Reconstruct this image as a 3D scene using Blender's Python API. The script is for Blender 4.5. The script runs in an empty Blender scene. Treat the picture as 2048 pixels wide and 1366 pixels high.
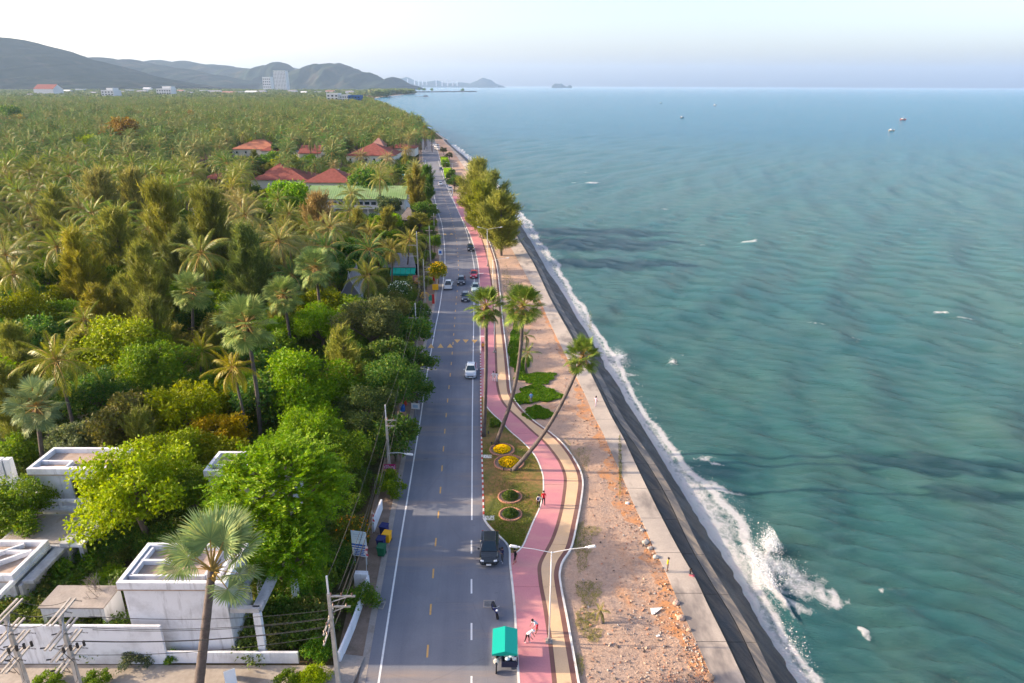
import bpy, bmesh, math, random
import numpy as np
from mathutils import Vector, Matrix, Euler
R = math.radians
PI = math.pi
scene = bpy.context.scene
COL = scene.collection

# ---------------------------------------------------------------- camera
CAM_H = 42.0
FPX = 1365.0                      # focal length in photo pixels (2048 wide)
PITCH = math.atan2(683 - 171.5, FPX)
ROLL = 0.0035
cam = bpy.data.cameras.new('camera')
cam.sensor_width = 36.0
cam.lens = 36.0 * FPX / 2048.0
cam.clip_start = 0.5
cam.clip_end = 120000.0
cam_o = bpy.data.objects.new('camera', cam)
COL.objects.link(cam_o)
fw = Vector((0, math.cos(PITCH), -math.sin(PITCH)))
up0 = Vector((0, math.sin(PITCH), math.cos(PITCH)))
x0 = Vector((1, 0, 0))
cr = x0 * math.cos(ROLL) + up0 * math.sin(ROLL)
cu = up0 * math.cos(ROLL) - x0 * math.sin(ROLL)
cam_o.matrix_world = Matrix(((cr.x, cu.x, -fw.x, 0), (cr.y, cu.y, -fw.y, 0), (cr.z, cu.z, -fw.z, CAM_H), (0, 0, 0, 1)))
scene.camera = cam_o

# ---------------------------------------------------------------- light
SUN_EL, SUN_AZ = R(20), R(-88)    # azimuth from +Y, clockwise; the low sun stands inland (left), a little ahead
world = bpy.data.worlds.new('World')
scene.world = world
world.use_nodes = True
wn = world.node_tree
wn.nodes.clear()
w_out = wn.nodes.new('ShaderNodeOutputWorld')
w_bg = wn.nodes.new('ShaderNodeBackground')
w_sky = wn.nodes.new('ShaderNodeTexSky')
w_sky.sky_type = 'NISHITA'
w_sky.sun_disc = False
w_sky.sun_elevation = SUN_EL
w_sky.sun_rotation = SUN_AZ
w_sky.altitude = 0
w_sky.air_density = 0.8
w_sky.dust_density = 2.8
w_sky.ozone_density = 0.5
w_bg.inputs['Strength'].default_value = 0.15
w_mul = wn.nodes.new('ShaderNodeMix')
w_mul.data_type = 'RGBA'; w_mul.blend_type = 'MULTIPLY'
w_mul.inputs[0].default_value = 1.0
w_mul.inputs[7].default_value = (1.03, 0.965, 0.985, 1)      # the evening sky is a touch lavender all over
wn.links.new(w_sky.outputs[0], w_mul.inputs[6])
wn.links.new(w_mul.outputs[2], w_bg.inputs[0])
wn.links.new(w_bg.outputs[0], w_out.inputs[0])
sun = bpy.data.lights.new('sun', 'SUN')
sun.energy = 3.9
sun.angle = R(0.6)
sun.color = (1.0, 0.80, 0.56)
sun_o = bpy.data.objects.new('sun', sun)
COL.objects.link(sun_o)
sd = Vector((math.sin(SUN_AZ) * math.cos(SUN_EL), math.cos(SUN_AZ) * math.cos(SUN_EL), math.sin(SUN_EL)))
sun_o.rotation_euler = sd.to_track_quat('Z', 'Y').to_euler()
sun_o.location = sd * 200 + Vector((0, 0, 50))
vs = scene.view_settings
vs.view_transform = 'Standard'
vs.look = 'None'
vs.gamma = 1.0
vs.use_curve_mapping = False
vs.exposure = 1.4
cy = scene.cycles
cy.max_bounces = 6
cy.diffuse_bounces = 2
cy.glossy_bounces = 2
cy.transmission_bounces = 4
cy.transparent_max_bounces = 8
cy.volume_bounces = 1
cy.use_denoising = True
cy.sample_clamp_indirect = 6.0

# ---------------------------------------------------------------- helpers
def ray(px, py):
    d = fw * FPX + cr * (px - 1024) + cu * (683 - py)
    return d

def P(px, py, z=0.0):
    """world point at height z seen at photo pixel (px, py): used to survey the place from the photograph"""
    d = ray(px, py)
    t = (z - CAM_H) / d.z
    return Vector((d.x * t, d.y * t, z))

def PY(px, py, Y):
    """world point at distance Y ahead"""
    d = ray(px, py)
    t = Y / d.y
    return Vector((d.x * t, Y, CAM_H + d.z * t))

def Pn(px, py, z=0.0):
    px = np.asarray(px, float); py = np.asarray(py, float)
    a = px - 1024; b = 683 - py
    dx = fw.x * FPX + cr.x * a + cu.x * b
    dy = fw.y * FPX + cr.y * a + cu.y * b
    dz = fw.z * FPX + cr.z * a + cu.z * b
    t = (z - CAM_H) / dz
    return dx * t, dy * t

def px_of(v):
    d = Vector(v) - Vector((0, 0, CAM_H))
    f = d.dot(fw)
    return 1024 + FPX * d.dot(cr) / f, 683 - FPX * d.dot(cu) / f, f

def lin(h):
    h = h.lstrip('#')
    o = []
    for i in (0, 2, 4):
        c = int(h[i:i + 2], 16) / 255
        o.append(c / 12.92 if c <= 0.04045 else ((c + 0.055) / 1.055) ** 2.4)
    return tuple(o) + (1.0,)

def tag(o, label=None, cat=None, group=None, kind=None):
    if label: o['label'] = label
    if cat: o['category'] = cat
    if group: o['group'] = group
    if kind: o['kind'] = kind
    return o

def empty(name, loc=(0, 0, 0), rz=0.0, label=None, cat=None, group=None, parent=None, scale=None):
    o = bpy.data.objects.new(name, None)
    o.empty_display_size = 0.3
    COL.objects.link(o)
    o.location = loc
    o.rotation_euler = (0, 0, rz)
    if scale is not None:
        o.scale = scale if hasattr(scale, '__len__') else (scale,) * 3
    if parent: o.parent = parent
    return tag(o, label, cat, group)

def link(name, me, parent=None, color=None, loc=None, rot=None, scale=None):
    o = bpy.data.objects.new(name, me)
    COL.objects.link(o)
    if parent is not None: o.parent = parent
    if color is not None: o.color = tuple(color)[:3] + (1.0,)
    if loc is not None: o.location = loc
    if rot is not None: o.rotation_euler = rot
    if scale is not None: o.scale = scale if hasattr(scale, '__len__') else (scale,) * 3
    return o

def copy_tree(o, kids, parent=None):
    """kids: {object: [children]} gathered once"""
    c = o.copy()
    COL.objects.link(c)
    if parent is not None: c.parent = parent
    for ch in kids.get(o, ()):
        copy_tree(ch, kids, c)
    return c

def kids_of(root):
    d = {}
    def rec(o):
        d[o] = list(o.children)
        for c in o.children: rec(c)
    bpy.context.view_layer.update()
    rec(root)
    return d

def fast_mesh(name, V, F, mat=None, smooth=False, mi=None):
    V = np.asarray(V, np.float32); F = np.asarray(F, np.int32)
    me = bpy.data.meshes.new(name)
    me.vertices.add(len(V)); me.vertices.foreach_set('co', V.ravel())
    k = F.shape[1]
    me.loops.add(F.size); me.loops.foreach_set('vertex_index', F.ravel())
    me.polygons.add(len(F))
    me.polygons.foreach_set('loop_start', np.arange(len(F), dtype=np.int32) * k)
    me.polygons.foreach_set('loop_total', np.full(len(F), k, np.int32))
    if mi is not None: me.polygons.foreach_set('material_index', np.asarray(mi, np.int32))
    me.polygons.foreach_set('use_smooth', np.full(len(F), bool(smooth)))
    me.update(calc_edges=True)
    mats = mat if isinstance(mat, (list, tuple)) else [mat]
    for m in mats:
        if m is not None: me.materials.append(m)
    return me

class MB:
    """collects boxes, tubes, prisms; build() makes ONE mesh object"""
    def __init__(self):
        self.v = []; self.f = []; self.m = []
    def quad(self, a, b, c, d, mi=0):
        n = len(self.v); self.v += [tuple(a), tuple(b), tuple(c), tuple(d)]; self.f.append((n, n + 1, n + 2, n + 3)); self.m.append(mi); return self
    def tri(self, a, b, c, mi=0):
        n = len(self.v); self.v += [tuple(a), tuple(b), tuple(c)]; self.f.append((n, n + 1, n + 2)); self.m.append(mi); return self
    def poly(self, pts, mi=0):
        n = len(self.v); self.v += [tuple(p) for p in pts]; self.f.append(tuple(range(n, n + len(pts)))); self.m.append(mi); return self
    def box(self, c, s, rz=0.0, mi=0, M=None, taper=1.0):
        n = len(self.v)
        hx, hy, hz = s[0] / 2, s[1] / 2, s[2] / 2
        ca, sa = math.cos(rz), math.sin(rz)
        for z in (-hz, hz):
            k = taper if z > 0 else 1.0
            for x, y in ((-hx, -hy), (hx, -hy), (hx, hy), (-hx, hy)):
                x *= k; y *= k
                p = Vector((x * ca - y * sa, x * sa + y * ca, z))
                if M is not None: p = M @ Vector((x, y, z))
                self.v.append((c[0] + p[0], c[1] + p[1], c[2] + p[2]))
        for q in ((0, 3, 2, 1), (4, 5, 6, 7), (0, 1, 5, 4), (1, 2, 6, 5), (2, 3, 7, 6), (3, 0, 4, 7)):
            self.f.append(tuple(n + i for i in q)); self.m.append(mi)
        return self
    def bar(self, a, b, w, h=None, mi=0):
        """square bar from a to b"""
        return self.tube([a, b], [w / 2 * 1.414, w / 2 * 1.414], 4, mi)
    def tube(self, pts, rad, seg=8, mi=0, cap=True):
        pts = [Vector(p) for p in pts]
        if not hasattr(rad, '__len__'): rad = [rad] * len(pts)
        n0 = len(self.v)
        t0 = (pts[1] - pts[0]).normalized()
        ref = Vector((0, 0, 1)) if abs(t0.z) < 0.9 else Vector((1, 0, 0))
        for i, p in enumerate(pts):
            if i == 0: t = pts[1] - pts[0]
            elif i == len(pts) - 1: t = pts[-1] - pts[-2]
            else: t = pts[i + 1] - pts[i - 1]
            t.normalize()
            a = t.cross(ref)
            if a.length < 1e-5: a = t.cross(Vector((0, 1, 0)))
            a.normalize(); b = t.cross(a)
            off = PI / 4 if seg == 4 else 0
            for k in range(seg):
                an = 2 * PI * k / seg + off
                q = p + (a * math.cos(an) + b * math.sin(an)) * rad[i]
                self.v.append(tuple(q))
        for i in range(len(pts) - 1):
            for k in range(seg):
                a0 = n0 + i * seg + k; a1 = n0 + i * seg + (k + 1) % seg
                self.f.append((a0, a1, a1 + seg, a0 + seg)); self.m.append(mi)
        if cap:
            self.f.append(tuple(n0 + k for k in range(seg))[::-1]); self.m.append(mi)
            e = n0 + (len(pts) - 1) * seg
            self.f.append(tuple(e + k for k in range(seg))); self.m.append(mi)
        return self
    def ball(self, c, r, seg=8, rings=6, mi=0, sq=(1, 1, 1)):
        n0 = len(self.v)
        for i in range(rings + 1):
            th = PI * i / rings
            for k in range(seg):
                ph = 2 * PI * k / seg
                self.v.append((c[0] + r * sq[0] * math.sin(th) * math.cos(ph), c[1] + r * sq[1] * math.sin(th) * math.sin(ph), c[2] + r * sq[2] * math.cos(th)))
        for i in range(rings):
            for k in range(seg):
                a = n0 + i * seg + k; b = n0 + i * seg + (k + 1) % seg
                self.f.append((a, a + seg, b + seg, b)); self.m.append(mi)
        return self
    def prism(self, pts, z0, z1, mi=0):
        n = len(pts); n0 = len(self.v)
        for p in pts: self.v.append((p[0], p[1], z0))
        for p in pts: self.v.append((p[0], p[1], z1))
        self.f.append(tuple(n0 + i for i in range(n))[::-1]); self.m.append(mi)
        self.f.append(tuple(n0 + n + i for i in range(n))); self.m.append(mi)
        for i in range(n):
            j = (i + 1) % n
            self.f.append((n0 + i, n0 + j, n0 + n + j, n0 + n + i)); self.m.append(mi)
        return self
    def mesh(self, name, mats, smooth=False, bevel=0.0):
        me = bpy.data.meshes.new(name)
        me.from_pydata(self.v, [], self.f)
        mats = mats if isinstance(mats, (list, tuple)) else [mats]
        for m in mats: me.materials.append(m)
        me.polygons.foreach_set('material_index', self.m)
        if smooth: me.polygons.foreach_set('use_smooth', [True] * len(self.f))
        if bevel > 0:
            bm = bmesh.new(); bm.from_mesh(me)
            bmesh.ops.bevel(bm, geom=[e for e in bm.edges if len(e.link_faces) == 2 and e.calc_face_angle(0) > 0.5], offset=bevel, segments=2, profile=0.6, affect='EDGES')
            bm.to_mesh(me); bm.free()
        me.update()
        return me
    def build(self, name, mats, parent=None, smooth=False, bevel=0.0, color=None):
        return link(name, self.mesh(name, mats, smooth, bevel), parent, color)

# smooth monotone curve through surveyed pixels: x as a function of y
def pchip(ys, xs):
    o = np.argsort(ys); y = np.asarray(ys, float)[o]; x = np.asarray(xs, float)[o]
    h = np.diff(y); d = np.diff(x) / h
    m = np.zeros(len(y)); m[0] = d[0]; m[-1] = d[-1]
    for i in range(1, len(y) - 1):
        if d[i - 1] * d[i] <= 0: m[i] = 0
        else:
            w1 = 2 * h[i] + h[i - 1]; w2 = h[i] + 2 * h[i - 1]
            m[i] = (w1 + w2) / (w1 / d[i - 1] + w2 / d[i])
    def f(q):
        q = np.asarray(q, float)
        k = np.clip(np.searchsorted(y, q) - 1, 0, len(y) - 2)
        t = (q - y[k]) / h[k]
        tt = np.clip(t, 0, 1)
        r = (2 * tt**3 - 3 * tt**2 + 1) * x[k] + (tt**3 - 2 * tt**2 + tt) * h[k] * m[k] + (-2 * tt**3 + 3 * tt**2) * x[k + 1] + (tt**3 - tt**2) * h[k] * m[k + 1]
        r = np.where(t > 1, x[-1] + (q - y[-1]) * m[-1], r)
        r = np.where(t < 0, x[0] + (q - y[0]) * m[0], r)
        return r
    return f

def smooth_line(pts, sig=5.0):
    f = pchip([p[1] for p in pts], [p[0] for p in pts])
    y0, y1 = min(p[1] for p in pts) - 0, max(p[1] for p in pts) + 60
    q = np.arange(y0 - 40, y1 + 40, 1.0)
    v = f(q)
    k = np.arange(-20, 21); g = np.exp(-k**2 / (2 * sig**2)); g /= g.sum()
    s = np.convolve(np.pad(v, 20, mode='reflect', reflect_type='odd'), g, 'valid')
    w = np.clip((q - 330) / 120, 0, 1)          # far rows keep the raw survey
    s = v * (1 - w) + s * w
    return lambda a: np.interp(a, q, s)

# ---------------------------------------------------------------- materials
def mat(name, base=(0.5, 0.5, 0.5), rough=0.7, spec=0.3, metal=0.0):
    m = bpy.data.materials.new(name)
    m.use_nodes = True
    b = m.node_tree.nodes['Principled BSDF']
    b.inputs['Base Color'].default_value = tuple(base)[:3] + (1,)
    b.inputs['Roughness'].default_value = rough
    b.inputs['Specular IOR Level'].default_value = spec
    b.inputs['Metallic'].default_value = metal
    return m

class NT:
    def __init__(self, m):
        self.m = m; self.t = m.node_tree; self.b = self.t.nodes.get('Principled BSDF'); self._pos = None
        self.out = self.t.nodes.get('Material Output')
    def n(self, typ, **kw):
        x = self.t.nodes.new(typ)
        for k, v in kw.items(): setattr(x, k, v)
        return x
    def l(self, a, b): self.t.links.new(a, b)
    def pos(self):
        if self._pos is None:
            self._pos = self.n('ShaderNodeNewGeometry').outputs['Position']
        return self._pos
    def objco(self):
        return self.n('ShaderNodeTexCoord').outputs['Object']
    def noise(self, scale, detail=4, rough=0.55, vec=None, sc=None, dist=0.0):
        x = self.n('ShaderNodeTexNoise')
        x.inputs['Scale'].default_value = scale; x.inputs['Detail'].default_value = detail; x.inputs['Roughness'].default_value = rough
        x.inputs['Distortion'].default_value = dist
        v = vec if vec is not None else self.pos()
        if sc is not None:
            mp = self.n('ShaderNodeMapping'); mp.inputs['Scale'].default_value = sc[:3]
            if len(sc) > 3:        # turn first, then stretch
                mp.vector_type = 'TEXTURE'; mp.inputs['Scale'].default_value = [1 / k for k in sc[:3]]; mp.inputs['Rotation'].default_value = (0, 0, sc[3])
            self.l(v, mp.inputs['Vector']); v = mp.outputs[0]
        self.l(v, x.inputs['Vector'])
        return x.outputs['Fac']
    def vor(self, scale, vec=None, feature='F1', out='Distance', sc=None):
        x = self.n('ShaderNodeTexVoronoi', feature=feature)
        x.inputs['Scale'].default_value = scale
        v = vec if vec is not None else self.pos()
        if sc is not None:
            mp = self.n('ShaderNodeMapping'); mp.inputs['Scale'].default_value = sc
            self.l(v, mp.inputs['Vector']); v = mp.outputs[0]
        self.l(v, x.inputs['Vector'])
        return x.outputs[out]
    def rng(self, fac, a, b, c=0.0, d=1.0):
        x = self.n('ShaderNodeMapRange'); x.clamp = True
        self.l(fac, x.inputs[0])
        for i, v in enumerate((a, b, c, d)): x.inputs[i + 1].default_value = v
        return x.outputs[0]
    def math(self, op, a, b=None):
        x = self.n('ShaderNodeMath', operation=op)
        for i, v in enumerate((a, b)):
            if v is None: continue
            if isinstance(v, (int, float)): x.inputs[i].default_value = v
            else: self.l(v, x.inputs[i])
        return x.outputs[0]
    def mix(self, fac, a, b, mode='MIX'):
        x = self.n('ShaderNodeMix', data_type='RGBA', blend_type=mode)
        if isinstance(fac, (int, float)): x.inputs[0].default_value = fac
        else: self.l(fac, x.inputs[0])
        for i, v in ((6, a), (7, b)):
            if isinstance(v, (tuple, list)): x.inputs[i].default_value = tuple(v)[:3] + (1,)
            else: self.l(v, x.inputs[i])
        return x.outputs[2]
    def color(self, c): self.l(c, self.b.inputs['Base Color'])
    def rough(self, c): self.l(c, self.b.inputs['Roughness'])
    def bump(self, h, strength=0.3, dist=0.05):
        x = self.n('ShaderNodeBump'); x.inputs['Strength'].default_value = strength; x.inputs['Distance'].default_value = dist
        self.l(h, x.inputs['Height']); self.l(x.outputs[0], self.b.inputs['Normal'])
        return x

def m_noise(name, c1, c2, scale=1.0, rough=0.8, spec=0.2, lo=0.35, hi=0.65, bump=0.0, fine=None, c3=None, s3=None, r3=(0.55, 0.7), obj=False):
    m = mat(name, c1, rough, spec); t = NT(m)
    v = t.objco() if obj else None
    c = t.mix(t.rng(t.noise(scale, 5, 0.6, v), lo, hi), c1, c2)
    if c3 is not None:
        c = t.mix(t.rng(t.noise(s3 or scale * 0.3, 5, 0.65, v), *r3), c, c3)
    if fine:
        c = t.mix(t.rng(t.noise(fine, 3, 0.7, v), 0.3, 0.7, 0.0, 0.35), c, (c1[0] * 0.5, c1[1] * 0.5, c1[2] * 0.5))
    t.color(c)
    if bump: t.bump(t.noise(fine or scale * 6, 4, 0.6, v), bump, 0.03)
    return m

M = {}
# asphalt with dust, patches and tyre wear
def _asphalt():
    m = mat('asphalt', (0.05, 0.05, 0.055), 0.85, 0.25); t = NT(m)
    c = t.mix(t.rng(t.noise(0.35, 6, 0.6), 0.3, 0.7), (0.150, 0.160, 0.192), (0.196, 0.206, 0.236))
    c = t.mix(t.rng(t.noise(0.55, 4, 0.6, sc=(1.0, 0.03, 1, 0.055)), 0.42, 0.7, 0, 0.75), c, (0.115, 0.125, 0.165))
    c = t.mix(t.rng(t.noise(0.18, 5, 0.6, sc=(0.25, 2.2, 1)), 0.54, 0.74, 0, 0.8), c, (0.31, 0.235, 0.18))
    c = t.mix(t.rng(t.noise(0.9, 3, 0.5, sc=(0.5, 1.6, 1)), 0.70, 0.76, 0, 0.7), c, (0.08, 0.085, 0.105))
    c = t.mix(t.rng(t.noise(9, 2, 0.8), 0.35, 0.7, 0, 0.35), c, (0.24, 0.245, 0.27))
    cr_ = t.vor(0.16, feature='DISTANCE_TO_EDGE', sc=(1, 0.6, 1))
    c = t.mix(t.rng(cr_, 0.0, 0.004, 0.16, 0.0), c, (0.06, 0.06, 0.066))
    t.color(c); t.bump(t.noise(14, 3, 0.7), 0.25, 0.02)
    return m
M['asphalt'] = _asphalt()
def _paint(name, c, wear=0.45):
    m = mat(name, c, 0.6, 0.3); t = NT(m)
    t.color(t.mix(t.rng(t.noise(2.6, 5, 0.75), wear, wear + 0.3), c, (0.10, 0.10, 0.105)))
    return m
M['white_paint'] = _paint('worn_white_paint', (0.72, 0.72, 0.72), 0.56)
M['yellow_paint'] = _paint('worn_yellow_paint', (0.62, 0.36, 0.11), 0.54)
def _paving(name, c1, c2, st, joint=None):
    m = mat(name, c1, 0.8, 0.2); t = NT(m)
    c = t.mix(t.rng(t.noise(0.45, 6, 0.65), 0.3, 0.72), c1, c2)
    c = t.mix(t.rng(t.noise(0.22, 5, 0.6, sc=(0.4, 1.5, 1)), 0.5, 0.72, 0, 0.75), c, st)
    c = t.mix(t.rng(t.noise(0.9, 6, 0.75), 0.55, 0.75, 0, 0.4), c, tuple(x * 0.7 for x in c1))
    c = t.mix(t.rng(t.noise(8, 3, 0.7), 0.3, 0.7, 0, 0.22), c, tuple(x * 0.55 for x in c1))
    t.color(c); t.bump(t.noise(20, 2, 0.6), 0.15, 0.01)
    return m
M['pink'] = _paving('pink_paving', (0.53, 0.21, 0.245), (0.58, 0.26, 0.275), (0.60, 0.34, 0.28))
M['yellow_pave'] = _paving('yellow_paving', (0.66, 0.44, 0.25), (0.72, 0.51, 0.32), (0.60, 0.42, 0.30))
M['border'] = _paving('brown_border', (0.17, 0.085, 0.075), (0.22, 0.11, 0.09), (0.24, 0.15, 0.12))
M['kerb_white'] = m_noise('kerb_white', (0.62, 0.60, 0.56), (0.74, 0.72, 0.68), 1.2, c3=(0.45, 0.36, 0.28), s3=0.9)
M['kerb_red'] = m_noise('kerb_red', (0.42, 0.055, 0.045), (0.5, 0.10, 0.08), 2.0)
M['gutter'] = m_noise('gutter_concrete', (0.30, 0.27, 0.25), (0.38, 0.34, 0.31), 0.9, c3=(0.22, 0.17, 0.13), s3=0.5, fine=6)
M['dirt'] = m_noise('roadside_dirt', (0.22, 0.155, 0.115), (0.30, 0.22, 0.17), 0.8, c3=(0.13, 0.10, 0.065), s3=0.7, fine=7, bump=0.5)
M['lot'] = m_noise('sandy_lot', (0.36, 0.31, 0.26), (0.44, 0.39, 0.34), 0.35, c3=(0.24, 0.20, 0.165), s3=0.22, fine=3, bump=0.4)
def _lawn():
    m = mat('lawn_soil', (0.1, 0.1, 0.03), 0.9, 0.1); t = NT(m)
    c = t.mix(t.rng(t.noise(0.32, 5, 0.6), 0.42, 0.58), (0.135, 0.150, 0.040), (0.36, 0.19, 0.085))
    c = t.mix(t.rng(t.noise(1.4, 4, 0.7), 0.4, 0.65, 0, 0.7), c, (0.12, 0.135, 0.035))
    c = t.mix(t.rng(t.noise(10, 3, 0.7), 0.35, 0.7, 0, 0.4), c, (0.06, 0.055, 0.02))
    t.color(c); t.bump(t.noise(12, 4, 0.7), 0.5, 0.04)
    return m
M['lawn'] = _lawn()
def _beach():
    m = mat('rubble_sand', (0.4, 0.25, 0.18), 0.9, 0.1); t = NT(m)
    c = t.mix(t.rng(t.noise(0.16, 6, 0.6), 0.36, 0.62), (0.36, 0.265, 0.215), (0.49, 0.32, 0.22))
    c = t.mix(t.rng(t.noise(0.13, 5, 0.65, sc=(1.0, 0.5, 1)), 0.58, 0.70, 0, 0.8), c, (0.54, 0.26, 0.11))
    c = t.mix(t.rng(t.noise(0.75, 5, 0.7), 0.5, 0.75, 0, 0.75), c, (0.22, 0.155, 0.125))
    c = t.mix(t.rng(t.noise(3.5, 4, 0.75), 0.42, 0.75, 0, 0.6), c, (0.60, 0.45, 0.34))
    c = t.mix(t.rng(t.noise(7.0, 4, 0.8), 0.52, 0.7, 0, 0.7), c, (0.13, 0.09, 0.075))
    t.color(c); t.bump(t.noise(3.0, 6, 0.75), 0.9, 0.12)
    return m
M['beach'] = _beach()
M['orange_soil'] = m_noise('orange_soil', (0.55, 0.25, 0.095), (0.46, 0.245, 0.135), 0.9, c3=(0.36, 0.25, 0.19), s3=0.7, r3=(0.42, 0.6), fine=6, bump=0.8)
def _prom():
    m = mat('promenade_concrete', (0.4, 0.36, 0.32), 0.8, 0.25); t = NT(m)
    c = t.mix(t.rng(t.noise(0.14, 6, 0.65), 0.38, 0.62), (0.50, 0.43, 0.36), (0.36, 0.315, 0.275))
    c = t.mix(t.rng(t.noise(0.22, 5, 0.6, sc=(1, 0.45, 1)), 0.52, 0.64, 0, 0.9), c, (0.17, 0.15, 0.14))
    c = t.mix(t.rng(t.noise(6, 4, 0.7), 0.4, 0.75, 0, 0.35), c, (0.25, 0.21, 0.18))
    t.color(c); t.bump(t.noise(9, 4, 0.7), 0.25, 0.02)
    return m
M['prom'] = _prom()
def _revet(name, a, b, wet):
    m = mat(name, a, 0.55, 0.4); t = NT(m)
    # runs along the shore: stretch the noise along Y
    c = t.mix(t.rng(t.noise(0.9, 6, 0.65, sc=(1.6, 0.16, 1, 0.42)), 0.40, 0.62), a, b)
    c = t.mix(t.rng(t.noise(0.5, 5, 0.7, sc=(1, 0.5, 1)), 0.5, 0.68, 0, 0.8), c, wet)
    c = t.mix(t.rng(t.noise(7, 4, 0.75), 0.45, 0.72, 0, 0.4), c, tuple(x * 0.5 for x in a))
    t.color(c); t.bump(t.noise(4, 6, 0.75), 0.6, 0.06)
    t.rough(t.rng(t.noise(0.5, 5, 0.7, sc=(1, 0.5, 1)), 0.45, 0.68, 0.7, 0.35))
    return m
M['step'] = _revet('seawall_step', (0.14, 0.13, 0.12), (0.36, 0.29, 0.21), (0.055, 0.055, 0.055))
M['slope'] = _revet('wet_shaded_seawall', (0.042, 0.041, 0.040), (0.12, 0.098, 0.074), (0.026, 0.028, 0.03))  # near-black colour for wet concrete, and for shadow on the inner ledge
def _land():
    m = mat('forest_floor', (0.08, 0.08, 0.03), 0.95, 0.05); t = NT(m)
    c = t.mix(t.rng(t.noise(0.06, 6, 0.65), 0.38, 0.62), (0.050, 0.060, 0.022), (0.150, 0.105, 0.06))
    c = t.mix(t.rng(t.noise(0.9, 5, 0.7), 0.4, 0.7, 0, 0.7), c, (0.035, 0.040, 0.016))
    t.color(c); t.bump(t.noise(1.5, 6, 0.7), 0.8, 0.25)
    return m
M['land'] = _land()
M['sand'] = m_noise('pale_beach_sand', (0.52, 0.42, 0.33), (0.62, 0.51, 0.41), 0.02)
M['hill'] = m_noise('wooded_hill', (0.016, 0.030, 0.026), (0.034, 0.044, 0.034), 0.006, rough=1.0, spec=0.0, c3=(0.062, 0.056, 0.042), s3=0.0035, r3=(0.54, 0.64))

def leafmat(name, trans=0.32, yellow=(0.20, 0.17, 0.02), ymix=0.35, rough=0.55, var=0.55):
    """foliage: the object colour varied leaf by leaf, part of the light passing through the leaf"""
    m = bpy.data.materials.new(name); m.use_nodes = True; t = NT(m)
    oi = t.n('ShaderNodeObjectInfo'); ge = t.n('ShaderNodeNewGeometry')
    rp = ge.outputs['Random Per Island']
    c = t.mix(t.rng(rp, 0.55, 1.0, 0.0, ymix), oi.outputs['Color'], yellow)
    hs = t.n('ShaderNodeHueSaturation')
    v = t.math('ADD', t.math('MULTIPLY', rp, var), 1 - var * 0.45)
    r7 = t.math('FRACT', t.math('MULTIPLY', rp, 7.13))
    hs.inputs['Hue'].default_value = 0.5; hs.inputs['Saturation'].default_value = 1.14
    t.l(t.math('ADD', t.math('MULTIPLY', r7, 0.03), 0.485), hs.inputs['Hue'])
    v2 = t.math('MULTIPLY', v, t.math('ADD', t.math('MULTIPLY', oi.outputs['Random'], 0.5), 1.55))
    t.l(v2, hs.inputs['Value']); t.l(c, hs.inputs['Color'])
    t.color(hs.outputs[0])
    t.b.inputs['Roughness'].default_value = rough
    t.b.inputs['Specular IOR Level'].default_value = 0.25
    tr = t.n('ShaderNodeBsdfTranslucent'); mx = t.n('ShaderNodeMixShader'); mx.inputs[0].default_value = trans
    t.l(hs.outputs[0], tr.inputs['Color']); t.l(t.b.outputs[0], mx.inputs[1]); t.l(tr.outputs[0], mx.inputs[2])
    t.l(mx.outputs[0], t.out.inputs['Surface'])
    return m
M['leaf'] = leafmat('leaf', 0.36, ymix=0.30)
M['frond'] = leafmat('palm_frond', 0.32, (0.24, 0.18, 0.02), 0.28, 0.4, 0.45)
M['fan'] = leafmat('fan_leaf', 0.26, (0.26, 0.22, 0.07), 0.35, 0.62, 0.5)
M['needle'] = leafmat('casuarina_needles', 0.34, (0.19, 0.165, 0.03), 0.25, 0.6, 0.5)
M['grove'] = leafmat('grove_frond', 0.25, (0.24, 0.17, 0.06), 0.5, 0.5, 0.5)
M['petiole'] = m_noise('palm_petiole', (0.42, 0.27, 0.06), (0.30, 0.20, 0.06), 3, obj=True)
M['trunk'] = m_noise('palm_trunk', (0.095, 0.078, 0.075), (0.155, 0.13, 0.12), 2.2, bump=0.6, fine=9, obj=True)
M['bark'] = m_noise('tree_bark', (0.13, 0.10, 0.08), (0.19, 0.155, 0.125), 2.0, bump=0.6, fine=8, obj=True)
M['fibre'] = m_noise('dry_palm_fibre', (0.16, 0.085, 0.045), (0.26, 0.15, 0.08), 4.0, obj=True)
M['drydead'] = m_noise('dry_twigs', (0.20, 0.175, 0.155), (0.30, 0.26, 0.23), 2.0, obj=True)
M['coconut'] = m_noise('coconut_husk', (0.16, 0.13, 0.03), (0.24, 0.13, 0.04), 4, obj=True)
# ================================================================ surveyed lines (photo pixels)
SEA_Z = -2.0
LN = {}
LN['WL'] = smooth_line([(757, 1366), (797, 1105), (823, 948), (842, 830), (849, 780), (870, 660), (881.5, 600), (890, 516), (888, 480), (884, 449), (876.5, 425), (869, 395), (864, 372), (857.5, 345), (852, 329), (848.7, 308), (846, 290), (843, 278)])
LN['WR'] = smooth_line([(943, 1366), (943.5, 1100), (944.5, 870), (946.5, 700), (948, 600), (948.6, 540), (944, 508), (936, 474), (919, 427), (908, 405), (897.6, 384), (887, 355), (879, 329), (871, 303), (867, 285), (865, 278)])
LN['CURB'] = smooth_line([(966, 1035), (963, 920), (961, 830), (960, 707), (959, 640), (957, 540), (952, 510), (939, 468), (918, 427), (904, 393), (893, 362), (884, 333), (876, 305), (871, 285), (869, 278)])
LN['BAY'] = smooth_line([(966, 1035), (970, 1043), (982, 1057), (1000, 1074), (1013, 1088), (1018, 1100), (1018, 1112), (1023, 1165), (1028, 1220), (1032, 1300), (1036, 1366)], 2)
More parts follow.
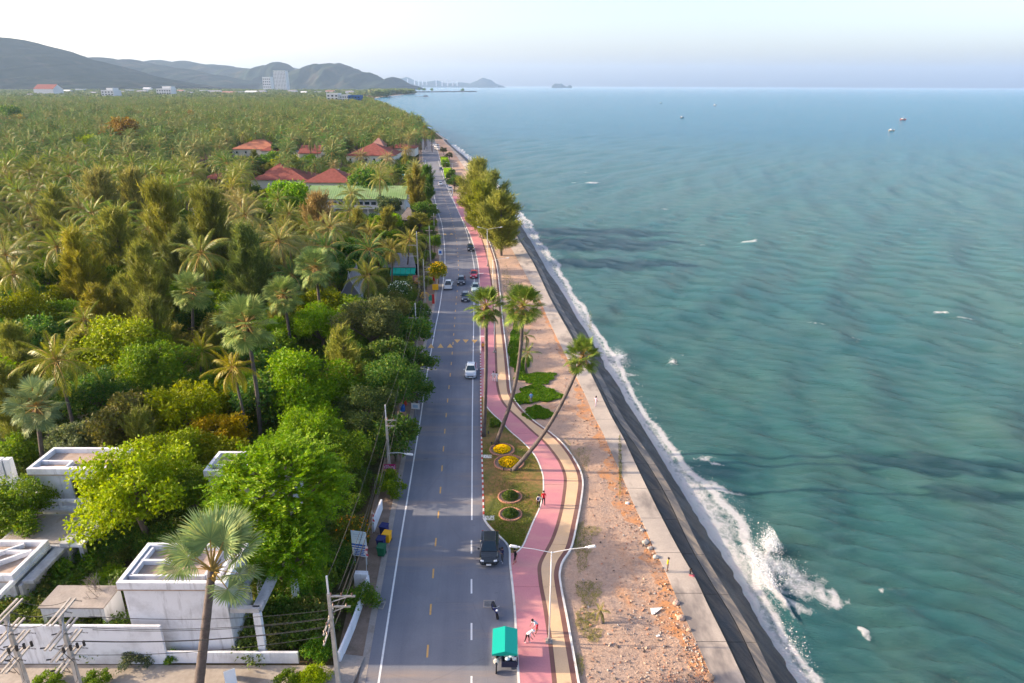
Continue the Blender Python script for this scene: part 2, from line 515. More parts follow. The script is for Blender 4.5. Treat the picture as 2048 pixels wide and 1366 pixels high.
LN['PKL'] = smooth_line([(963, 790), (970, 809), (982, 825), (1001, 842), (1017, 860), (1045, 884), (1069, 911), (1078.7, 931), (1085.6, 959), (1085.6, 982), (1079, 1012), (1065, 1043), (1055, 1067), (1042, 1095), (1022, 1112)], 4)
LN['PD'] = smooth_line([(1105, 1366), (1096.4, 1284), (1086.6, 1215), (1077, 1160), (1075, 1135), (1081, 1117), (1090.5, 1100), (1101, 1080), (1114, 1043), (1124, 998), (1128, 958), (1120, 930), (1104, 905), (1084, 881), (1063, 863), (1037, 838), (1010, 813), (997.6, 793), (991.7, 762), (990, 718), (988, 665), (984, 590), (978.7, 547), (973.7, 518), (962.8, 478.5), (945, 439), (929, 409), (916, 388)], 4)
LN['YO'] = smooth_line([(1160, 1366), (1136, 1234), (1123, 1165), (1121, 1149), (1125, 1127), (1144, 1095), (1156, 1043), (1164, 998), (1167.6, 965), (1164.6, 947), (1153, 922), (1124, 883), (1098, 861), (1070.7, 842), (1037, 808), (1023, 784), (1019, 748), (1015, 710), (1007.5, 651), (1000, 577), (994.5, 532), (984.6, 498), (972.7, 468), (952, 430), (940, 405), (926, 385)], 4)
LN['PL'] = smooth_line([(1428, 1366), (1404, 1309), (1376.7, 1250), (1353, 1195), (1331, 1143), (1309, 1099), (1289, 1053), (1267.4, 1008), (1247.6, 960), (1224, 908), (1206, 866), (1186, 828), (1176, 803), (1156.7, 762), (1129, 705), (1111, 669), (1092, 628), (1083, 606), (1056, 557), (1040, 528), (1022, 495), (1000, 458), (962, 388), (938, 347), (922, 325), (903, 298), (889, 284), (884, 278)])
LN['PR'] = smooth_line([(1491, 1366), (1446, 1270), (1416, 1210), (1392.5, 1160), (1357, 1098), (1315, 1018), (1289, 965), (1265, 915), (1247, 876), (1222, 831), (1192, 768), (1143, 673), (1101, 598), (1066, 525), (1037, 478), (1010, 432), (969, 372), (942, 332), (926.5, 317), (905, 297), (891, 284), (886, 278)])
LN['MD'] = smooth_line([(1552, 1366), (1490, 1241), (1450, 1177), (1402, 1098), (1342.5, 980), (1295, 905), (1244, 832), (1211, 768), (1158, 673), (1113, 598), (1076, 525), (1046, 478), (1017, 432), (974, 372), (944, 332), (928, 317), (906, 297), (892, 284), (887, 278)])
LN['O'] = smooth_line([(1595, 1366), (1562, 1308), (1522, 1249), (1500, 1207), (1450, 1116), (1435, 1096), (1410, 1055), (1370, 990), (1329, 927), (1300, 879), (1272, 832), (1236, 768), (1178, 673), (1134, 598), (1092, 535), (1062, 482), (1030, 432), (984, 372), (947.5, 331), (932, 315), (910, 297), (895, 283), (890, 278)])
LN['FO'] = smooth_line([(1660, 1366), (1602, 1300), (1572, 1240), (1545, 1180), (1526, 1120), (1512, 1075), (1480, 1020), (1425, 960), (1375, 915), (1338, 868), (1300, 815), (1262, 765), (1245, 720), (1215, 690), (1170, 610), (1122, 540), (1085, 480), (1050, 432), (1000, 372), (956, 327), (940, 312), (920, 296), (900, 281), (895, 278)])
# coast beyond the seawall (waterline)
COASTPX = [(890, 278), (862, 262), (836, 250), (797, 232), (774, 220), (749, 208), (743, 200), (752, 194.5), (775, 191.5), (802, 189.5), (829, 186.5), (822, 184.5), (800, 182.5), (775, 181.0), (757, 179.5), (748, 178), (748, 176.5), (800, 175), (810, 174)]

def W(line, py, z=0.0, dx=0.0):
    py = np.asarray(py, float)
    X, Y = Pn(LN[line](py), py, z)
    return X + dx, Y

def rows(y0, y1):
    out = [y0]; y = y0
    while y < y1:
        st = 1.5 if y < 330 else (2.5 if y < 500 else 5.0)
        y = min(y + st, y1); out.append(y)
    return np.array(out)

def strip(name, A, B, y0, y1, mat_, parent=None, n=1, kind='structure', th=0.0):
    """sheet between two surveyed lines; A, B = (line, z, dx)"""
    q = rows(y0, y1)
    xa, ya = W(A[0], q, A[1], A[2]); xb, yb = W(B[0], q, B[1], B[2])
    V = []; F = []
    k = n + 1
    for i in range(k):
        t = i / n
        V.append(np.stack([xa + (xb - xa) * t, ya + (yb - ya) * t, np.full(len(q), A[1] + (B[1] - A[1]) * t)], 1))
    V = np.stack(V, 1).reshape(-1, 3)
    nr = len(q)
    F = [(r * k + c, (r + 1) * k + c, (r + 1) * k + c + 1, r * k + c + 1) for r in range(nr - 1) for c in range(n)]
    if th > 0:
        n0 = len(V)
        V = np.concatenate([V, V - np.array([0, 0, th])])
        for r in range(nr - 1):
            F.append((r * k, n0 + r * k, n0 + (r + 1) * k, (r + 1) * k))
            F.append((r * k + n, (r + 1) * k + n, n0 + (r + 1) * k + n, n0 + r * k + n))
        for c in range(n):
            F.append((c, c + 1, n0 + c + 1, n0 + c)); e = (nr - 1) * k
            F.append((e + c, n0 + e + c, n0 + e + c + 1, e + c + 1))
    o = link(name, fast_mesh(name, V, F, mat_), parent)
    if parent is None: tag(o, kind=kind)
    return o

# ================================================================ ground
def XR(Y):   # right boundary of land, by distance
    return np.interp(Y, _cy, _cx)
q = rows(278, 1400)[::-1]
ox, oy = W('PR', q, -0.1, 0.05)
cx_, cyy = Pn([p[0] for p in COASTPX], [p[1] for p in COASTPX], SEA_Z)
_cx = np.concatenate([[ox[0] + 9], ox, cx_[1:]]); _cy = np.concatenate([[-60], oy, cyy[1:]])
_o = np.argsort(_cy); _cy = _cy[_o]; _cx = _cx[_o]

def land_x(Y): return np.interp(Y, _cy, _cx)
Ys = np.concatenate([np.arange(-60, 40, 20), 40 * np.exp(np.linspace(0, math.log(600), 420))])
V = []; nc = 24
for Y in Ys:
    xr = float(land_x(Y)); xl = -60 - abs(Y) * 1.4
    for i in range(nc + 1):
        t = 1 - (1 - i / nc) ** 2
        V.append((xl + (xr - xl) * t, Y, -0.09))
V.extend([(float(land_x(Y)) + 0.02, Y, -4.0) for Y in Ys])
k = nc + 1
F = [(r * k + c, r * k + c + 1, (r + 1) * k + c + 1, (r + 1) * k + c) for r in range(len(Ys) - 1) for c in range(nc)]
b0 = len(Ys) * k
F += [(r * k + nc, b0 + r, b0 + r + 1, (r + 1) * k + nc) for r in range(len(Ys) - 1)]
ground = tag(link('ground', fast_mesh('ground', V, F, M['land'])), kind='structure')

# sand beach beyond the seawall and round the bay
def beach_band(name, pts, wid):
    mb = MB(); w = [P(a, b, SEA_Z + 0.1) for a, b in pts]
    for i in range(len(w) - 1):
        a, b = w[i], w[i + 1]
        a2 = Vector((a.x - wid[i], a.y, -0.02)); b2 = Vector((b.x - wid[i + 1], b.y, -0.02))
        mb.quad(a2, Vector((a.x + wid[i] * 0.25, a.y, SEA_Z - 0.2)), Vector((b.x + wid[i + 1] * 0.25, b.y, SEA_Z - 0.2)), b2)
    return tag(mb.build(name, M['sand']), kind='structure')
beach_band('beach', [(893, 280), (862, 262), (836, 250), (797, 232), (774, 220), (749, 208), (743.5, 201)], [10, 16, 22, 26, 20, 16, 30])
mb = MB()
bay = [(743, 201), (747, 197.5), (760, 194.5), (780, 192), (802, 190), (829, 187)]
for (a, b), (c, d) in zip(bay[:-1], bay[1:]):
    p, q_ = P(a, b, SEA_Z + .05), P(c, d, SEA_Z + .05)
    p2, q2 = P(a + 4, b - 4.5, 0.1), P(c - 2, d - 3.0, 0.1)
    mb.quad(p, q_, q2, p2)
tag(mb.build('bay_beach', M['sand']), kind='structure')

# ---------------------------------------------------------------- road
road = strip('road', ('WL', 0.0, -1.0), ('CURB', 0.0, 0.0), 278, 1035, M['asphalt'], n=6)
strip('road_near', ('WL', 0.0, -1.0), ('BAY', 0.0, 0.0), 1035, 1400, M['asphalt'], n=6)
strip('gutter', ('WL', 0.01, -1.55), ('WL', 0.01, -1.0), 300, 1400, M['gutter'], th=0.1)
strip('road_verge', ('WL', -0.03, -3.6), ('WL', -0.03, -1.55), 300, 1400, M['dirt'], n=3)
def dash(name, x0, y0, x1, y1, w, mat_, z=0.004):
    a, b = P(x0, y0, z), P(x1, y1, z)
    d = (b - a).normalized(); s = Vector((-d.y, d.x, 0)) * w / 2
    return tag(MB().quad(a - s, b - s, b + s, a + s).build(name, mat_), kind='structure')
strip('edge_line', ('WL', 0.004, -0.08), ('WL', 0.004, 0.08), 320, 1400, M['white_paint'])
strip('edge_line', ('WR', 0.004, -0.07), ('WR', 0.004, 0.07), 320, 1040, M['white_paint'])
for a, b in ((1080, 1107), (1158, 1187), (1246, 1280), (1352, 1395)):
    dash('lane_dash', 943, a, 943, b, 0.15, M['white_paint'])
# yellow centre dashes at an even spacing along the middle of the road
def mid(py):
    a = W('WL', py); b = W('WR', py); return (a[0] + b[0]) / 2, (a[1] + b[1]) / 2
qq = np.arange(300, 1400, 1.0)
mxs, mys = mid(qq)
cen = pchip([1366, 1324, 1089, 1004, 902, 846, 700, 620, 540, 480, 430, 380, 330], [850, 853.5, 871, 879, 886.5, 891, 905, 911, 917, 913, 901, 882, 866])
Yd = float(Pn(853.5, 1315)[1])
while Yd < 330:
    ya, yb = Yd, Yd + 1.3
    def at(Yv):
        lo = np.interp(-Yv, -Pn(cen(qq), qq)[1][::-1] if False else -Pn(cen(qq), qq)[1], qq)
        return P(float(cen(lo)), float(lo), 0.004)
    a, b = at(ya), at(yb)
    d = (b - a).normalized(); s = Vector((-d.y, d.x, 0)) * 0.075
    tag(MB().quad(a - s, b - s, b + s, a + s).build('centre_dash', M['yellow_paint']), kind='structure')
    Yd += 4.6
# speed-table triangles
for (cx0, by, ty) in ((862, 696, 687), (881, 695.5, 687), (900, 695, 687), (914.6, 679, 686), (931.4, 679, 686), (949, 679.5, 687), (876, 470, 467), (890, 470, 467), (903, 469, 466)):
    z = 0.006
    hw = 6.2 if by > 600 else 4.0
    a, b, c = P(cx0 - hw, by, z), P(cx0 + hw, by, z), P(cx0, ty, z)
    pts = [a, b, c] if by > ty else [b, a, c]
    tag(MB().tri(*pts).build('road_triangle', M['yellow_paint']), kind='structure')
# lane ticks on the pink path
for (x, y) in ((966, 673), (966, 738), (970, 823), (956, 513), (962, 547)):
    if y == 823: continue
    a = P(x - 4, y, 0.125); b = P(x + 5, y, 0.125); h = Vector((0, 0.28, 0))
    tag(MB().quad(a, b, b + h, a + h).build('path_mark', M['white_paint']), kind='structure')

# ---------------------------------------------------------------- right side: kerb, lawn island, paths, rubble strip
ZP = 0.12
strip('rubble_strip', ('CURB', -0.05, 0.0), ('PR', -0.05, -0.02), 278, 1035, M['beach'], n=14)
strip('rubble_strip_near', ('BAY', -0.05, 0.0), ('PR', -0.05, -0.02), 1035, 1400, M['beach'], n=14)
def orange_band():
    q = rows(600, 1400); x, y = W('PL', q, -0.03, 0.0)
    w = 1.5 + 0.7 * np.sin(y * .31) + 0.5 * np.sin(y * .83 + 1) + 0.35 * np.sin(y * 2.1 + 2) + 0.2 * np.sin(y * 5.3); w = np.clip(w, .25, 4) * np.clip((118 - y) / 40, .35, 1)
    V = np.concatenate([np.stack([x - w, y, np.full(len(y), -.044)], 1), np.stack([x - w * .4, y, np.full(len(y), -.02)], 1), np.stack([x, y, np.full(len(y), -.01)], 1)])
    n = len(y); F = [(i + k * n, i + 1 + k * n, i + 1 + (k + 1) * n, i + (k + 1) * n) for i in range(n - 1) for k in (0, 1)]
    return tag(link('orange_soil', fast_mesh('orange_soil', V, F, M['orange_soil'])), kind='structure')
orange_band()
strip('lawn_island', ('CURB', 0.10, 0.15), ('PKL', 0.10, 0.02), 794, 1035, M['lawn'], n=8)
strip('lawn_island', ('BAY', 0.10, 0.15), ('PKL', 0.10, 0.02), 1035, 1106, M['lawn'], n=6)
def slabs(name, A, B, y0, y1, mat_, step, gap=0.035, piece='slab', th=0.16, n=2, base=None):
    """a path as a row of concrete slabs with open joints; each slab is a part"""
    root = strip(name, (A[0], A[1] - 0.05, A[2]), (B[0], B[1] - 0.05, B[2]), y0, y1, base or M['border'], th=th)
    qv = np.arange(y0, y1 + 1, 1.0)
    Yv = W(A[0], qv, A[1])[1]
    Yc = float(Yv[-1]); Yend = float(Yv[0])
    while Yc < Yend - 1:
        st = step if Yc < 170 else 400
        a = min(Yc + gap / 2, Yend); b = min(Yc + st - gap / 2, Yend)
        pa = float(np.interp(-a, -Yv, qv)) ; pb = float(np.interp(-b, -Yv, qv))
        if pa - pb > 0.3:
            s = strip(piece, A, B, pb, pa, mat_, parent=root, n=n, th=0.045)
        Yc += st
    return root
slabs('pink_path', ('CURB', ZP, 0.15), ('PD', ZP, -0.02), 392, 793, M['pink'], 12.0, n=3)
slabs('pink_path', ('PKL', ZP, 0.15), ('PD', ZP, -0.02), 793, 1106, M['pink'], 12.0, n=3)
slabs('pink_path', ('BAY', ZP, 0.15), ('PD', ZP, -0.02), 1106, 1400, M['pink'], 12.0, n=3)
strip('path_border', ('PD', ZP + 0.004, -0.02), ('PD', ZP + 0.004, 0.33), 392, 1400, M['border'], th=0.15)
slabs('yellow_path', ('PD', ZP, 0.34), ('YO', ZP, -0.62), 396, 1400, M['yellow_pave'], 6.0, n=3)
strip('path_border', ('YO', ZP + 0.004, -0.62), ('YO', ZP + 0.004, -0.18), 400, 1400, M['border'], th=0.15)
strip('path_kerb', ('YO', ZP + 0.05, -0.18), ('YO', ZP + 0.05, 0.0), 400, 1400, M['kerb_white'], th=0.25)
strip('island_kerb', ('PKL', ZP + 0.02, 0.0), ('PKL', ZP + 0.02, 0.15), 806, 1104, M['kerb_white'], th=0.2)
# kerbs: plain beyond, painted blocks beside the island
strip('kerb', ('CURB', ZP + 0.01, 0.0), ('CURB', ZP + 0.01, 0.15), 300, 706, M['kerb_white'], th=0.25)
strip('bay_kerb', ('BAY', ZP + 0.01, -0.02), ('BAY', ZP + 0.01, 0.16), 1036, 1400, M['kerb_white'], th=0.25)
kerb = tag(strip('painted_kerb', ('CURB', 0.09, 0.0), ('CURB', 0.09, 0.14), 706, 1034, M['gutter'], th=0.2), kind='structure')
qv = np.arange(706, 1036, 1.0); Yv = W('CURB', qv, ZP)[1]
Yc = float(Yv[-1]); i = 0
while Yc < Yv[0] - 0.6:
    pa = float(np.interp(-(Yc + 0.02), -Yv, qv)); pb = float(np.interp(-(Yc + 0.54), -Yv, qv))
    strip('kerb_block', ('CURB', ZP + 0.02, -0.015), ('CURB', ZP + 0.02, 0.155), pb, pa, M['kerb_red'] if i % 2 else M['kerb_white'], parent=kerb, th=0.24)
    Yc += 0.56; i += 1

# ---------------------------------------------------------------- promenade and stepped seawall
slabs('promenade', ('PL', 0.03, 0.0), ('PR', 0.03, 0.0), 279, 1400, M['prom'], 5.6, gap=0.06, n=2, th=0.5, base=M['step'])
def sect(name, A, B, mat_, n=3):
    return strip(name, A, B, 279, 1400, mat_, n=n)
sect('seawall', ('PR', 0.02, 0.0), ('PR', -0.46, 0.10), M['slope'], 1)
slabs('seawall_ledge', ('PR', -0.40, 0.12), ('MD', -0.62, -0.95), 279, 1400, M['slope'], 5.6, gap=0.05, n=2, th=0.3, base=M['slope'])  # dark colour holds both the wetness and the shadow below the promenade edge
slabs('seawall_lower_ledge', ('MD', -0.66, -0.88), ('MD', -0.78, 0.0), 279, 1400, M['step'], 5.6, gap=0.05, n=2, th=0.3, base=M['slope'])
sect('seawall_riser', ('MD', -0.80, 0.0), ('MD', -1.25, 0.06), M['slope'], 1)
sect('seawall_slope', ('MD', -1.25, 0.05), ('O', SEA_Z - 0.05, 0.0), M['slope'], 3)
sect('seawall_toe', ('O', SEA_Z - 0.05, 0.0), ('O', SEA_Z - 2.2, 2.5), M['slope'], 1)

# ================================================================ sea
def build_sea():
    rng = np.random.default_rng(5)
    az = np.concatenate([np.radians(np.linspace(-14, 41, 400)), np.radians(np.linspace(43, 115, 30))])
    r1 = 38 * np.exp(np.linspace(0, math.log(3200 / 38), 620))
    r2 = 3200 * np.exp(np.linspace(0, math.log(20), 30))[1:]
    r = np.concatenate([r1, r2])
    A, Rr = np.meshgrid(az, r)
    X = np.sin(A) * Rr; Y = np.cos(A) * Rr
    dr = Rr * 0.0072
    Z = np.zeros_like(X)
    def spec(nw, l0, l1, amp, ang, spread, sharp):
        z = np.zeros_like(X)
        for _ in range(nw):
            L = l0 * (l1 / l0) ** rng.random(); a = ang + rng.normal() * spread
            kx, ky = math.cos(a) * 2 * PI / L, math.sin(a) * 2 * PI / L
            ph = rng.random() * 2 * PI
            fade = np.clip((L / (dr + 1e-6) - 2.2) / 3.0, 0, 1)
            s = np.sin(kx * X + ky * Y + ph)
            z += fade * amp * (s + sharp * np.cos(2 * (kx * X + ky * Y + ph)) * -1) * (L / l1) ** 0.6
        return z / math.sqrt(nw)
    # rollers run in towards the shore from ahead right
    Z += spec(9, 10, 24, 0.30, R(150), 0.22, 0.28)
    Z += spec(14, 4.5, 10, 0.14, R(215), 0.45, 0.25)
    Z += spec(40, 1.0, 3.4, 0.30, R(258), 0.28, 0.2)
    # shore distance and foam
    qv = np.arange(278, 1400, 2.0)
    oX, oY = W('O', qv, SEA_Z); fX, fY = W('FO', qv, SEA_Z)
    o = np.argsort(oY); of = np.argsort(fY)
    Xo = np.interp(Y, oY[o], oX[o]); Xf = np.interp(Y, fY[of], fX[of])
    d = X - Xo; w = np.maximum(Xf - Xo, 0.8) * np.clip(1.0 + (Y - 60) / 400.0, 1.0, 1.25)
    near = Y < 560
    n1 = np.sin(Y * 0.33) * 0.25 + np.sin(Y * 0.11 + 1) * 0.3 + np.sin(Y * 0.9 + 2) * 0.12
    foam = np.clip(0.86 - 0.80 * d / (w * (1.0 + 0.5 * n1)), 0, 0.78) * near
    foam = np.maximum(foam, np.clip(0.95 - np.abs(d - w * (0.62 + 0.35 * n1)) / (0.22 * w + 0.25), 0, 1) * near)
    foam = np.maximum(foam, 0.40 * np.clip(1.0 - d / (w * 2.6), 0, 1) * near)
    damp = np.clip(d / 9.0, 0.18, 1.0); Z *= np.where(near, damp, np.clip(0.4 + (X - land_x(Y)) / 60.0, 0.2, 1.0))
    far = (Y >= 560) & (Y < 2300)
    dc = X - land_x(Y)
    foam = np.maximum(foam, far * 0.8 * np.clip(1 - dc / (4 + Y * 0.004), 0, 1))
    def blob(px, py, lx, ly, rot, val, h=0.0):
        nonlocal foam, Z
        c = P(px, py, SEA_Z); ca, sa = math.cos(rot), math.sin(rot)
        k_ = 0.72 if c.y > 95 else 1.0
        u = ((X - c.x) * ca + (Y - c.y) * sa) / (lx * k_); v = (-(X - c.x) * sa + (Y - c.y) * ca) / (ly * k_)
        v = v + 0.5 * np.sin(u * 2.3 + px) + 0.25 * np.sin(u * 5.1)
        g = np.exp(-(u * u + v * v))
        foam = np.maximum(foam, np.clip(val * g * (1.1 if c.y < 95 else 0.85), 0, 1)); Z += h * g
    # the wave breaking against the wall and its fan of foam
    blob(1522, 1150, 0.8, 3.6, R(8), 0.95, 0.6)
    blob(1540, 1095, 0.8, 1.1, R(-40), .85, 0.4)
    blob(1570, 1145, 2.2, 3.0, R(20), 0.62); blob(1605, 1170, 2.6, 2.2, R(-25), 0.60); blob(1640, 1185, 2.3, 1.3, R(-30), 0.62)
    blob(1672, 1195, 1.3, 1.0, R(-40), 0.8); blob(1590, 1210, 2.2, 0.9, R(-20), 0.55)
    blob(1732, 1268, 0.45, 0.8, R(25), 0.85, 0.2); blob(1760, 1188, 0.3, 0.3, 0, 0.6)
    blob(1235, 722, 2.0, 4.5, R(-20), .85, 0.45); blob(1258, 745, 3.0, 1.6, R(-30), 0.7); blob(1275, 768, 2.4, 1.0, R(-30), 0.55)
    blob(1440, 975, 3.0, 0.9, R(-25), 0.72); blob(1420, 925, 2.6, 0.35, R(-25), 0.6); blob(1405, 915, 2.5, 0.3, R(-30), 0.55)
    blob(1343, 728, 1.0, 2.2, R(-25), 0.75, 0.4); blob(1365, 709, 0.8, 1.0, R(-25), 0.6); blob(1395, 748, 1.5, 0.6, R(-30), 0.45)
    blob(1884, 628, 3.2, 1.3, R(10), 0.85, 0.3); blob(1925, 637, 4.5, 1.0, R(-15), 0.72)
    blob(1780, 628, 0.9, 0.6, 0, 0.6); blob(1733, 676, 6.0, 0.8, R(-14), 0.56); blob(1632, 650, 4.0, 0.9, R(-20), 0.58); blob(2030, 684, 8, 1.0, R(-12), 0.52)
    blob(1497, 485, 4.5, 2.4, R(5), 0.9, 0.4); blob(1515, 487, 4.0, 1.2, R(-10), 0.55); blob(1405, 490, 2.2, 1.4, 0, 0.6)
    blob(1184, 367, 6.5, 4.0, 0, 0.85, 0.4); blob(1145, 364, 4, 3, 0, 0.6); blob(1330, 417, 3.5, 2.2, 0, 0.62); blob(1172, 345, 4, 4, 0, 0.5)
    blob(1050, 372, 3, 3, 0, 0.4); blob(1920, 402, 3, 2, 0, 0.5); blob(890, 247, 18, 9, 0, 0.5); blob(965, 246, 14, 9, 0, 0.45)
    Z += SEA_Z
    nr, nc_ = X.shape
    V = np.stack([X, Y, Z], -1).reshape(-1, 3)
    idx = np.arange(nr * nc_).reshape(nr, nc_)
    F = np.stack([idx[:-1, :-1], idx[:-1, 1:], idx[1:, 1:], idx[1:, :-1]], -1).reshape(-1, 4)
    me = fast_mesh('sea', V, F, None, smooth=True)
    at_ = me.attributes.new('foam', 'FLOAT', 'POINT')
    at_.data.foreach_set('value', foam.astype(np.float32).ravel())
    m = mat('sea_water', (0.02, 0.1, 0.1), 0.12, 0.5); t = NT(m)
    b = t.b; b.inputs['IOR'].default_value = 1.33; b.inputs['Specular IOR Level'].default_value = 0.22; b.inputs['Subsurface Weight'].default_value = 0.25; b.inputs['Subsurface Radius'].default_value = (0.7, 1.0, 0.9); b.inputs['Subsurface Scale'].default_value = 5.0
    big = t.noise(0.018, 4, 0.55, sc=(1, 0.6, 1)); med = t.noise(0.11, 4, 0.6, sc=(1, 0.7, 1))
    wc = t.mix(t.rng(big, 0.30, 0.75), (0.036, 0.156, 0.182), (0.074, 0.198, 0.188))
    wc = t.mix(t.rng(med, 0.42, 0.8, 0, 0.5), wc, (0.125, 0.215, 0.178))
    # far blue of sky reflection and haze put into base colour, by distance ahead
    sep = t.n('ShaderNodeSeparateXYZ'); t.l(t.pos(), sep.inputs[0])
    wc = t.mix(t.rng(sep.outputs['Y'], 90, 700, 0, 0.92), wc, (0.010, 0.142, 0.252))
    fa = t.n('ShaderNodeAttribute'); fa.attribute_name = 'foam'
    nz = t.n('ShaderNodeTexNoise'); nz.inputs['Scale'].default_value = 0.8; nz.inputs['Detail'].default_value = 4; t.l(t.pos(), nz.inputs['Vector'])
    va = t.n('ShaderNodeVectorMath', operation='MULTIPLY_ADD'); t.l(nz.outputs['Color'], va.inputs[0]); va.inputs[1].default_value = (1.6, 1.6, 0); t.l(t.pos(), va.inputs[2]); wob = va.outputs[0]
    lace = t.vor(0.95, feature='DISTANCE_TO_EDGE', sc=(1.3, 0.75, 1), vec=wob)
    n_ = t.noise(1.1, 7, 0.72, dist=0.6, sc=(1.15, 0.8, 1)); n2 = t.noise(5.5, 4, 0.75)
    lc = t.rng(lace, 0.0, 0.35, 0.13, -0.06)
    s = t.math('ADD', t.math('ADD', t.math('MULTIPLY', n_, 0.72), t.math('MULTIPLY', n2, 0.28)), lc)
    th = t.math('SUBTRACT', s, t.math('SUBTRACT', 1.0, fa.outputs['Fac']))
    fm = t.math('MULTIPLY', t.rng(th, -0.10, 0.26), t.rng(fa.outputs['Fac'], 0.0, 0.12))
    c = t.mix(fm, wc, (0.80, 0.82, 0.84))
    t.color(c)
    t.rough(t.mix(fm, (0.13, 0.13, 0.13), (0.7, 0.7, 0.7)))
    # small chop as relief, laid across the wind
    w1 = t.noise(0.7, 8, 0.80, sc=(0.34, 1.8, 1, R(-9)), dist=0.15)
    w2 = t.noise(0.16, 5, 0.6, sc=(0.5, 1.5, 1, R(35)), dist=0.3)
    cd = t.n('ShaderNodeVectorMath', operation='LENGTH'); t.l(t.pos(), cd.inputs[0])
    h = t.math('ADD', t.math('MULTIPLY', w1, 1.5), t.math('MULTIPLY', w2, 0.55))
    w3 = t.noise(2.6, 5, 0.75, sc=(0.38, 1.7, 1, R(-14)), dist=0.3)
    h = t.math('ADD', h, t.math('MULTIPLY', w3, 0.7))
    h = t.math('ADD', h, t.math('MULTIPLY', fm, 0.12))
    t.bump(h, 1.0, 1.5)
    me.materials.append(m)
    return tag(link('sea', me), kind='structure')
sea = build_sea()

# ================================================================ hills
def hill(name, D, prof, depth, seed, amp=0.085, base=None):
    """a range D metres off: ridge profile surveyed as photo pixels, sloping down to the plain on both sides"""
    rng = np.random.default_rng(seed)
    xs = np.array([p[0] for p in prof], float); ys = np.array([p[1] for p in prof], float)
    n = max(40, int((xs[-1] - xs[0]) / 3)); px = np.linspace(xs[0], xs[-1], n)
    f = pchip(list(xs), list(ys)); py = f(px)
    m_ = 26
    V = []
    jag = sum(np.sin(px * k_ + rng.random() * 6) / k_ ** 0.8 for k_ in (0.11, 0.23, 0.41, 0.9)) * 0.22
    for i in range(n):
        top = PY(px[i], py[i] + jag[i] * 1.1, D)
        H = max(top.z, 1.0)
        for j in range(m_ + 1):
            s = j / m_ * 2 - 1                      # -1 front foot .. 1 back foot
            prof_h = (math.cos(s * PI) * 0.5 + 0.5) ** 0.85
            y = D + s * depth
            x = top.x + 0.10 * depth * s
            gul = 1 + amp * math.sin(px[i] * 0.13 + 2.0 * math.sin(j * 0.45 + seed)) * (1 - prof_h) * 4 + amp * math.sin(px[i] * 0.31 + 2 * math.sin(j * 0.9)) * (1 - prof_h) * 2
            V.append((x, y, -4 + (H + 4) * prof_h * (gul if abs(s) > 0.02 else 1)))
    k = m_ + 1
    F = [(i * k + j, (i + 1) * k + j, (i + 1) * k + j + 1, i * k + j + 1) for i in range(n - 1) for j in range(m_)]
    o = link(name, fast_mesh(name, V, F, M['hill'], smooth=True))
    return tag(o, kind='structure')
hill('hill', 5200, [(-420, 168), (-300, 120), (-160, 92), (-60, 80), (10, 76), (45, 89), (80, 104), (120, 112), (150, 122), (190, 138), (240, 152), (300, 166), (330, 171)], 1700, 1)
hill('hill', 7600, [(40, 150), (90, 128), (140, 121), (178, 119.5), (217, 115.5), (240, 122), (262, 120.5), (290, 128), (330, 133), (400, 146), (470, 160), (520, 168)], 1500, 2)
hill('hill', 9500, [(230, 150), (270, 128), (312, 121), (345, 124), (360, 122), (400, 128), (450, 132), (500, 139), (540, 148), (580, 160), (600, 168)], 1600, 3)
hill('hill', 8600, [(455, 160), (490, 143), (515, 136), (535, 129), (556, 125), (572, 131), (588, 142), (610, 155), (640, 166)], 1000, 4)
hill('hill', 8200, [(560, 162), (590, 143), (615, 133), (640, 128), (662, 125.5), (690, 131), (720, 141), (745, 150), (770, 159), (785, 155), (797, 160), (812, 167), (820, 171)], 1000, 5)
hill('hill', 15500, [(520, 150), (560, 131), (580, 136), (610, 143), (640, 160)], 1200, 6)
hill('hill', 19000, [(770, 170), (792, 160), (812, 156.5), (830, 161), (850, 164), (876, 163), (900, 166), (930, 167), (950, 163), (966, 155.5), (978, 161), (990, 166.5), (1002, 170)], 1500, 7, amp=0.02)
hill('island', 17000, [(1104, 171.5), (1110, 169.5), (1117, 169), (1122, 167.2), (1128, 169.5), (1134, 171), (1139, 170), (1144, 172)], 200, 8, amp=0.0)

# ================================================================ haze
def build_haze():
    m = bpy.data.materials.new('haze'); m.use_nodes = True
    nt = m.node_tree; nt.nodes.clear()
    o = nt.nodes.new('ShaderNodeOutputMaterial'); v = nt.nodes.new('ShaderNodeVolumePrincipled')
    v.inputs['Color'].default_value = (0.49, 0.69, 0.98, 1)
    v.inputs['Density'].default_value = HAZE_D
    v.inputs['Anisotropy'].default_value = 0.25
    nt.links.new(v.outputs[0], o.inputs['Volume'])
    mb = MB().box((4000, 12000, 347), (44000, 28000, 706))
    return tag(mb.build('haze', m), kind='stuff')
HAZE_D = 0.000039
haze = build_haze()
# ================================================================ vegetation
def _perp(d, rng):
    """two unit vectors across each direction d (N,3), turned at random"""
    a = np.cross(d, rng.normal(size=d.shape)); a /= np.linalg.norm(a, axis=1, keepdims=True) + 1e-9
    return a, np.cross(d, a)

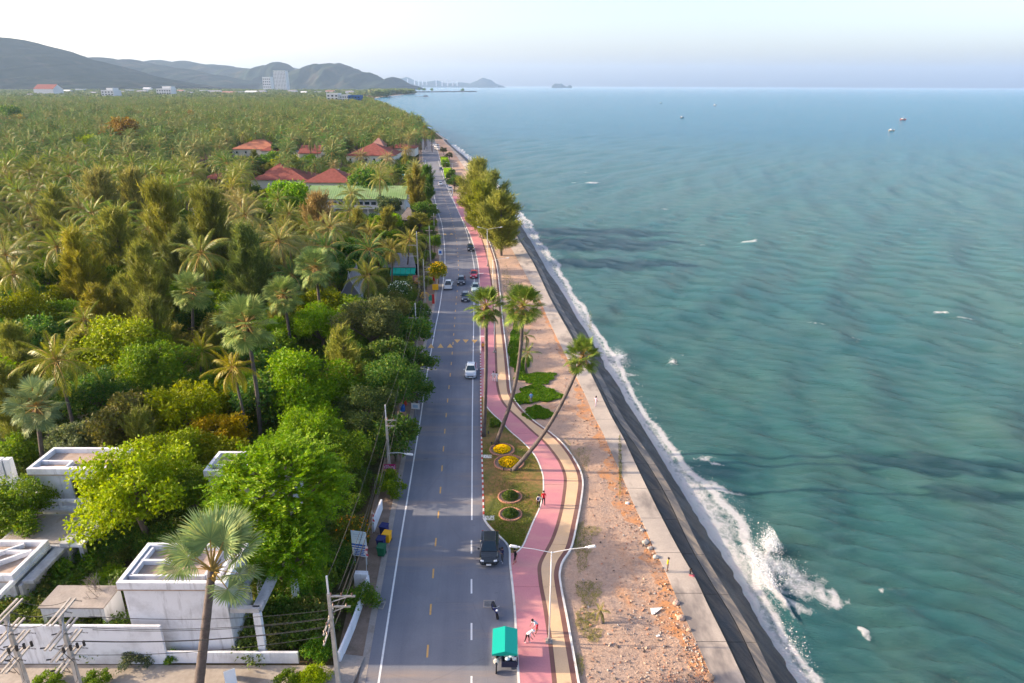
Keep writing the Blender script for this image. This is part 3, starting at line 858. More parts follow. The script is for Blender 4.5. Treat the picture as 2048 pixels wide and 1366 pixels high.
def cards(c, d, ln, wd, rng, bend=0.15):
    """pointed leaf cards at c along d: one bent quad each"""
    n = len(c)
    d = d / (np.linalg.norm(d, axis=1, keepdims=True) + 1e-9)
    a, b = _perp(d, rng)
    ln = np.broadcast_to(np.asarray(ln, float).reshape(-1, 1), (n, 1)); wd = np.broadcast_to(np.asarray(wd, float).reshape(-1, 1), (n, 1))
    v0 = c - d * ln; v1 = c + a * wd + b * wd * bend; v2 = c + d * ln - b * ln * bend; v3 = c - a * wd + b * wd * bend
    V = np.stack([v0, v1, v2, v3], 1).reshape(-1, 3)
    return V, np.arange(n * 4).reshape(n, 4)

def sph(n, rng):
    d = rng.normal(size=(n, 3)); return d / np.linalg.norm(d, axis=1, keepdims=True)

def crown_mesh(name, seed, n, leaf, nclump=26, cz=1.35, rz=0.82, flat=0.0, open_=0.62, cr_=(0.18, 0.42)):
    """crown of radius 1 about height cz: leaf clumps on an uneven shell with gaps"""
    rng = np.random.default_rng(seed)
    d = sph(nclump * 3, rng); d = d[d[:, 2] > -0.55][:nclump]
    rr = 0.48 + 0.46 * rng.random(len(d)); rr *= 1 + 0.14 * np.sin(3 * np.arctan2(d[:, 1], d[:, 0]) + seed)
    cc = d * rr[:, None]; cc[:, 2] *= rz; cc[:, 2] += cz
    cs = cr_[0] + (cr_[1] - cr_[0]) * rng.random(len(d))
    w = cs**2; k = rng.choice(len(d), n, p=w / w.sum())
    u = sph(n, rng); rad = cs[k] * (open_ + (1 - open_) * rng.random(n)) * (1 + 0.22 * rng.normal(size=n)) * np.where(rng.random(n) < 0.06, 1.35, 1.0)
    u2 = u.copy(); u2[:, 2] = u2[:, 2] * (0.75 - flat * 0.4)
    c = cc[k] + u2 * rad[:, None]
    keep = c[:, 2] > cz - rz * 0.92
    c = c[keep]; u = u[keep]; n = len(c)
    dir_ = u * 0.6 + sph(n, rng) * 0.9 + np.array([0, 0, 0.05])
    l = leaf * (0.7 + 0.6 * rng.random(n))
    V, F = cards(c, dir_, l, l * 0.55, rng)
    return fast_mesh(name, V, F, M['leaf']), cc

def trunk_mesh(name, seed, tips, z0=0.0, fork=0.75, r=0.075):
    rng = random.Random(seed); mb = MB()
    top = Vector((rng.uniform(-.08, .08), rng.uniform(-.08, .08), fork))
    mb.tube([(0, 0, z0 - 0.08), (top.x * 0.4, top.y * 0.4, fork * 0.5), top], [r * 1.25, r * 0.9, r * 0.75], 8, cap=False)
    for t in tips:
        t = Vector(t); m = top.lerp(t, 0.5) + Vector((rng.uniform(-.06, .06), rng.uniform(-.06, .06), -0.05 + rng.uniform(0, .1)))
        mb.tube([top - Vector((0, 0, .05)), m, t], [r * 0.5, r * 0.3, r * 0.1], 5, cap=False)
    return mb.mesh(name, M['bark'], smooth=True)

def spray_crown(name, seed, nspray, cz=1.2, rz=0.75, down=0.35):
    """feathery crown: arching twigs set with small paired leaflets"""
    rng = np.random.default_rng(seed)
    d = sph(nspray * 2, rng); d = d[d[:, 2] > -0.35][:nspray]; ns = len(d)
    start = d * (0.45 + 0.3 * rng.random((ns, 1))); start[:, 2] = start[:, 2] * rz + cz
    dr = d + rng.normal(size=(ns, 3)) * 0.35; dr[:, 2] += 0.1; dr /= np.linalg.norm(dr, axis=1, keepdims=True)
    L = 0.22 + 0.28 * rng.random(ns)
    Vs = []; N = 18
    for j in range(N):
        t = (j + 0.5) / N
        p = start + dr * (L * t)[:, None]; p[:, 2] -= down * L * t * t
        sd_ = np.cross(dr, np.array([0, 0, 1.0])); sd_ /= np.linalg.norm(sd_, axis=1, keepdims=True) + 1e-9
        for s in (-1, 1):
            dd = dr * 0.55 + sd_ * s + rng.normal(size=(ns, 3)) * 0.25
            l = 0.040 * (1.15 - 0.6 * t) * (0.8 + 0.4 * rng.random(ns))
            q, _ = cards(p + dd * (l * 0.9)[:, None], dd, l, l * 0.38, rng, 0.1)
            Vs.append(q)
    V = np.concatenate(Vs); F = np.arange(len(V)).reshape(-1, 4)
    return fast_mesh(name, V, F, M['leaf']), start[::max(1, ns // 16)]

def casuarina_crown(name, seed, n, H=3.0, nb=70, cone=0.75, wd=0.012, ln=0.15):
    """feathery conifer-like crown: rising branches hung with fine strands; radius about 1, height H"""
    rng = np.random.default_rng(seed)
    h = 0.10 + 0.90 * (np.arange(nb) + rng.random(nb)) / nb
    az = rng.random(nb) * 2 * PI
    env = 1.45 * (h + 0.10) ** 0.35 * (np.clip(1 - h, 0, 1) ** cone) * (0.5 + 0.6 * rng.random(nb)) + 0.06
    st = np.stack([0 * h, 0 * h, h * H * 0.92], 1)
    rise = 0.55 + 0.7 * rng.random(nb)
    en = st + np.stack([np.cos(az) * env, np.sin(az) * env, env * rise], 1)
    k = rng.choice(nb, n, p=env / env.sum()); t = rng.random(n) ** 0.6
    p = st[k] + (en[k] - st[k]) * t[:, None] + rng.normal(size=(n, 3)) * 0.07 * np.array([1, 1, 0.9])
    out = (en - st)[k]; out /= np.linalg.norm(out, axis=1, keepdims=True)
    dd = out * 0.8 + rng.normal(size=(n, 3)) * 0.45 + np.array([0, 0, 0.25])
    l = ln * (0.6 + 0.8 * rng.random(n))
    V, F = cards(p, dd, l, wd * (0.8 + 0.6 * rng.random(n)), rng, 0.3)
    me = fast_mesh(name, V, F, M['needle'])
    mb = MB(); mb.tube([(0, 0, -0.1), (0.02, 0, H * 0.5), (0, 0.01, H * 0.97)], [0.06, 0.04, 0.008], 7, cap=False)
    for i in range(0, nb, 3):
        mb.tube([st[i], (st[i] + en[i]) / 2 + np.array([0, 0, -.02]), en[i]], [0.016, 0.01, 0.004], 4, cap=False)
    return me, mb.mesh(name + '_trunk', M['bark'], smooth=True)

def twig_mesh(name, seed, n=26, depth=3):
    rng = random.Random(seed); mb = MB()
    def grow(p, d, l, r, k):
        q = p + d * l
        mb.tube([p, q], [r, r * 0.6], 3, cap=False)
        if k == 0: return
        for _ in range(3):
            e = (d + Vector((rng.uniform(-.8, .8), rng.uniform(-.8, .8), rng.uniform(-.25, .6)))).normalized()
            grow(p + d * l * rng.uniform(0.55, 1), e, l * rng.uniform(.5, .8), r * 0.6, k - 1)
    for _ in range(n // 4):
        d = Vector((rng.uniform(-1, 1), rng.uniform(-1, 1), rng.uniform(.4, 1.2))).normalized()
        grow(Vector((rng.uniform(-.2, .2), rng.uniform(-.2, .2), 0)), d, 0.5, 0.022, depth)
    return mb.mesh(name, M['drydead'])

# variants: broad[level][i] = (crown mesh, trunk mesh)
VARS = {'broad': {}, 'bush': {}, 'spray': {}, 'cas': {}}
for lev, n, lf, ncl in (('near', 12000, 0.040, 34), ('mid', 4200, 0.064, 28), ('far', 1300, 0.10, 20)):
    VARS['broad'][lev] = []; VARS['bush'][lev] = []
    for i in range(3):
        me, tips = crown_mesh('broad_crown', 11 + i, n, lf, ncl)
        VARS['broad'][lev].append((me, trunk_mesh('broad_trunk', i, tips[::2][:14])))
        me, tips = crown_mesh('bush_crown', 31 + i, int(n * 0.8), lf * 1.05, ncl, cz=0.55, rz=0.60)
        VARS['bush'][lev].append((me, trunk_mesh('bush_trunk', 5 + i, tips[::3][:8], fork=0.2, r=0.05)))
for lev, n in (('near', 620), ('mid', 210)):
    VARS['spray'][lev] = []
    for i in range(2):
        me, tips = spray_crown('spray_crown', 51 + i, n)
        VARS['spray'][lev].append((me, trunk_mesh('spray_trunk', 9 + i, tips[:14], fork=0.6)))
VARS['spray']['far'] = VARS['spray']['mid']
for lev, n, wd, ln in (('near', 9500, 0.011, 0.16), ('mid', 4200, 0.015, 0.19), ('far', 1500, 0.030, 0.22)):
    VARS['cas'][lev] = [casuarina_crown('casuarina_crown', 71 + i, n, wd=wd, ln=ln, cone=0.65 + 0.12 * i) for i in range(3)]
TWIGS = [twig_mesh('bare_twigs', i) for i in range(2)]

NAMES = {'broad': 'broadleaf_tree', 'bush': 'shrub', 'spray': 'feathery_tree', 'cas': 'casuarina_tree'}
rs = random.Random(77)
TREES = []          # (x, y, r) of everything planted, for spacing
HERO_PX = []        # (px, py, r) crowns the scatter keeps out of
def place(kind, px, py, rpx, color, label=None, group=None, asp=1.0, cat=None, var=None, name=None, hero=True, base_z=0.0, lev=None):
    """plant a tree whose crown centre is seen at (px, py) with radius rpx in the photo"""
    cz = {'broad': 1.35, 'bush': 0.55, 'spray': 1.2, 'cas': 1.35}[kind]
    z = 4.0
    for _ in range(6):
        p = P(px, py, z + base_z); r = rpx * px_of(p)[2] / FPX
        z = cz * r * asp
    lev = lev or ('near' if rpx > 48 else ('mid' if rpx > 15 else 'far'))
    vv = VARS[kind][lev]; c, t = vv[var if var is not None else rs.randrange(len(vv))]
    e = empty(name or NAMES[kind], (p.x, p.y, base_z), rs.uniform(0, 6.28), label, cat or {'broad': 'tree', 'bush': 'shrub', 'spray': 'tree', 'cas': 'tree'}[kind], group, scale=(r * rs.uniform(.9, 1.12), r * rs.uniform(.9, 1.12), r * asp))
    link('crown', c, e, color); link('trunk', t, e)
    TREES.append((p.x, p.y, r))
    if hero: HERO_PX.append((px, py, rpx))
    return e

# ---------------------------------------------------------------- palms
def frond_mesh(name, seed, L=4.6, droop=1.0, npair=26, lw=0.055, ll=0.85, mats=None):
    """feather frond along +X: a bent rib with hanging leaflets on both sides"""
    rng = np.random.default_rng(seed); V = []; F = []; mi = []
    def p(t): return np.array([L * t * (1 - 0.16 * droop * t * t), 0.0, 0.25 * L * t * (1 - t) - 0.30 * L * droop * t ** 2.2])
    def q4(a, b, c, d, m):
        n = len(V); V.extend([a, b, c, d]); F.append((n, n + 1, n + 2, n + 3)); mi.append(m)
    NS = 7
    for i in range(NS):
        a, b = p(i / NS), p((i + 1) / NS); w0 = 0.06 * (1 - i / NS) + 0.012; w1 = 0.06 * (1 - (i + 1) / NS) + 0.012
        y = np.array([0, 1, 0]); zz = np.array([0, 0, 0.7])
        q4(a - y * w0, b - y * w1, b + zz * w1, a + zz * w0, 1); q4(a + zz * w0, b + zz * w1, b + y * w1, a + y * w0, 1)
    for i in range(npair):
        t = 0.13 + 0.87 * (i + 0.5) / npair
        a = p(t); T = p(min(t + .02, 1.02)) - p(t - .02); T /= np.linalg.norm(T)
        l = ll * (math.sin(PI * min(1, 0.22 + 0.70 * t)) ** 0.7) * (0.85 + 0.3 * rng.random())
        for s in (-1, 1):
            d = T * 0.62 + np.array([0, s * (0.85 + .2 * rng.random()), -0.28 - 0.35 * droop * rng.random()])
            d /= np.linalg.norm(d)
            m = a + d * l * 0.45; e = a + d * l + np.array([0, 0, -0.22 * l * (0.6 + droop)])
            up = T * lw
            q4(a, m - up, e, m + up, 0)
    return fast_mesh(name, np.array(V), np.array(F), mats or [M['frond'], M['petiole']], mi=mi)

FROND = [frond_mesh('frond', 1, droop=0.25), frond_mesh('frond', 2, droop=0.75), frond_mesh('frond', 3, droop=1.25), frond_mesh('frond', 4, droop=1.7, L=4.2)]

def palm_layout(seed, n=24):
    """(azimuth, elevation, size, frond variant) for each frond, young and upright to old and hanging"""
    rng = random.Random(seed); out = []
    for i in range(n):
        t = (i + 0.5) / n
        az = i * 2.39996 + rng.uniform(-.2, .2)
        el = R(76) - R(126) * t ** 0.95 + rng.uniform(-.12, .12)
        v = 0 if t < 0.22 else (1 if t < 0.55 else (2 if t < 0.82 else 3))
        out.append((az, el, rng.uniform(0.85, 1.1) * (0.72 + 0.35 * min(1, t * 2.2)), v))
    return out

def mesh_arrays(me):
    nv, nf = len(me.vertices), len(me.polygons)
    V = np.empty(nv * 3, np.float32); me.vertices.foreach_get('co', V)
    k = me.polygons[0].loop_total
    F = np.empty(nf * k, np.int32); me.loops.foreach_get('vertex_index', F)
    mi = np.empty(nf, np.int32); me.polygons.foreach_get('material_index', mi)
    return V.reshape(-1, 3), F.reshape(-1, k), mi

_FA = [mesh_arrays(f) for f in FROND]
def crown_of_fronds(name, seed, n=24, mats=None, src=None):
    src = src or _FA
    Vs, Fs, Ms = [], [], []; o = 0
    for az, el, s, v in palm_layout(seed, n):
        V, F, mi = src[v]
        m = np.array(Matrix.Rotation(az, 3, 'Z') @ Matrix.Rotation(-el, 3, 'Y')) * s
        Vs.append(V @ m.T + np.array([0, 0, 0.1])); Fs.append(F + o); Ms.append(mi); o += len(V)
    return fast_mesh(name, np.concatenate(Vs), np.concatenate(Fs), mats or [M['frond'], M['petiole']], mi=np.concatenate(Ms))
PCROWN = [crown_of_fronds('palm_crown', i, 24) for i in range(4)]
LFROND = [mesh_arrays(frond_mesh('far_frond', 5 + i, droop=d, npair=9, lw=0.14, ll=0.95)) for i, d in enumerate((0.25, 0.75, 1.25, 1.7))]

def palm_trunk(name, pts, r0, r1, fine=True, m='trunk'):
    mb = MB(); n = len(pts)
    rad = []
    for i in range(n):
        t = i / (n - 1)
        rad.append((r0 + (r1 - r0) * t) * (1.25 if i == 0 else 1) * (1 + (0.06 if (i % 2 and fine) else 0)))
    mb.tube(pts, rad, 9, cap=True)
    return mb.mesh(name, M[m], smooth=True)

def curve_pts(a, b, bend, n=14):
    a, b = Vector(a), Vector(b)
    return [a.lerp(b, i / (n - 1)) + Vector(bend) * math.sin(PI * i / (n - 1)) for i in range(n)]

GTRUNK = []
for i in range(4):
    rg = random.Random(i + 3)
    top = Vector((rg.uniform(-1.2, 1.2), rg.uniform(-1.2, 1.2), 9.5 + rg.uniform(-1, 1)))
    GTRUNK.append((palm_trunk('palm_trunk', curve_pts((0, 0, -0.3), top, (rg.uniform(-.6, .6), rg.uniform(-.6, .6), 0), 8), 0.20, 0.13), top))
PCOL = [(0.075, 0.120, 0.026), (0.095, 0.120, 0.026), (0.105, 0.130, 0.036), (0.045, 0.095, 0.026), (0.125, 0.135, 0.05), (0.125, 0.115, 0.045)]

def generic_palm(x, y, s, color, label, group, split=False, cat='palm tree'):
    i = rs.randrange(4); tr, top = GTRUNK[i]
    e = empty('coconut_palm', (x, y, 0), rs.uniform(0, 6.28), label, cat, group, scale=s)
    link('trunk', tr, e)
    if split:
        for az, el, sc, v in palm_layout(rs.randrange(999), 22):
            link('frond', FROND[v], e, color, top, Matrix(Matrix.Rotation(az, 3, 'Z') @ Matrix.Rotation(-el, 3, 'Y')).to_euler(), sc)
    else:
        link('crown', PCROWN[rs.randrange(4)], e, color, top)
    TREES.append((x, y, 2.2 * s))
    return e

NUT = MB().ball((0, 0, 0), 0.14, 8, 6).mesh('coconut', M['coconut'], smooth=True)
def hero_coconut(cx_, cy_, rpx, base=None, H=10.0, color=PCOL[0], label='', n=24, split=True, group=None, seed=None, nuts=0, name='coconut_palm'):
    """palm with its crown seen at (cx_, cy_); base px fixes the distance, else the height does"""
    if base:
        b = P(base[0], base[1], 0); top = PY(cx_, cy_, b.y + 0.3)
    else:
        top = P(cx_, cy_, H); q_ = px_of(top)
        b = Vector((top.x + rs.uniform(-.6, .6) * H / 10, top.y + rs.uniform(-.8, .3), 0))
    dep = px_of(top)[2]; s = rpx * dep / FPX / 4.1
    e = empty(name, b, 0, label, 'palm tree', group)
    t = top - b
    link('trunk', palm_trunk('palm_trunk', curve_pts((0, 0, -0.3), t, Vector((-t.y * .05, t.x * .05, 0)) + Vector((rs.uniform(-.3, .3), 0, 0)), 14), 0.22 * (0.7 + 0.3 * s), 0.13 * (0.7 + .3 * s)), e)
    for az, el, sc, v in palm_layout(seed if seed is not None else rs.randrange(999), n):
        link('frond', FROND[v], e, color, t, Matrix(Matrix.Rotation(az, 3, 'Z') @ Matrix.Rotation(-el, 3, 'Y')).to_euler(), sc * s)
    for i in range(nuts):
        a = i * 2.4; link('coconut', NUT, e, None, t + Vector((math.cos(a) * .3, math.sin(a) * .3, -.15 - .12 * (i % 3))))
    TREES.append((b.x, b.y, 2.0)); HERO_PX.append((cx_, cy_, rpx))
    return e

# fan palms
def fan_mesh(name, seed, pet=1.25, rad=1.25, nseg=42, span=R(285), split=0.62):
    rng = np.random.default_rng(seed); V = []; F = []; mi = []
    def q4(a, b, c, d, m):
        n = len(V); V.extend([a, b, c, d]); F.append((n, n + 1, n + 2, n + 3)); mi.append(m)
    y = np.array([0, 1.0, 0]); z = np.array([0, 0, 1.0])
    for i in range(4):
        t0, t1 = i / 4, (i + 1) / 4
        a = np.array([pet * t0, 0, -0.10 * pet * t0 * t0]); b = np.array([pet * t1, 0, -0.10 * pet * t1 * t1])
        w0, w1 = 0.075 - 0.04 * t0, 0.075 - 0.04 * t1
        q4(a - y * w0, b - y * w1, b + z * w1 * .6, a + z * w0 * .6, 1); q4(a + z * w0 * .6, b + z * w1 * .6, b + y * w1, a + y * w0, 1)
    c = np.array([pet, 0, -0.10 * pet])
    for i in range(nseg):
        an = -span / 2 + span * (i + 0.5) / nseg
        d = np.array([math.cos(an), math.sin(an), 0.0])
        n_ = np.array([-math.sin(an), math.cos(an), 0.0])
        r = rad * (0.88 + 0.22 * math.cos(an * 0.5)) * (0.93 + 0.14 * rng.random())
        hw = r * split * math.tan(span / nseg / 2) * 1.25
        fold = 0.05 if i % 2 else -0.02
        lift = 0.18 * abs(math.sin(an))
        m1 = c + d * r * split + z * (fold + lift * split * r)
        tip = c + d * r + z * (lift * r - 0.16 * r * (0.4 + rng.random())) + n_ * rng.normal() * 0.05
        q4(c, m1 - n_ * hw, tip, m1 + n_ * hw, 0)
    return fast_mesh(name, np.array(V), np.array(F), [M['fan'], M['petiole']], mi=mi)
FAN = [fan_mesh('fan_leaf', i, pet=p_, rad=r_) for i, (p_, r_) in enumerate(((1.45, 1.12), (1.6, 1.05), (1.5, 0.98)))]
FANBIG = [fan_mesh('fan_leaf', 7 + i, pet=1.9, rad=1.55, nseg=52) for i in range(2)]
BOOT = MB().tube([(0, 0, 0), (0.25, 0, 0.12), (0.55, 0, 0.10)], [0.07, 0.05, 0.015], 5).mesh('leaf_base', [M['petiole']])
SKIRT = MB()
for i in range(46):
    a = i * 2.4; r_ = 0.16 + 0.05 * math.sin(i * 1.7)
    p0 = Vector((math.cos(a) * r_, math.sin(a) * r_, -0.1 - 0.02 * i)); d_ = Vector((math.cos(a), math.sin(a), -0.9))
    SKIRT.tri(p0 + Vector((-math.sin(a) * .07, math.cos(a) * .07, 0)), p0 - Vector((-math.sin(a) * .07, math.cos(a) * .07, 0)), p0 + d_ * (0.35 + .2 * math.sin(i * 3.1)))
SKIRT = SKIRT.mesh('dry_skirt', M['fibre'])

def sugar_palm(cx_, cy_, rpx, base, color, label, n=30, bend=(0, 0, 0), group=None, seed=1, lean_y=0.0, r0=0.26, low=R(-62), leaves=None, Ybase=None, skirt=True):
    b = P(base[0], base[1], 0.1) if Ybase is None else PY(base[0], base[1], Ybase)
    if Ybase is not None: b.z = 0.0
    top = PY(cx_, cy_, b.y + lean_y)
    dep = px_of(top)[2]; s = rpx * dep / FPX / 2.75
    e = empty('sugar_palm', b, 0, label, 'palm tree', group)
    t = top - b
    pts = curve_pts((0, 0, -0.3), t, bend, 18)
    link('trunk', palm_trunk('sugar_palm_trunk', pts, r0, r0 * 0.72), e)
    dirn = (pts[-1] - pts[-2]).normalized()
    q = Vector((0, 0, 1)).rotation_difference(dirn.lerp(Vector((0, 0, 1)), 0.55).normalized()).to_matrix()
    rng = random.Random(seed)
    lay = leaves or []
    if not leaves:
        for i in range(n):
            u = (i + .5) / n
            lay.append((i * 2.39996 + rng.uniform(-.25, .25), R(80) + (low - R(80)) * u ** 0.9 + rng.uniform(-.1, .1), rng.uniform(.88, 1.1), FAN))
    for i, (az, el, sc, src) in enumerate(lay):
        # the blade faces up the stem and back on itself
        m = q @ Matrix.Rotation(az, 3, 'Z') @ Matrix.Rotation(-el, 3, 'Y') @ Matrix.Rotation(rng.uniform(-.45, .45), 3, 'X')
        link('fan_leaf', src[i % len(src)], e, color, t, m.to_euler(), sc * s)
    if leaves:
        for i in range(16):
            m = q @ Matrix.Rotation(i * 2.4, 3, 'Z') @ Matrix.Rotation(-R(20 + (i * 37) % 45), 3, 'Y')
            link('leaf_base', BOOT, e, None, t + Vector((0, 0, -0.15 - 0.05 * i)), m.to_euler(), 1.5 * s)
    if skirt:
        link('dry_skirt', SKIRT, e, None, t, q.to_euler(), (1.3 * s, 1.3 * s, 1.1 * s))
    TREES.append((b.x, b.y, 1.5)); HERO_PX.append((cx_, cy_, rpx))
    return e

BLUEG = (0.105, 0.145, 0.048); DKG = (0.075, 0.115, 0.024)
GP = 'sugar palms standing over the shore road'
sugar_palm(972, 612, 47, (967, 872), DKG, 'upright fan palm at the narrow tip of the roadside lawn', bend=(0.15, 0, 0), seed=3, group=GP)
sugar_palm(1046, 612, 52, (989, 889), DKG, 'fan palm curving right over the pink path, between two other fan palms', bend=(0.9, 0, -0.4), seed=4, group=GP)
sugar_palm(1166, 712, 46, (1023, 940), DKG, 'strongly leaning fan palm reaching over the promenade towards the sea', bend=(0.5, 0, -0.9), seed=5, group=GP, low=R(-45))
sugar_palm(492, 648, 66, (522, 893), BLUEG, 'tall grey green fan palm with long bare trunk among the trees left of the road', seed=6, bend=(.3, 0, 0))
sugar_palm(566, 590, 47, (584, 725), BLUEG, 'grey green fan palm right behind the tall one, its trunk vanishing in bright foliage', seed=7, bend=(.2, 0, 0))
sugar_palm(631, 535, 49, (648, 690), (0.095, 0.14, 0.05), 'fan palm with slender pale trunk nearest the grey gabled house', seed=8)
sugar_palm(384, 582, 47, (387, 720), BLUEG, 'grey green fan palm with short visible trunk before the dark casuarinas', seed=9)
sugar_palm(72, 812, 62, (90, 960), (0.10, 0.135, 0.065), 'low bushy fan palm beneath the big coconut palm at the left edge', seed=10, n=30)
big = [(R(95), R(62), 1.0, FANBIG), (R(55), R(58), 1.0, FANBIG), (R(130), R(55), 1.0, FANBIG), (R(20), R(38), .95, FANBIG), (R(165), R(30), .95, FANBIG), (R(185), R(8), .85, FANBIG), (R(-8), R(10), .85, FANBIG), (R(75), R(48), 1.05, FANBIG), (R(112), R(78), .9, FANBIG), (R(40), R(72), .9, FANBIG), (R(-150), R(50), .8, FANBIG), (R(-35), R(-12), .8, FANBIG)]
sugar_palm(424, 1140, 100, (404, 1420), (0.13, 0.175, 0.075), 'big fan palm with thick trunk and few broad leaves in front of the white house', leaves=big, seed=11, r0=0.36, Ybase=38.4, skirt=False)

# coconut palms named one by one
hero_coconut(112, 722, 76, (158, 905), color=(0.115, 0.13, 0.022), label='large yellowish coconut palm with hanging fronds at the left edge, trunk leaning left', seed=21, nuts=8)
hero_coconut(28, 548, 52, (42, 690), color=(0.11, 0.125, 0.025), label='coconut palm with old orange fronds cut off by the left picture edge', seed=22, nuts=6)
hero_coconut(318, 808, 48, (326, 880), color=(0.10, 0.13, 0.02), label='young coconut palm with few arching fronds above the fallen branches', n=13, seed=23)
hero_coconut(466, 738, 55, (500, 905), color=(0.155, 0.145, 0.022), label='yellow coconut palm crowding the trunk of the tall grey fan palm', seed=24, nuts=6)
hero_coconut(404, 703, 50, (405, 800), color=(0.13, 0.14, 0.02), label='coconut palm left of the tall grey fan palm, half sunk in foliage', seed=25, n=20)
hero_coconut(170, 640, 46, H=9, color=(0.10, 0.13, 0.025), label='coconut palm with drooping fronds behind the twiggy round tree', seed=26, n=18)
hero_coconut(736, 552, 47, (741, 640), color=(0.13, 0.14, 0.03), label='wide coconut palm beside the grey gabled house', seed=27)
hero_coconut(784, 500, 37, (783, 575), color=(0.14, 0.13, 0.03), label='coconut palm in front of the teal awning, left of its pair', seed=28, nuts=6)
hero_coconut(820, 480, 38, (812, 560), color=(0.12, 0.125, 0.03), label='coconut palm in front of the teal awning, right of its pair', seed=29)
hero_coconut(740, 462, 31, (742, 520), color=(0.15, 0.14, 0.04), label='pale coconut palm above the dark vine covered tree', seed=30, n=20)
hero_coconut(700, 424, 44, (697, 500), color=(0.10, 0.13, 0.03), label='tall coconut palm standing before the green roofed hall', seed=31)
hero_coconut(703, 388, 33, H=11, color=(0.12, 0.14, 0.04), label='coconut palm rising over the middle of the green roof', seed=32)
hero_coconut(465, 378, 34, H=11, color=(0.15, 0.15, 0.03), label='yellow skirted coconut palm left of the bright round tree', seed=33)
hero_coconut(430, 400, 28, H=10, color=(0.12, 0.13, 0.03), label='coconut palm above the olive casuarinas, left of the yellow skirted palm', seed=34)
hero_coconut(522, 452, 36, (531, 530), color=(0.09, 0.12, 0.04), label='coconut palm between the dark casuarinas and the brown one', seed=35)
hero_coconut(568, 455, 34, H=10, color=(0.125, 0.13, 0.035), label='coconut palm with bowed fronds left of the brown casuarina', seed=36)
hero_coconut(297, 402, 33, (308, 460), color=(0.13, 0.135, 0.03), label='coconut palm with one orange frond over the olive casuarinas', seed=37)
hero_coconut(160, 378, 33, H=12, color=(0.085, 0.115, 0.04), label='grey green coconut palm above the brownish casuarinas', seed=38)
hero_coconut(56, 488, 48, H=10, color=(0.10, 0.12, 0.028), label='dark coconut palm with a yellow skirt near the magenta blossoms', seed=39)
hero_coconut(18, 445, 34, H=10, color=(0.09, 0.115, 0.04), label='coconut palm at the left edge above the dark one', seed=40)
hero_coconut(75, 440, 34, H=10, color=(0.13, 0.13, 0.045), label='tan tipped coconut palm left of the tall casuarina row', seed=41)
hero_coconut(850, 268, 14, (848, 300), color=(0.12, 0.115, 0.05), label='coconut palm standing alone where the road bends away', seed=42)
hero_coconut(775, 318, 23, (776, 372), color=(0.15, 0.135, 0.07), label='coconut palm over the pool deck, in front of the big red roof', seed=43)
hero_coconut(722, 312, 22, (722, 356), color=(0.15, 0.13, 0.065), label='coconut palm left of the pool umbrellas', seed=44)
hero_coconut(812, 300, 15, (812, 340), color=(0.16, 0.13, 0.06), label='brown tinged coconut palm right of the big red roof', seed=45)
hero_coconut(668, 330, 17, (668, 372), color=(0.14, 0.13, 0.06), label='coconut palm poking through the hipped red roofs', seed=46)
hero_coconut(828, 268, 13, H=11, color=(0.15, 0.125, 0.05), label='coconut palm left of the lone palm at the road bend', seed=47)
hero_coconut(1056, 705, 26, (1054, 745), color=(0.07, 0.11, 0.03), label='young palm with stiff fronds on the green patch by the yellow path', n=16, seed=48)
hero_coconut(1052, 672, 22, (1050, 700), color=(0.07, 0.11, 0.03), label='young palm behind the other young palm by the yellow path', n=14, seed=49)
hero_coconut(1022, 570, 12, (1024, 588), color=(0.07, 0.10, 0.035), label='small young palm in the rubble beyond the fan palms', n=12, seed=50)
hero_coconut(1200, 1222, 22, (1203, 1246), color=(0.10, 0.11, 0.03), label='stunted young palm in the rubble near the bottom of the yellow path', n=14, seed=51)

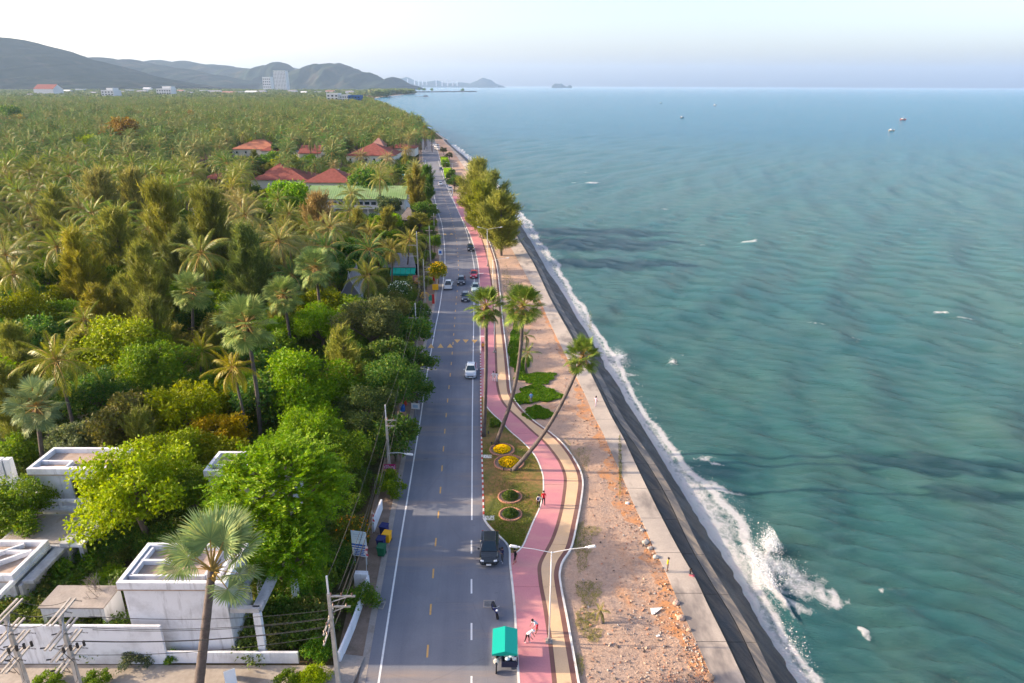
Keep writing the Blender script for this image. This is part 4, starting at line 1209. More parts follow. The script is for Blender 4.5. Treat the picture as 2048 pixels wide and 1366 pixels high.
# broadleaf trees, shrubs, casuarinas read from the photo
YG = (0.150, 0.200, 0.016); BG = (0.115, 0.20, 0.014); MG = (0.075, 0.125, 0.018); DG = (0.045, 0.095, 0.021); OL = (0.105, 0.115, 0.028); OB = (0.135, 0.145, 0.036); YE = (0.28, 0.20, 0.012); GG = (0.08, 0.105, 0.055)
HEROES = [
 ('broad', 276, 974, 106, YG, 'large yellow green tree between the two white roofs'),
 ('broad', 330, 918, 66, YG, 'yellow green tree adjoining the large one, behind the white roof'),
 ('broad', 395, 985, 60, MG, 'shaded green tree right of the large yellow green one'),
 ('spray', 560, 975, 132, BG, 'wide feathery bright green tree in front of the small white roof'),
 ('spray', 575, 1110, 90, (0.07, 0.14, 0.016), 'darker feathery tree below the bright one, right of the fan palm leaves'),
 ('broad', 612, 872, 68, BG, 'bright green round tree right of the fan palm trunks'),
 ('broad', 668, 905, 55, MG, 'green tree just right of the bright round one'),
 ('broad', 437, 862, 47, YE, 'golden yellow blossoming tree left of the fan palm trunks'),
 ('broad', 30, 1015, 70, MG, 'mid green tree at the left edge below the white pillars'),
 ('bush', 232, 858, 30, BG, 'narrow bright green sapling behind the flat brown roof', 1.9),
 ('broad', 790, 868, 46, DG, 'dark roadside tree beside the lamp on the utility pole'),
 ('bush', 778, 968, 30, MG, 'leafy green shrub under the pink and yellow sign', 1.3),
 ('broad', 245, 700, 78, (0.13, 0.165, 0.022), 'round yellow green tree with grey twigs showing'),
 ('broad', 310, 735, 70, MG, 'green tree right of the round twiggy one'),
 ('broad', 205, 790, 62, DG, 'dark green tree beneath the round twiggy one'),
 ('broad', 606, 768, 76, (0.085, 0.15, 0.016), 'broad layered green tree right of the tall fan palm'),
 ('broad', 640, 650, 52, BG, 'bright green tree behind the leaning trunk of the third fan palm'),
 ('cas', 690, 735, 44, OB, 'brownish casuarina standing right of the layered green tree', 1.35),
 ('broad', 742, 645, 62, (0.075, 0.09, 0.035), 'dull olive tree beyond the brownish casuarina'),
 ('broad', 785, 765, 62, DG, 'dark roadside tree overhanging the power lines'),
 ('broad', 832, 778, 30, DG, 'dark green tree spilling onto the road edge'),
 ('broad', 822, 665, 44, (0.045, 0.095, 0.02), 'dark green roadside tree behind the first plain utility pole'),
 ('broad', 818, 720, 40, DG, 'dark green roadside tree beside the yellow road triangles'),
 ('broad', 725, 820, 52, (0.06, 0.09, 0.03), 'grey green tree over bare earth left of the power lines'),
 ('broad', 760, 720, 48, (0.05, 0.09, 0.02), 'deep green tree left of the road triangles, behind the wires'),
 ('broad', 60, 628, 55, (0.14, 0.16, 0.015), 'yellow green tree below the cut off coconut palm'),
 ('broad', 140, 880, 42, GG, 'grey green tree behind the flat brown roof'),
 ('broad', 30, 905, 40, MG, 'green tree behind the white pillars'),
 ('cas', 243, 520, 45, OB, 'tall golden casuarina with pointed top', 1.5),
 ('cas', 335, 480, 48, (0.145, 0.15, 0.034), 'tall golden olive casuarina above the fan palm', 1.6),
 ('cas', 165, 560, 52, (0.165, 0.155, 0.03), 'golden casuarina right of the magenta blossoms', 1.3),
 ('cas', 300, 600, 60, OL, 'dark olive casuarina left of the short fan palm', 1.3),
 ('cas', 430, 500, 52, OL, 'dark olive casuarina right of the short fan palm', 1.5),
 ('cas', 500, 560, 55, (0.075, 0.10, 0.03), 'dark green casuarina above the tall fan palm', 1.35),
 ('cas', 375, 545, 50, (0.085, 0.10, 0.03), 'dark casuarina behind the short fan palm', 1.3),
 ('cas', 120, 450, 38, OB, 'brown gold casuarina below the grey green coconut palm', 1.4),
 ('cas', 210, 430, 42, (0.15, 0.145, 0.05), 'tan casuarina in the upper row of the casuarinas', 1.4),
 ('cas', 275, 425, 40, (0.145, 0.14, 0.045), 'tan casuarina left of the coconut palm with an orange frond', 1.4),
 ('cas', 640, 468, 36, (0.20, 0.15, 0.07), 'brown thinly leaved casuarina left of the hall palm', 1.5),
 ('cas', 200, 645, 44, (0.155, 0.145, 0.03), 'golden casuarina behind the round twiggy tree', 1.2),
 ('broad', 578, 398, 48, (0.105, 0.21, 0.012), 'vivid green round tree left of the green roofed hall'),
 ('broad', 540, 420, 30, (0.075, 0.13, 0.02), 'green tree at the left foot of the vivid round tree'),
 ('broad', 625, 425, 24, DG, 'dark green tree under the left end of the green roof'),
 ('broad', 700, 505, 38, (0.03, 0.085, 0.012), 'dark vine covered tree between the coconut palms'),
 ('broad', 778, 412, 25, (0.03, 0.055, 0.03), 'dark blue green tree in front of the right half of the hall'),
 ('broad', 735, 368, 40, DG, 'dark green spreading tree left of the pool'),
 ('broad', 770, 480, 26, MG, 'green tree behind the teal awning palms'),
 ('broad', 758, 450, 24, (0.11, 0.17, 0.015), 'light green tree below the dark blue green one'),
 ('cas', 835, 392, 26, (0.125, 0.115, 0.03), 'golden casuarina overhanging the left edge of the far road', 1.5),
 ('cas', 855, 372, 18, DG, 'dark casuarina at the left edge of the far road', 1.5),
 ('broad', 850, 420, 22, DG, 'dark green roadside tree before the golden casuarina'),
 ('broad', 838, 440, 22, (0.11, 0.115, 0.03), 'pale olive roadside tree by the thatched hut'),
 ('broad', 876, 540, 21, (0.16, 0.17, 0.012), 'small tree full of yellow flowers at the road edge'),
 ('bush', 800, 578, 26, (0.055, 0.10, 0.04), 'white flecked frangipani bush left of the utility pole'),
 ('bush', 842, 622, 18, (0.05, 0.10, 0.03), 'low white flecked bush beside the road, under the pole'),
 ('bush', 118, 520, 10, (0.62, 0.03, 0.30), 'magenta bougainvillea in blossom'),
 ('bush', 104, 545, 9, (0.40, 0.03, 0.16), 'deep pink bougainvillea below the magenta one'),
 ('broad', 343, 272, 17, (0.11, 0.19, 0.02), 'bright green round tree in the palm grove'),
 ('broad', 437, 275, 23, (0.10, 0.115, 0.03), 'olive dome shaped tree left of the orange roof'),
 ('broad', 420, 292, 13, DG, 'dark green tree at the foot of the olive dome'),
 ('broad', 230, 226, 33, (0.13, 0.085, 0.022), 'broad brown orange tree standing over the palm grove'),
 ('broad', 178, 288, 24, (0.16, 0.21, 0.02), 'yellow green tree among palms at the left'),
 ('broad', 32, 241, 16, (0.26, 0.17, 0.01), 'orange yellow tree near the left edge of the grove'),
 ('broad', 10, 228, 22, DG, 'dark bluish tree at the left edge beneath the town'),
 ('broad', 330, 235, 14, (0.14, 0.10, 0.03), 'rusty tree right of the broad brown orange one'),
 ('broad', 375, 232, 15, (0.13, 0.09, 0.035), 'second rusty tree further right of the broad brown orange one'),
 ('broad', 555, 285, 14, (0.12, 0.15, 0.03), 'light green tree right of the orange roof'),
 ('broad', 545, 318, 18, (0.07, 0.14, 0.02), 'green tree in front of the small grey roof'),
 ('broad', 618, 320, 16, (0.08, 0.15, 0.02), 'green tree before the gabled red roof'),
 ('broad', 590, 325, 20, (0.13, 0.16, 0.03), 'spreading light green tree above the hipped red roofs'),
 ('broad', 520, 325, 14, (0.05, 0.10, 0.02), 'dark tree above the left hipped roof'),
 ('bush', 150, 1135, 48, (0.06, 0.12, 0.018), 'green shrub mass below the white pergola, behind the poles'),
 ('bush', 40, 1105, 46, MG, 'green shrub spilling over the stepped roof at the left edge'),
 ('bush', 112, 1075, 34, DG, 'dark shrub at the foot of the balcony house'),
 ('bush', 62, 1222, 26, (0.06, 0.12, 0.018), 'green shrub left of the small white shed'),
 ('bush', 218, 1222, 24, BG, 'bright shrub squeezed between the small shed and the boxy house'),
 ('bush', 540, 1160, 34, MG, 'green shrub above the concrete pergola'),
 ('bush', 215, 1155, 32, BG, 'bright shrub at the left corner of the white house'),
 ('bush', 60, 1155, 42, MG, 'green shrub under the stepped white roof'),
 ('bush', 240, 1085, 52, DG, 'dark green bush behind the white house'),
 ('bush', 330, 1075, 42, DG, 'dark bush at the back wall of the white house'),
 ('bush', 175, 1195, 30, (0.07, 0.11, 0.03), 'shrub growing over the debris on the small shed'),
 ('bush', 500, 1105, 40, (0.06, 0.13, 0.018), 'feathery shrub right of the white house roof'),
 ('bush', 700, 1062, 42, (0.10, 0.105, 0.022), 'shrub with orange blossoms beside the blue sign board'),
 ('bush', 668, 1120, 42, DG, 'dark shrub left of the blue sign board'),
 ('bush', 620, 1180, 42, (0.05, 0.11, 0.018), 'green bush behind the bottom utility pole'),
 ('bush', 545, 1215, 40, (0.045, 0.10, 0.02), 'green bush over the sunken concrete channel'),
 ('bush', 600, 1250, 34, (0.04, 0.09, 0.02), 'dark bush right of the concrete channel'),
 ('bush', 720, 1195, 34, (0.06, 0.11, 0.02), 'creeper covered shrub inside the roadside wall'),
 ('bush', 632, 1300, 34, (0.055, 0.12, 0.018), 'round green bush at the foot of the bottom utility pole'),
 ('bush', 625, 1352, 30, YG, 'yellow green bush cut by the bottom edge beside the pole'),
 ('bush', 575, 1362, 26, MG, 'low green bush at the bottom edge'),
 ('bush', 470, 1262, 34, (0.09, 0.115, 0.03), 'thin climbing shrub on the side of the white house'),
 ('bush', 275, 1312, 30, (0.055, 0.075, 0.045), 'grey purple shrub at the foot of the white wall'),
 ('bush', 344, 1315, 19, (0.05, 0.11, 0.02), 'small round green bush at the foot of the white wall'),
 ('bush', 195, 1358, 24, (0.08, 0.14, 0.02), 'bright low bush at the bottom edge between the poles and the fan palm'),
 ('bush', 95, 1362, 26, MG, 'low bush at the bottom edge beside the poles'),
 ('bush', 990, 847, 14, (0.07, 0.12, 0.02), 'small green bush on the lawn by the pink path'),
 ('cas', 957, 388, 50, (0.135, 0.145, 0.04), 'tallest feathery casuarina on the seaward side of the road', 0.92),
 ('cas', 985, 410, 48, (0.12, 0.135, 0.04), 'casuarina behind the others on the seaward side', 0.9),
 ('cas', 1002, 452, 52, (0.13, 0.14, 0.036), 'nearest casuarina on the seaward side beside the lamp', 0.85),
 ('cas', 966, 425, 42, (0.11, 0.125, 0.022), 'casuarina on the seaward side hanging over the yellow path', 0.95),
 ('broad', 908, 362, 16, (0.03, 0.075, 0.022), 'dark green tree at the head of the seaward casuarinas'),
 ('broad', 890, 326, 9, DG, 'small dark tree behind the bright hedge'),
 ('broad', 902, 345, 10, (0.04, 0.08, 0.02), 'dark tree between the bright hedge and the casuarinas'),
 ('broad', 898, 310, 8, (0.06, 0.06, 0.04), 'small bare grey tree by the far parked cars'),
 ('broad', 887, 300, 7, (0.05, 0.06, 0.035), 'small dull tree right beside the far parked cars'),
]
for h in HEROES:
    place(*h[:4], h[4], label=h[5], asp=h[6] if len(h) > 6 else 1.0)
# white and coloured blossom on some of them
def blossoms(px, py, rpx, n, colr, z, size, seed, name):
    rng = np.random.default_rng(seed)
    p = P(px, py, z); r = rpx * px_of(p)[2] / FPX
    d = sph(n, rng); d[:, 2] = np.abs(d[:, 2]) * 0.8
    V, F = cards(np.array(p) + d * r * (0.9 + 0.15 * rng.random((n, 1))), sph(n, rng), size, size * 0.8, rng)
    return V, F, colr
# bare fallen branches
for (px, py, s, lb) in ((190, 850, 4.0, 'tangle of bare grey branches left of the bright sapling'), (60, 880, 4.0, 'bare grey branches near the white pillars'), (455, 790, 2.6, 'bare pale branches beside the yellow coconut palm'), (368, 905, 2.6, 'bare grey bush beside the golden yellow tree'), (660, 925, 2.6, 'grey dead branches in the green tree right of the small white roof')):
    p = P(px, py + 14, 0)
    e = link('bare_branches', TWIGS[rs.randrange(2)], None, None, p, (0, 0, rs.uniform(0, 6)), s)
    tag(e, lb, 'branches')

# ---------------------------------------------------------------- scattered trees
WIN = [(460, 270, 562, 312), (585, 282, 648, 318), (688, 276, 835, 322), (492, 330, 708, 380), (612, 376, 812, 420), (650, 182, 724, 206), (376, 400, 408, 432), (784, 328, 818, 368), (690, 520, 722, 580), (780, 510, 832, 545), (796, 420, 835, 450), (398, 332, 458, 368), (385, 300, 420, 325),
       (66, 167, 106, 180), (203, 181, 226, 194), (312, 173, 341, 185), (43, 197, 66, 204), (330, 385, 370, 402), (0, 380, 20, 425), (140, 268, 156, 284)]
WINY = [P(1024, w[3] - 4, 3.5).y for w in WIN]
TRUNKS = [(470, 700, 545, 890), (560, 635, 605, 722), (620, 578, 666, 692), (366, 618, 402, 712), (126, 800, 168, 905), (482, 790, 508, 905), (316, 846, 332, 885), (734, 598, 746, 640), (778, 536, 790, 575), (810, 520, 824, 560), (30, 595, 46, 690)]
WIN += TRUNKS; WINY += [P(t_[2], t_[3], 0).y - 27 for t_ in TRUNKS]
def road_x(Y):
    qv = np.arange(278, 1400, 2.0); x, y = W('WL', qv)
    return x[::-1], y[::-1]
_rx, _ry = road_x(0); _oo = np.argsort(_ry); _rx, _ry = _rx[_oo], _ry[_oo]
def free(x, y, r, H, hero=True):
    edge = np.interp(y, _ry, _rx) - 5.5 if y < 470 else float(land_x(y)) - 14
    if x + r * 0.55 > edge: return False
    a, b, f = px_of((x, y, H)); rp = r * FPX / f
    a2, b2, _ = px_of((x, y, 0))
    for w, yw in zip(WIN, WINY):
        if y > yw + 26: continue                      # behind the building
        if y > yw and w[0] - 3 < a2 < w[2] + 3: return False      # on its footprint
        if w[0] - rp * 0.45 < a < w[2] + rp * 0.45 and w[1] - rp * 0.3 < b < w[3] + rp * 0.55 and (rp > 9 or rs.random() < .8): return False
    if hero:
        for hx, hy, hr in HERO_PX:
            if abs(a - hx) < hr * 0.62 and abs(b - hy) < hr * 0.62: return False
    return True

grid = {}
def spaced(x, y, d):
    k = (int(x // 8), int(y // 8))
    for i in (-1, 0, 1):
        for j in (-1, 0, 1):
            for (a, b, r) in grid.get((k[0] + i, k[1] + j), ()):
                if (a - x) ** 2 + (b - y) ** 2 < (d + r * 0.4) ** 2: return False
    return True
def reg(x, y, r): grid.setdefault((int(x // 8), int(y // 8)), []).append((x, y, r))
for (x, y, r) in TREES: reg(x, y, min(r, 4))

MARKS = [(268, 990, 'the large yellow green tree'), (560, 975, 'the wide feathery tree'), (437, 862, 'the golden yellow tree'), (245, 700, 'the round twiggy tree'), (580, 770, 'the layered green tree'),
  (690, 735, 'the brownish casuarina'), (492, 648, 'the tall grey fan palm'), (631, 535, 'the slender fan palm'), (384, 582, 'the short trunked fan palm'), (112, 722, 'the large hanging coconut palm'), (118, 520, 'the magenta bougainvillea'),
  (243, 520, 'the pointed golden casuarina'), (335, 480, 'the tall olive gold casuarina'), (578, 398, 'the vivid green round tree'), (700, 424, 'the palm before the green hall'), (715, 390, 'the green roofed hall'), (735, 552, 'the palm by the gabled house'),
  (802, 525, 'the teal awning'), (815, 435, 'the thatched hut'), (655, 355, 'the right hipped red roof'), (550, 350, 'the left hipped red roof'), (430, 350, 'the open red pavilion'), (508, 290, 'the orange tiled roof'), (437, 275, 'the olive dome tree'), (343, 272, 'the bright green grove tree'),
  (230, 226, 'the broad brown orange tree'), (178, 288, 'the yellow green grove tree'), (740, 300, 'the big red resort roof'), (620, 300, 'the gabled red roof'), (795, 350, 'the turquoise pool'), (688, 196, 'the white hotel'), (390, 415, 'the grey ruin'), (32, 241, 'the orange yellow grove tree'), (402, 312, 'the small pale tiled roof'),
  (835, 392, 'the roadside golden casuarina'), (160, 378, 'the grey green coconut palm'), (56, 488, 'the yellow skirted dark palm'), (78, 912, 'the balcony house'), (832, 640, 'the plain utility pole'), (850, 268, 'the lone palm at the bend'), (465, 378, 'the yellow skirted palm'), (342, 392, 'the low orange roof in the grove'), (297, 402, 'the palm with an orange frond')]
TODO = []
def name_later(e, look, x, y, H, kind):
    a, b, f = px_of((x, y, H)); TODO.append((e, look, a, b, kind))
def name_all():
    rel = {}
    for e, look, a, b, kind in TODO:
        m = min(MARKS, key=lambda q: (q[0] - a) ** 2 + ((q[1] - b) * 1.4) ** 2)
        dx, dy = a - m[0], b - m[1]; d = math.hypot(dx, dy)
        r = ('left of' if dx < 0 else 'right of') if abs(dx) > abs(dy) * 1.1 else ('behind' if dy < 0 else 'in front of')
        rel.setdefault((look, r, m[2]), []).append((d, e))
    for (look, r, m), L in rel.items():
        L.sort(key=lambda q: q[0]); n = len(L)
        for i, (d, e) in enumerate(L):
            # the nearest and the farthest single themselves out; those between share a label
            t = '' if n == 1 else (', nearest to it' if i == 0 else (', farthest from it' if i == n - 1 else (', halfway out' if n == 3 else ', among several like it')))
            e['label'] = look + ' ' + r + ' ' + m + t
            e['group'] = e['group'] if n < 4 else ('coconut palms ' if 'palm' in look else 'trees ') + r + ' ' + m
def zone(px, py):
    if py < 212: return 'in the hazy far edge of the grove below the town'
    if py < 250: return 'in the grove beyond the red roofs' if px > 430 else 'in the grove around the broad brown orange tree'
    if py < 330: return 'between the orange roof and the shore' if px > 560 else ('around the olive dome tree' if px > 300 else 'left of the bright round tree in the grove')
    if py < 420: return 'around the hipped red roofs' if px > 420 else 'above the golden casuarinas'
    if py < 560: return 'between the hall and the fan palms' if px > 420 else 'among the golden casuarinas'
    if py < 760: return 'beside the shaded road' if px > 640 else 'around the tall fan palms'
    return 'behind the white houses'
LOOKS = {'palm': ['leafy green coconut palm', 'olive coconut palm', 'pale tan coconut palm', 'deep green coconut palm', 'brown tinged coconut palm', 'dry brown coconut palm']}
# palms of the grove: near ones one by one, the rest as one mass
rp = random.Random(5); cand = []
tries = 0
while tries < 150000 and len(cand) < 9000:
    tries += 1
    y = 118 * math.exp(rp.random() ** 0.72 * math.log(1650 / 118)); x = rp.uniform(-0.86 * y, 60)
    if x > float(land_x(y)) - 8: continue
    s = rp.uniform(0.95, 1.5)
    H = 9.5 * s + 0.5
    d = 6.0 if y < 400 else 7.6
    if y < 205 and rp.random() < 0.72: continue
    if not spaced(x, y, d): continue
    if not free(x, y, 3.0 * s, H, y < 420): continue
    reg(x, y, 1.0); cand.append((y, x, s))
cand.sort()
NPALM = 262
for (y, x, s) in cand[:NPALM]:
    a, b, f = px_of((x, y, 9.5 * s))
    i = rp.choices(range(6), (3, 3, 3, 2, 2.2, 1.2))[0]
    zt = zone(a, b)
    name_later(generic_palm(x, y, s, PCOL[i], LOOKS['palm'][i] + ' ' + zt, 'coconut palms ' + zt, split=y < 175), LOOKS['palm'][i], x, y, 9.5 * s, 'palm')

def scatter(name, pts, sources, mat_=None, label=None):
    """one object of kind stuff: sources placed on points (x, y, z, scale, rot, tiltx, variant) by geometry nodes"""
    pts = np.array(pts, np.float32)
    me = bpy.data.meshes.new(name); me.vertices.add(len(pts)); me.vertices.foreach_set('co', pts[:, :3].ravel())
    for nm, col_ in (('sc', 3), ('rz', 4)):
        a = me.attributes.new(nm, 'FLOAT', 'POINT'); a.data.foreach_set('value', pts[:, col_].copy())
    a = me.attributes.new('vr', 'INT', 'POINT'); a.data.foreach_set('value', pts[:, 5].astype(np.int32))
    o = link(name, me)
    ng = bpy.data.node_groups.new(name, 'GeometryNodeTree')
    ng.interface.new_socket('Geometry', in_out='INPUT', socket_type='NodeSocketGeometry')
    ng.interface.new_socket('Geometry', in_out='OUTPUT', socket_type='NodeSocketGeometry')
    nd = ng.nodes; lk = ng.links
    gi = nd.new('NodeGroupInput'); go = nd.new('NodeGroupOutput'); jn = nd.new('GeometryNodeJoinGeometry')
    def attr(nm, typ):
        x = nd.new('GeometryNodeInputNamedAttribute'); x.data_type = typ; x.inputs['Name'].default_value = nm
        return x.outputs['Attribute']
    sc_ = attr('sc', 'FLOAT'); rz_ = attr('rz', 'FLOAT'); vr_ = attr('vr', 'INT')
    cx = nd.new('ShaderNodeCombineXYZ'); lk.new(rz_, cx.inputs['Z'])
    for k_, src in enumerate(sources):
        so = bpy.data.objects.new(name + '_source', src)
        oi = nd.new('GeometryNodeObjectInfo'); oi.inputs['Object'].default_value = so
        oi.inputs['As Instance'].default_value = True
        cm = nd.new('FunctionNodeCompare'); cm.data_type = 'INT'; cm.operation = 'EQUAL'
        ci = [s_ for s_ in cm.inputs if s_.type == 'INT']
        lk.new(vr_, ci[0]); ci[1].default_value = k_
        ip = nd.new('GeometryNodeInstanceOnPoints')
        lk.new(gi.outputs[0], ip.inputs['Points']); lk.new(cm.outputs[0], ip.inputs['Selection']); lk.new(oi.outputs['Geometry'], ip.inputs['Instance'])
        lk.new(cx.outputs[0], ip.inputs['Rotation']); lk.new(sc_, ip.inputs['Scale'])
        lk.new(ip.outputs[0], jn.inputs[0])
    lk.new(jn.outputs[0], go.inputs[0])
    md = o.modifiers.new('scatter', 'NODES'); md.node_group = ng
    return tag(o, label=label, kind='stuff')

def grove_mat(name, cols, trans=0.2):
    m = leafmat(name, trans, ymix=0.15); t = NT(m)
    oi = [n for n in m.node_tree.nodes if n.type == 'OBJECT_INFO'][0]
    rp_ = m.node_tree.nodes.new('ShaderNodeValToRGB'); e = rp_.color_ramp; e.interpolation = 'LINEAR'
    while len(e.elements) < len(cols): e.elements.new(0.5)
    for i, c in enumerate(cols):
        e.elements[i].position = i / (len(cols) - 1); e.elements[i].color = tuple(c) + (1,)
    m.node_tree.links.new(oi.outputs['Random'], rp_.inputs[0])
    for l in list(oi.outputs['Color'].links):
        m.node_tree.links.new(rp_.outputs[0], l.to_socket)
    return m
GM = grove_mat('grove_palm_leaf', [(0.028, 0.062, 0.022), (0.07, 0.115, 0.032), (0.09, 0.13, 0.038), (0.125, 0.13, 0.055), (0.05, 0.095, 0.035), (0.085, 0.12, 0.042), (0.05, 0.11, 0.03)])
GPALM = []
for i in range(4):
    cm_ = crown_of_fronds('grove_palm', 20 + i, 20, [GM, M['petiole']], LFROND)
    V, F, mi = mesh_arrays(cm_); top = np.array([0.4 * (i - 1.5), 0.3, 9.5])
    tb = MB().tube([(0, 0, -.2), (top[0] * .3, .1, 5), tuple(top)], [0.2, .15, .12], 4, cap=False)
    V2 = np.array(tb.v, np.float32); F2 = np.array(tb.f)
    GPALM.append(fast_mesh('grove_palm', np.concatenate([V + top, V2]), np.concatenate([F, F2 + len(V)]), [GM, M['petiole'], M['trunk']], mi=np.concatenate([mi, np.full(len(F2), 2)])))
scatter('coconut_grove', [(x, y, 0, s, rp.uniform(0, 6.28), rp.randrange(4)) for (y, x, s) in cand[NPALM:]], GPALM, label='dense coconut grove running back to the town below the hills')

# scattered broadleaf trees and casuarinas among the palms
LOOKB = [('broad', MG, 'mid green round tree'), ('broad', (0.13, 0.21, 0.022), 'light green round tree'), ('broad', DG, 'dark green round tree'), ('broad', (0.10, 0.10, 0.03), 'olive round tree'), ('cas', OL, 'olive casuarina'), ('cas', (0.14, 0.135, 0.036), 'golden brown casuarina'), ('broad', (0.15, 0.17, 0.018), 'yellow green round tree')]
def plant(n, y0, y1, wts, rmin, rmax, spacing, xfun):
    k = 0; t_ = 0
    while k < n and t_ < n * 60:
        t_ += 1
        y = y0 * math.exp(rp.random() * math.log(y1 / y0)); x = xfun(y)
        r = rp.uniform(rmin, rmax)
        if not spaced(x, y, spacing): continue
        i = rp.choices(range(len(LOOKB)), wts)[0]; kind, c, lb = LOOKB[i]
        if not free(x, y, r, r * 1.5, True): continue
        if y < 52 and x > -36: continue
        reg(x, y, r * 0.8)
        a, b, f = px_of((x, y, r * 1.3)); rpx = r * FPX / f
        if a < -260: continue
        zt = zone(a, b); asp = rp.uniform(.85, 1.1) if kind == 'broad' else rp.uniform(1.1, 1.5)
        if kind == 'cas': r *= 0.75
        lev = 'near' if rpx > 70 else ('mid' if rpx > 20 else 'far')
        cc, tt = VARS[kind][lev][rp.randrange(3)]
        e = empty(NAMES[kind], (x, y, 0), rp.uniform(0, 6.28), lb + ' ' + zt, 'tree', ('trees ' if kind == 'broad' else 'casuarinas ') + zt, scale=(r, r, r * asp))
        v = rp.uniform(.85, 1.15)
        link('crown', cc, e, [q_ * v for q_ in c]); link('trunk', tt, e); name_later(e, lb, x, y, r * 1.3, 'tree')
        k += 1
plant(85, 66, 125, (4, 4, 4, 2, 2, 2, 3), 2.6, 4.4, 3.6, lambda y: rp.uniform(-0.86 * y, -3))
plant(90, 118, 235, (3, 4, 3, 2, 3, 4, 3), 2.8, 4.8, 4.2, lambda y: rp.uniform(-0.86 * y, -6))
plant(110, 235, 560, (4, 3, 3, 3, 1, 1, 2), 3.2, 6.0, 5.5, lambda y: rp.uniform(-0.86 * y, -12))

# the green edge along the left of the road
yv = 74.0
while yv < 330:
    x = float(np.interp(yv, _ry, _rx)) - rp.uniform(3.2, 5.2); r = rp.uniform(1.3, 2.6)
    a, b, f = px_of((x, yv, r)); yv += rp.uniform(3.5, 7.0) * (1 + yv / 300)
    if any(abs(a - q_[0]) < q_[2] and abs(b - q_[1]) < q_[2] * 1.1 for q_ in ((868, 585, 22), (880, 512, 12), (832, 815, 26), (806, 818, 20), (846, 604, 12), (815, 540, 30), (815, 440, 14), (780, 940, 24), (800, 590, 26))): continue
    kind = 'broad' if rp.random() < .55 else 'bush'
    col_, lk = rp.choice((((0.04, 0.085, 0.02), 'dark green'), ((0.065, 0.12, 0.02), 'mid green'), ((0.10, 0.13, 0.03), 'pale green')))
    cc, tt = VARS[kind]['near' if r * FPX / f > 48 else 'mid'][rp.randrange(3)]
    if kind == 'broad': r *= .8
    e = empty(NAMES[kind], (x, yv, 0), rp.uniform(0, 6), '', 'tree' if kind == 'broad' else 'shrub', 'greenery along the left road edge', scale=(r, r, r * rp.uniform(.9, 1.2)))
    link('crown', cc, e, col_); link('trunk', tt, e); name_later(e, lk + (' verge tree' if kind == 'broad' else ' verge shrub'), x, yv, r, 'tree')
name_all()
# undergrowth on the forest floor
UM = grove_mat('undergrowth_leaf', [(0.04, 0.08, 0.018), (0.075, 0.115, 0.02), (0.05, 0.09, 0.02), (0.10, 0.10, 0.03), (0.06, 0.10, 0.02)])
UB = []
for i in range(3):
    me, _ = crown_mesh('undergrowth_clump', 90 + i, 900, 0.085, 10, cz=0.40, rz=0.55, cr_=(0.35, 0.55)); me.materials.clear(); me.materials.append(UM); UB.append(me)
LOTS = []   # ground kept clear: (x0, x1, y0, y1)
UP = []
clear_px = [(0, 1318, 620, 1400), (232, 1100, 505, 1330), (600, 920, 690, 940), (700, 790, 800, 845), (740, 1010, 800, 1140), (660, 1140, 760, 1366), (570, 990, 0, 0), (660, 575, 720, 605), (130, 800, 175, 850)]
for _ in range(26000):
    y = 42 * math.exp(rp.random() ** 0.8 * math.log(420 / 42)); x = rp.uniform(-0.9 * y - 6, -6)
    s = rp.uniform(0.55, 1.6) * (1 + y / 400)
    edge = np.interp(y, _ry, _rx) - 4.2
    if x + s * .8 > edge: continue
    a, b, f = px_of((x, y, 0.3))
    if any(c[0] < a < c[2] and c[1] < b < c[3] for c in clear_px): continue
    if y > 150 and rp.random() < 0.4: continue
    UP.append((x, y, 0, s, rp.uniform(0, 6.28), rp.randrange(3)))
UP = UP[:9000]
scatter('undergrowth', UP, UB, label='low green undergrowth covering the forest floor')

# far woods on the plain below the hills and on the headland
FM = grove_mat('far_wood_leaf', [(0.05, 0.085, 0.03), (0.085, 0.115, 0.035), (0.045, 0.075, 0.03), (0.11, 0.115, 0.045)])
FW = []
for i in range(3):
    me, _ = crown_mesh('far_tree', 120 + i, 160, 0.24, 9, cz=0.75, rz=0.7, cr_=(0.35, 0.55)); me.materials.clear(); me.materials.append(FM); FW.append(me)
FP = []
for _ in range(900):
    y = 430 * math.exp(rp.random() * math.log(1500 / 430)); x = rp.uniform(-0.86 * y, 0.05 * y)
    if x > float(land_x(y)) - 30: continue
    a, b, f = px_of((x, y, 6))
    if any(w[0] - 4 < a < w[2] + 4 and w[1] < b < w[3] + 4 for w in WIN): continue
    FP.append((x, y, 0, rp.uniform(5, 9.5), rp.uniform(0, 6.28), rp.randrange(3)))
for _ in range(16000):
    y = 1300 * math.exp(rp.random() * math.log(5200 / 1300)); x = rp.uniform(-0.86 * y, 0.1 * y)
    if x > float(land_x(y)) - (14 if y < 2300 else 60): continue
    a, b, f = px_of((x, y, 8))
    if any(w[0] - 2 < a < w[2] + 2 and w[1] - 1 < b < w[3] + 1 for w in WIN[9:18]): continue
    FP.append((x, y, 0, rp.uniform(5, 10) * (1 + max(0, y - 2500) / 9000), rp.uniform(0, 6.28), rp.randrange(3)))
for _ in range(420):     # the wooded headland round the bay
    px_ = rp.uniform(742, 826); py_ = rp.uniform(184.5, 194) if px_ < 775 else rp.uniform(184.5, 188.3)
    p = P(px_, py_, 0)
    FP.append((p.x, p.y, 0, rp.uniform(9, 17), rp.uniform(0, 6.28), rp.randrange(3)))
scatter('far_woods', FP, FW, label='hazy woods on the plain and headland beneath the hills')
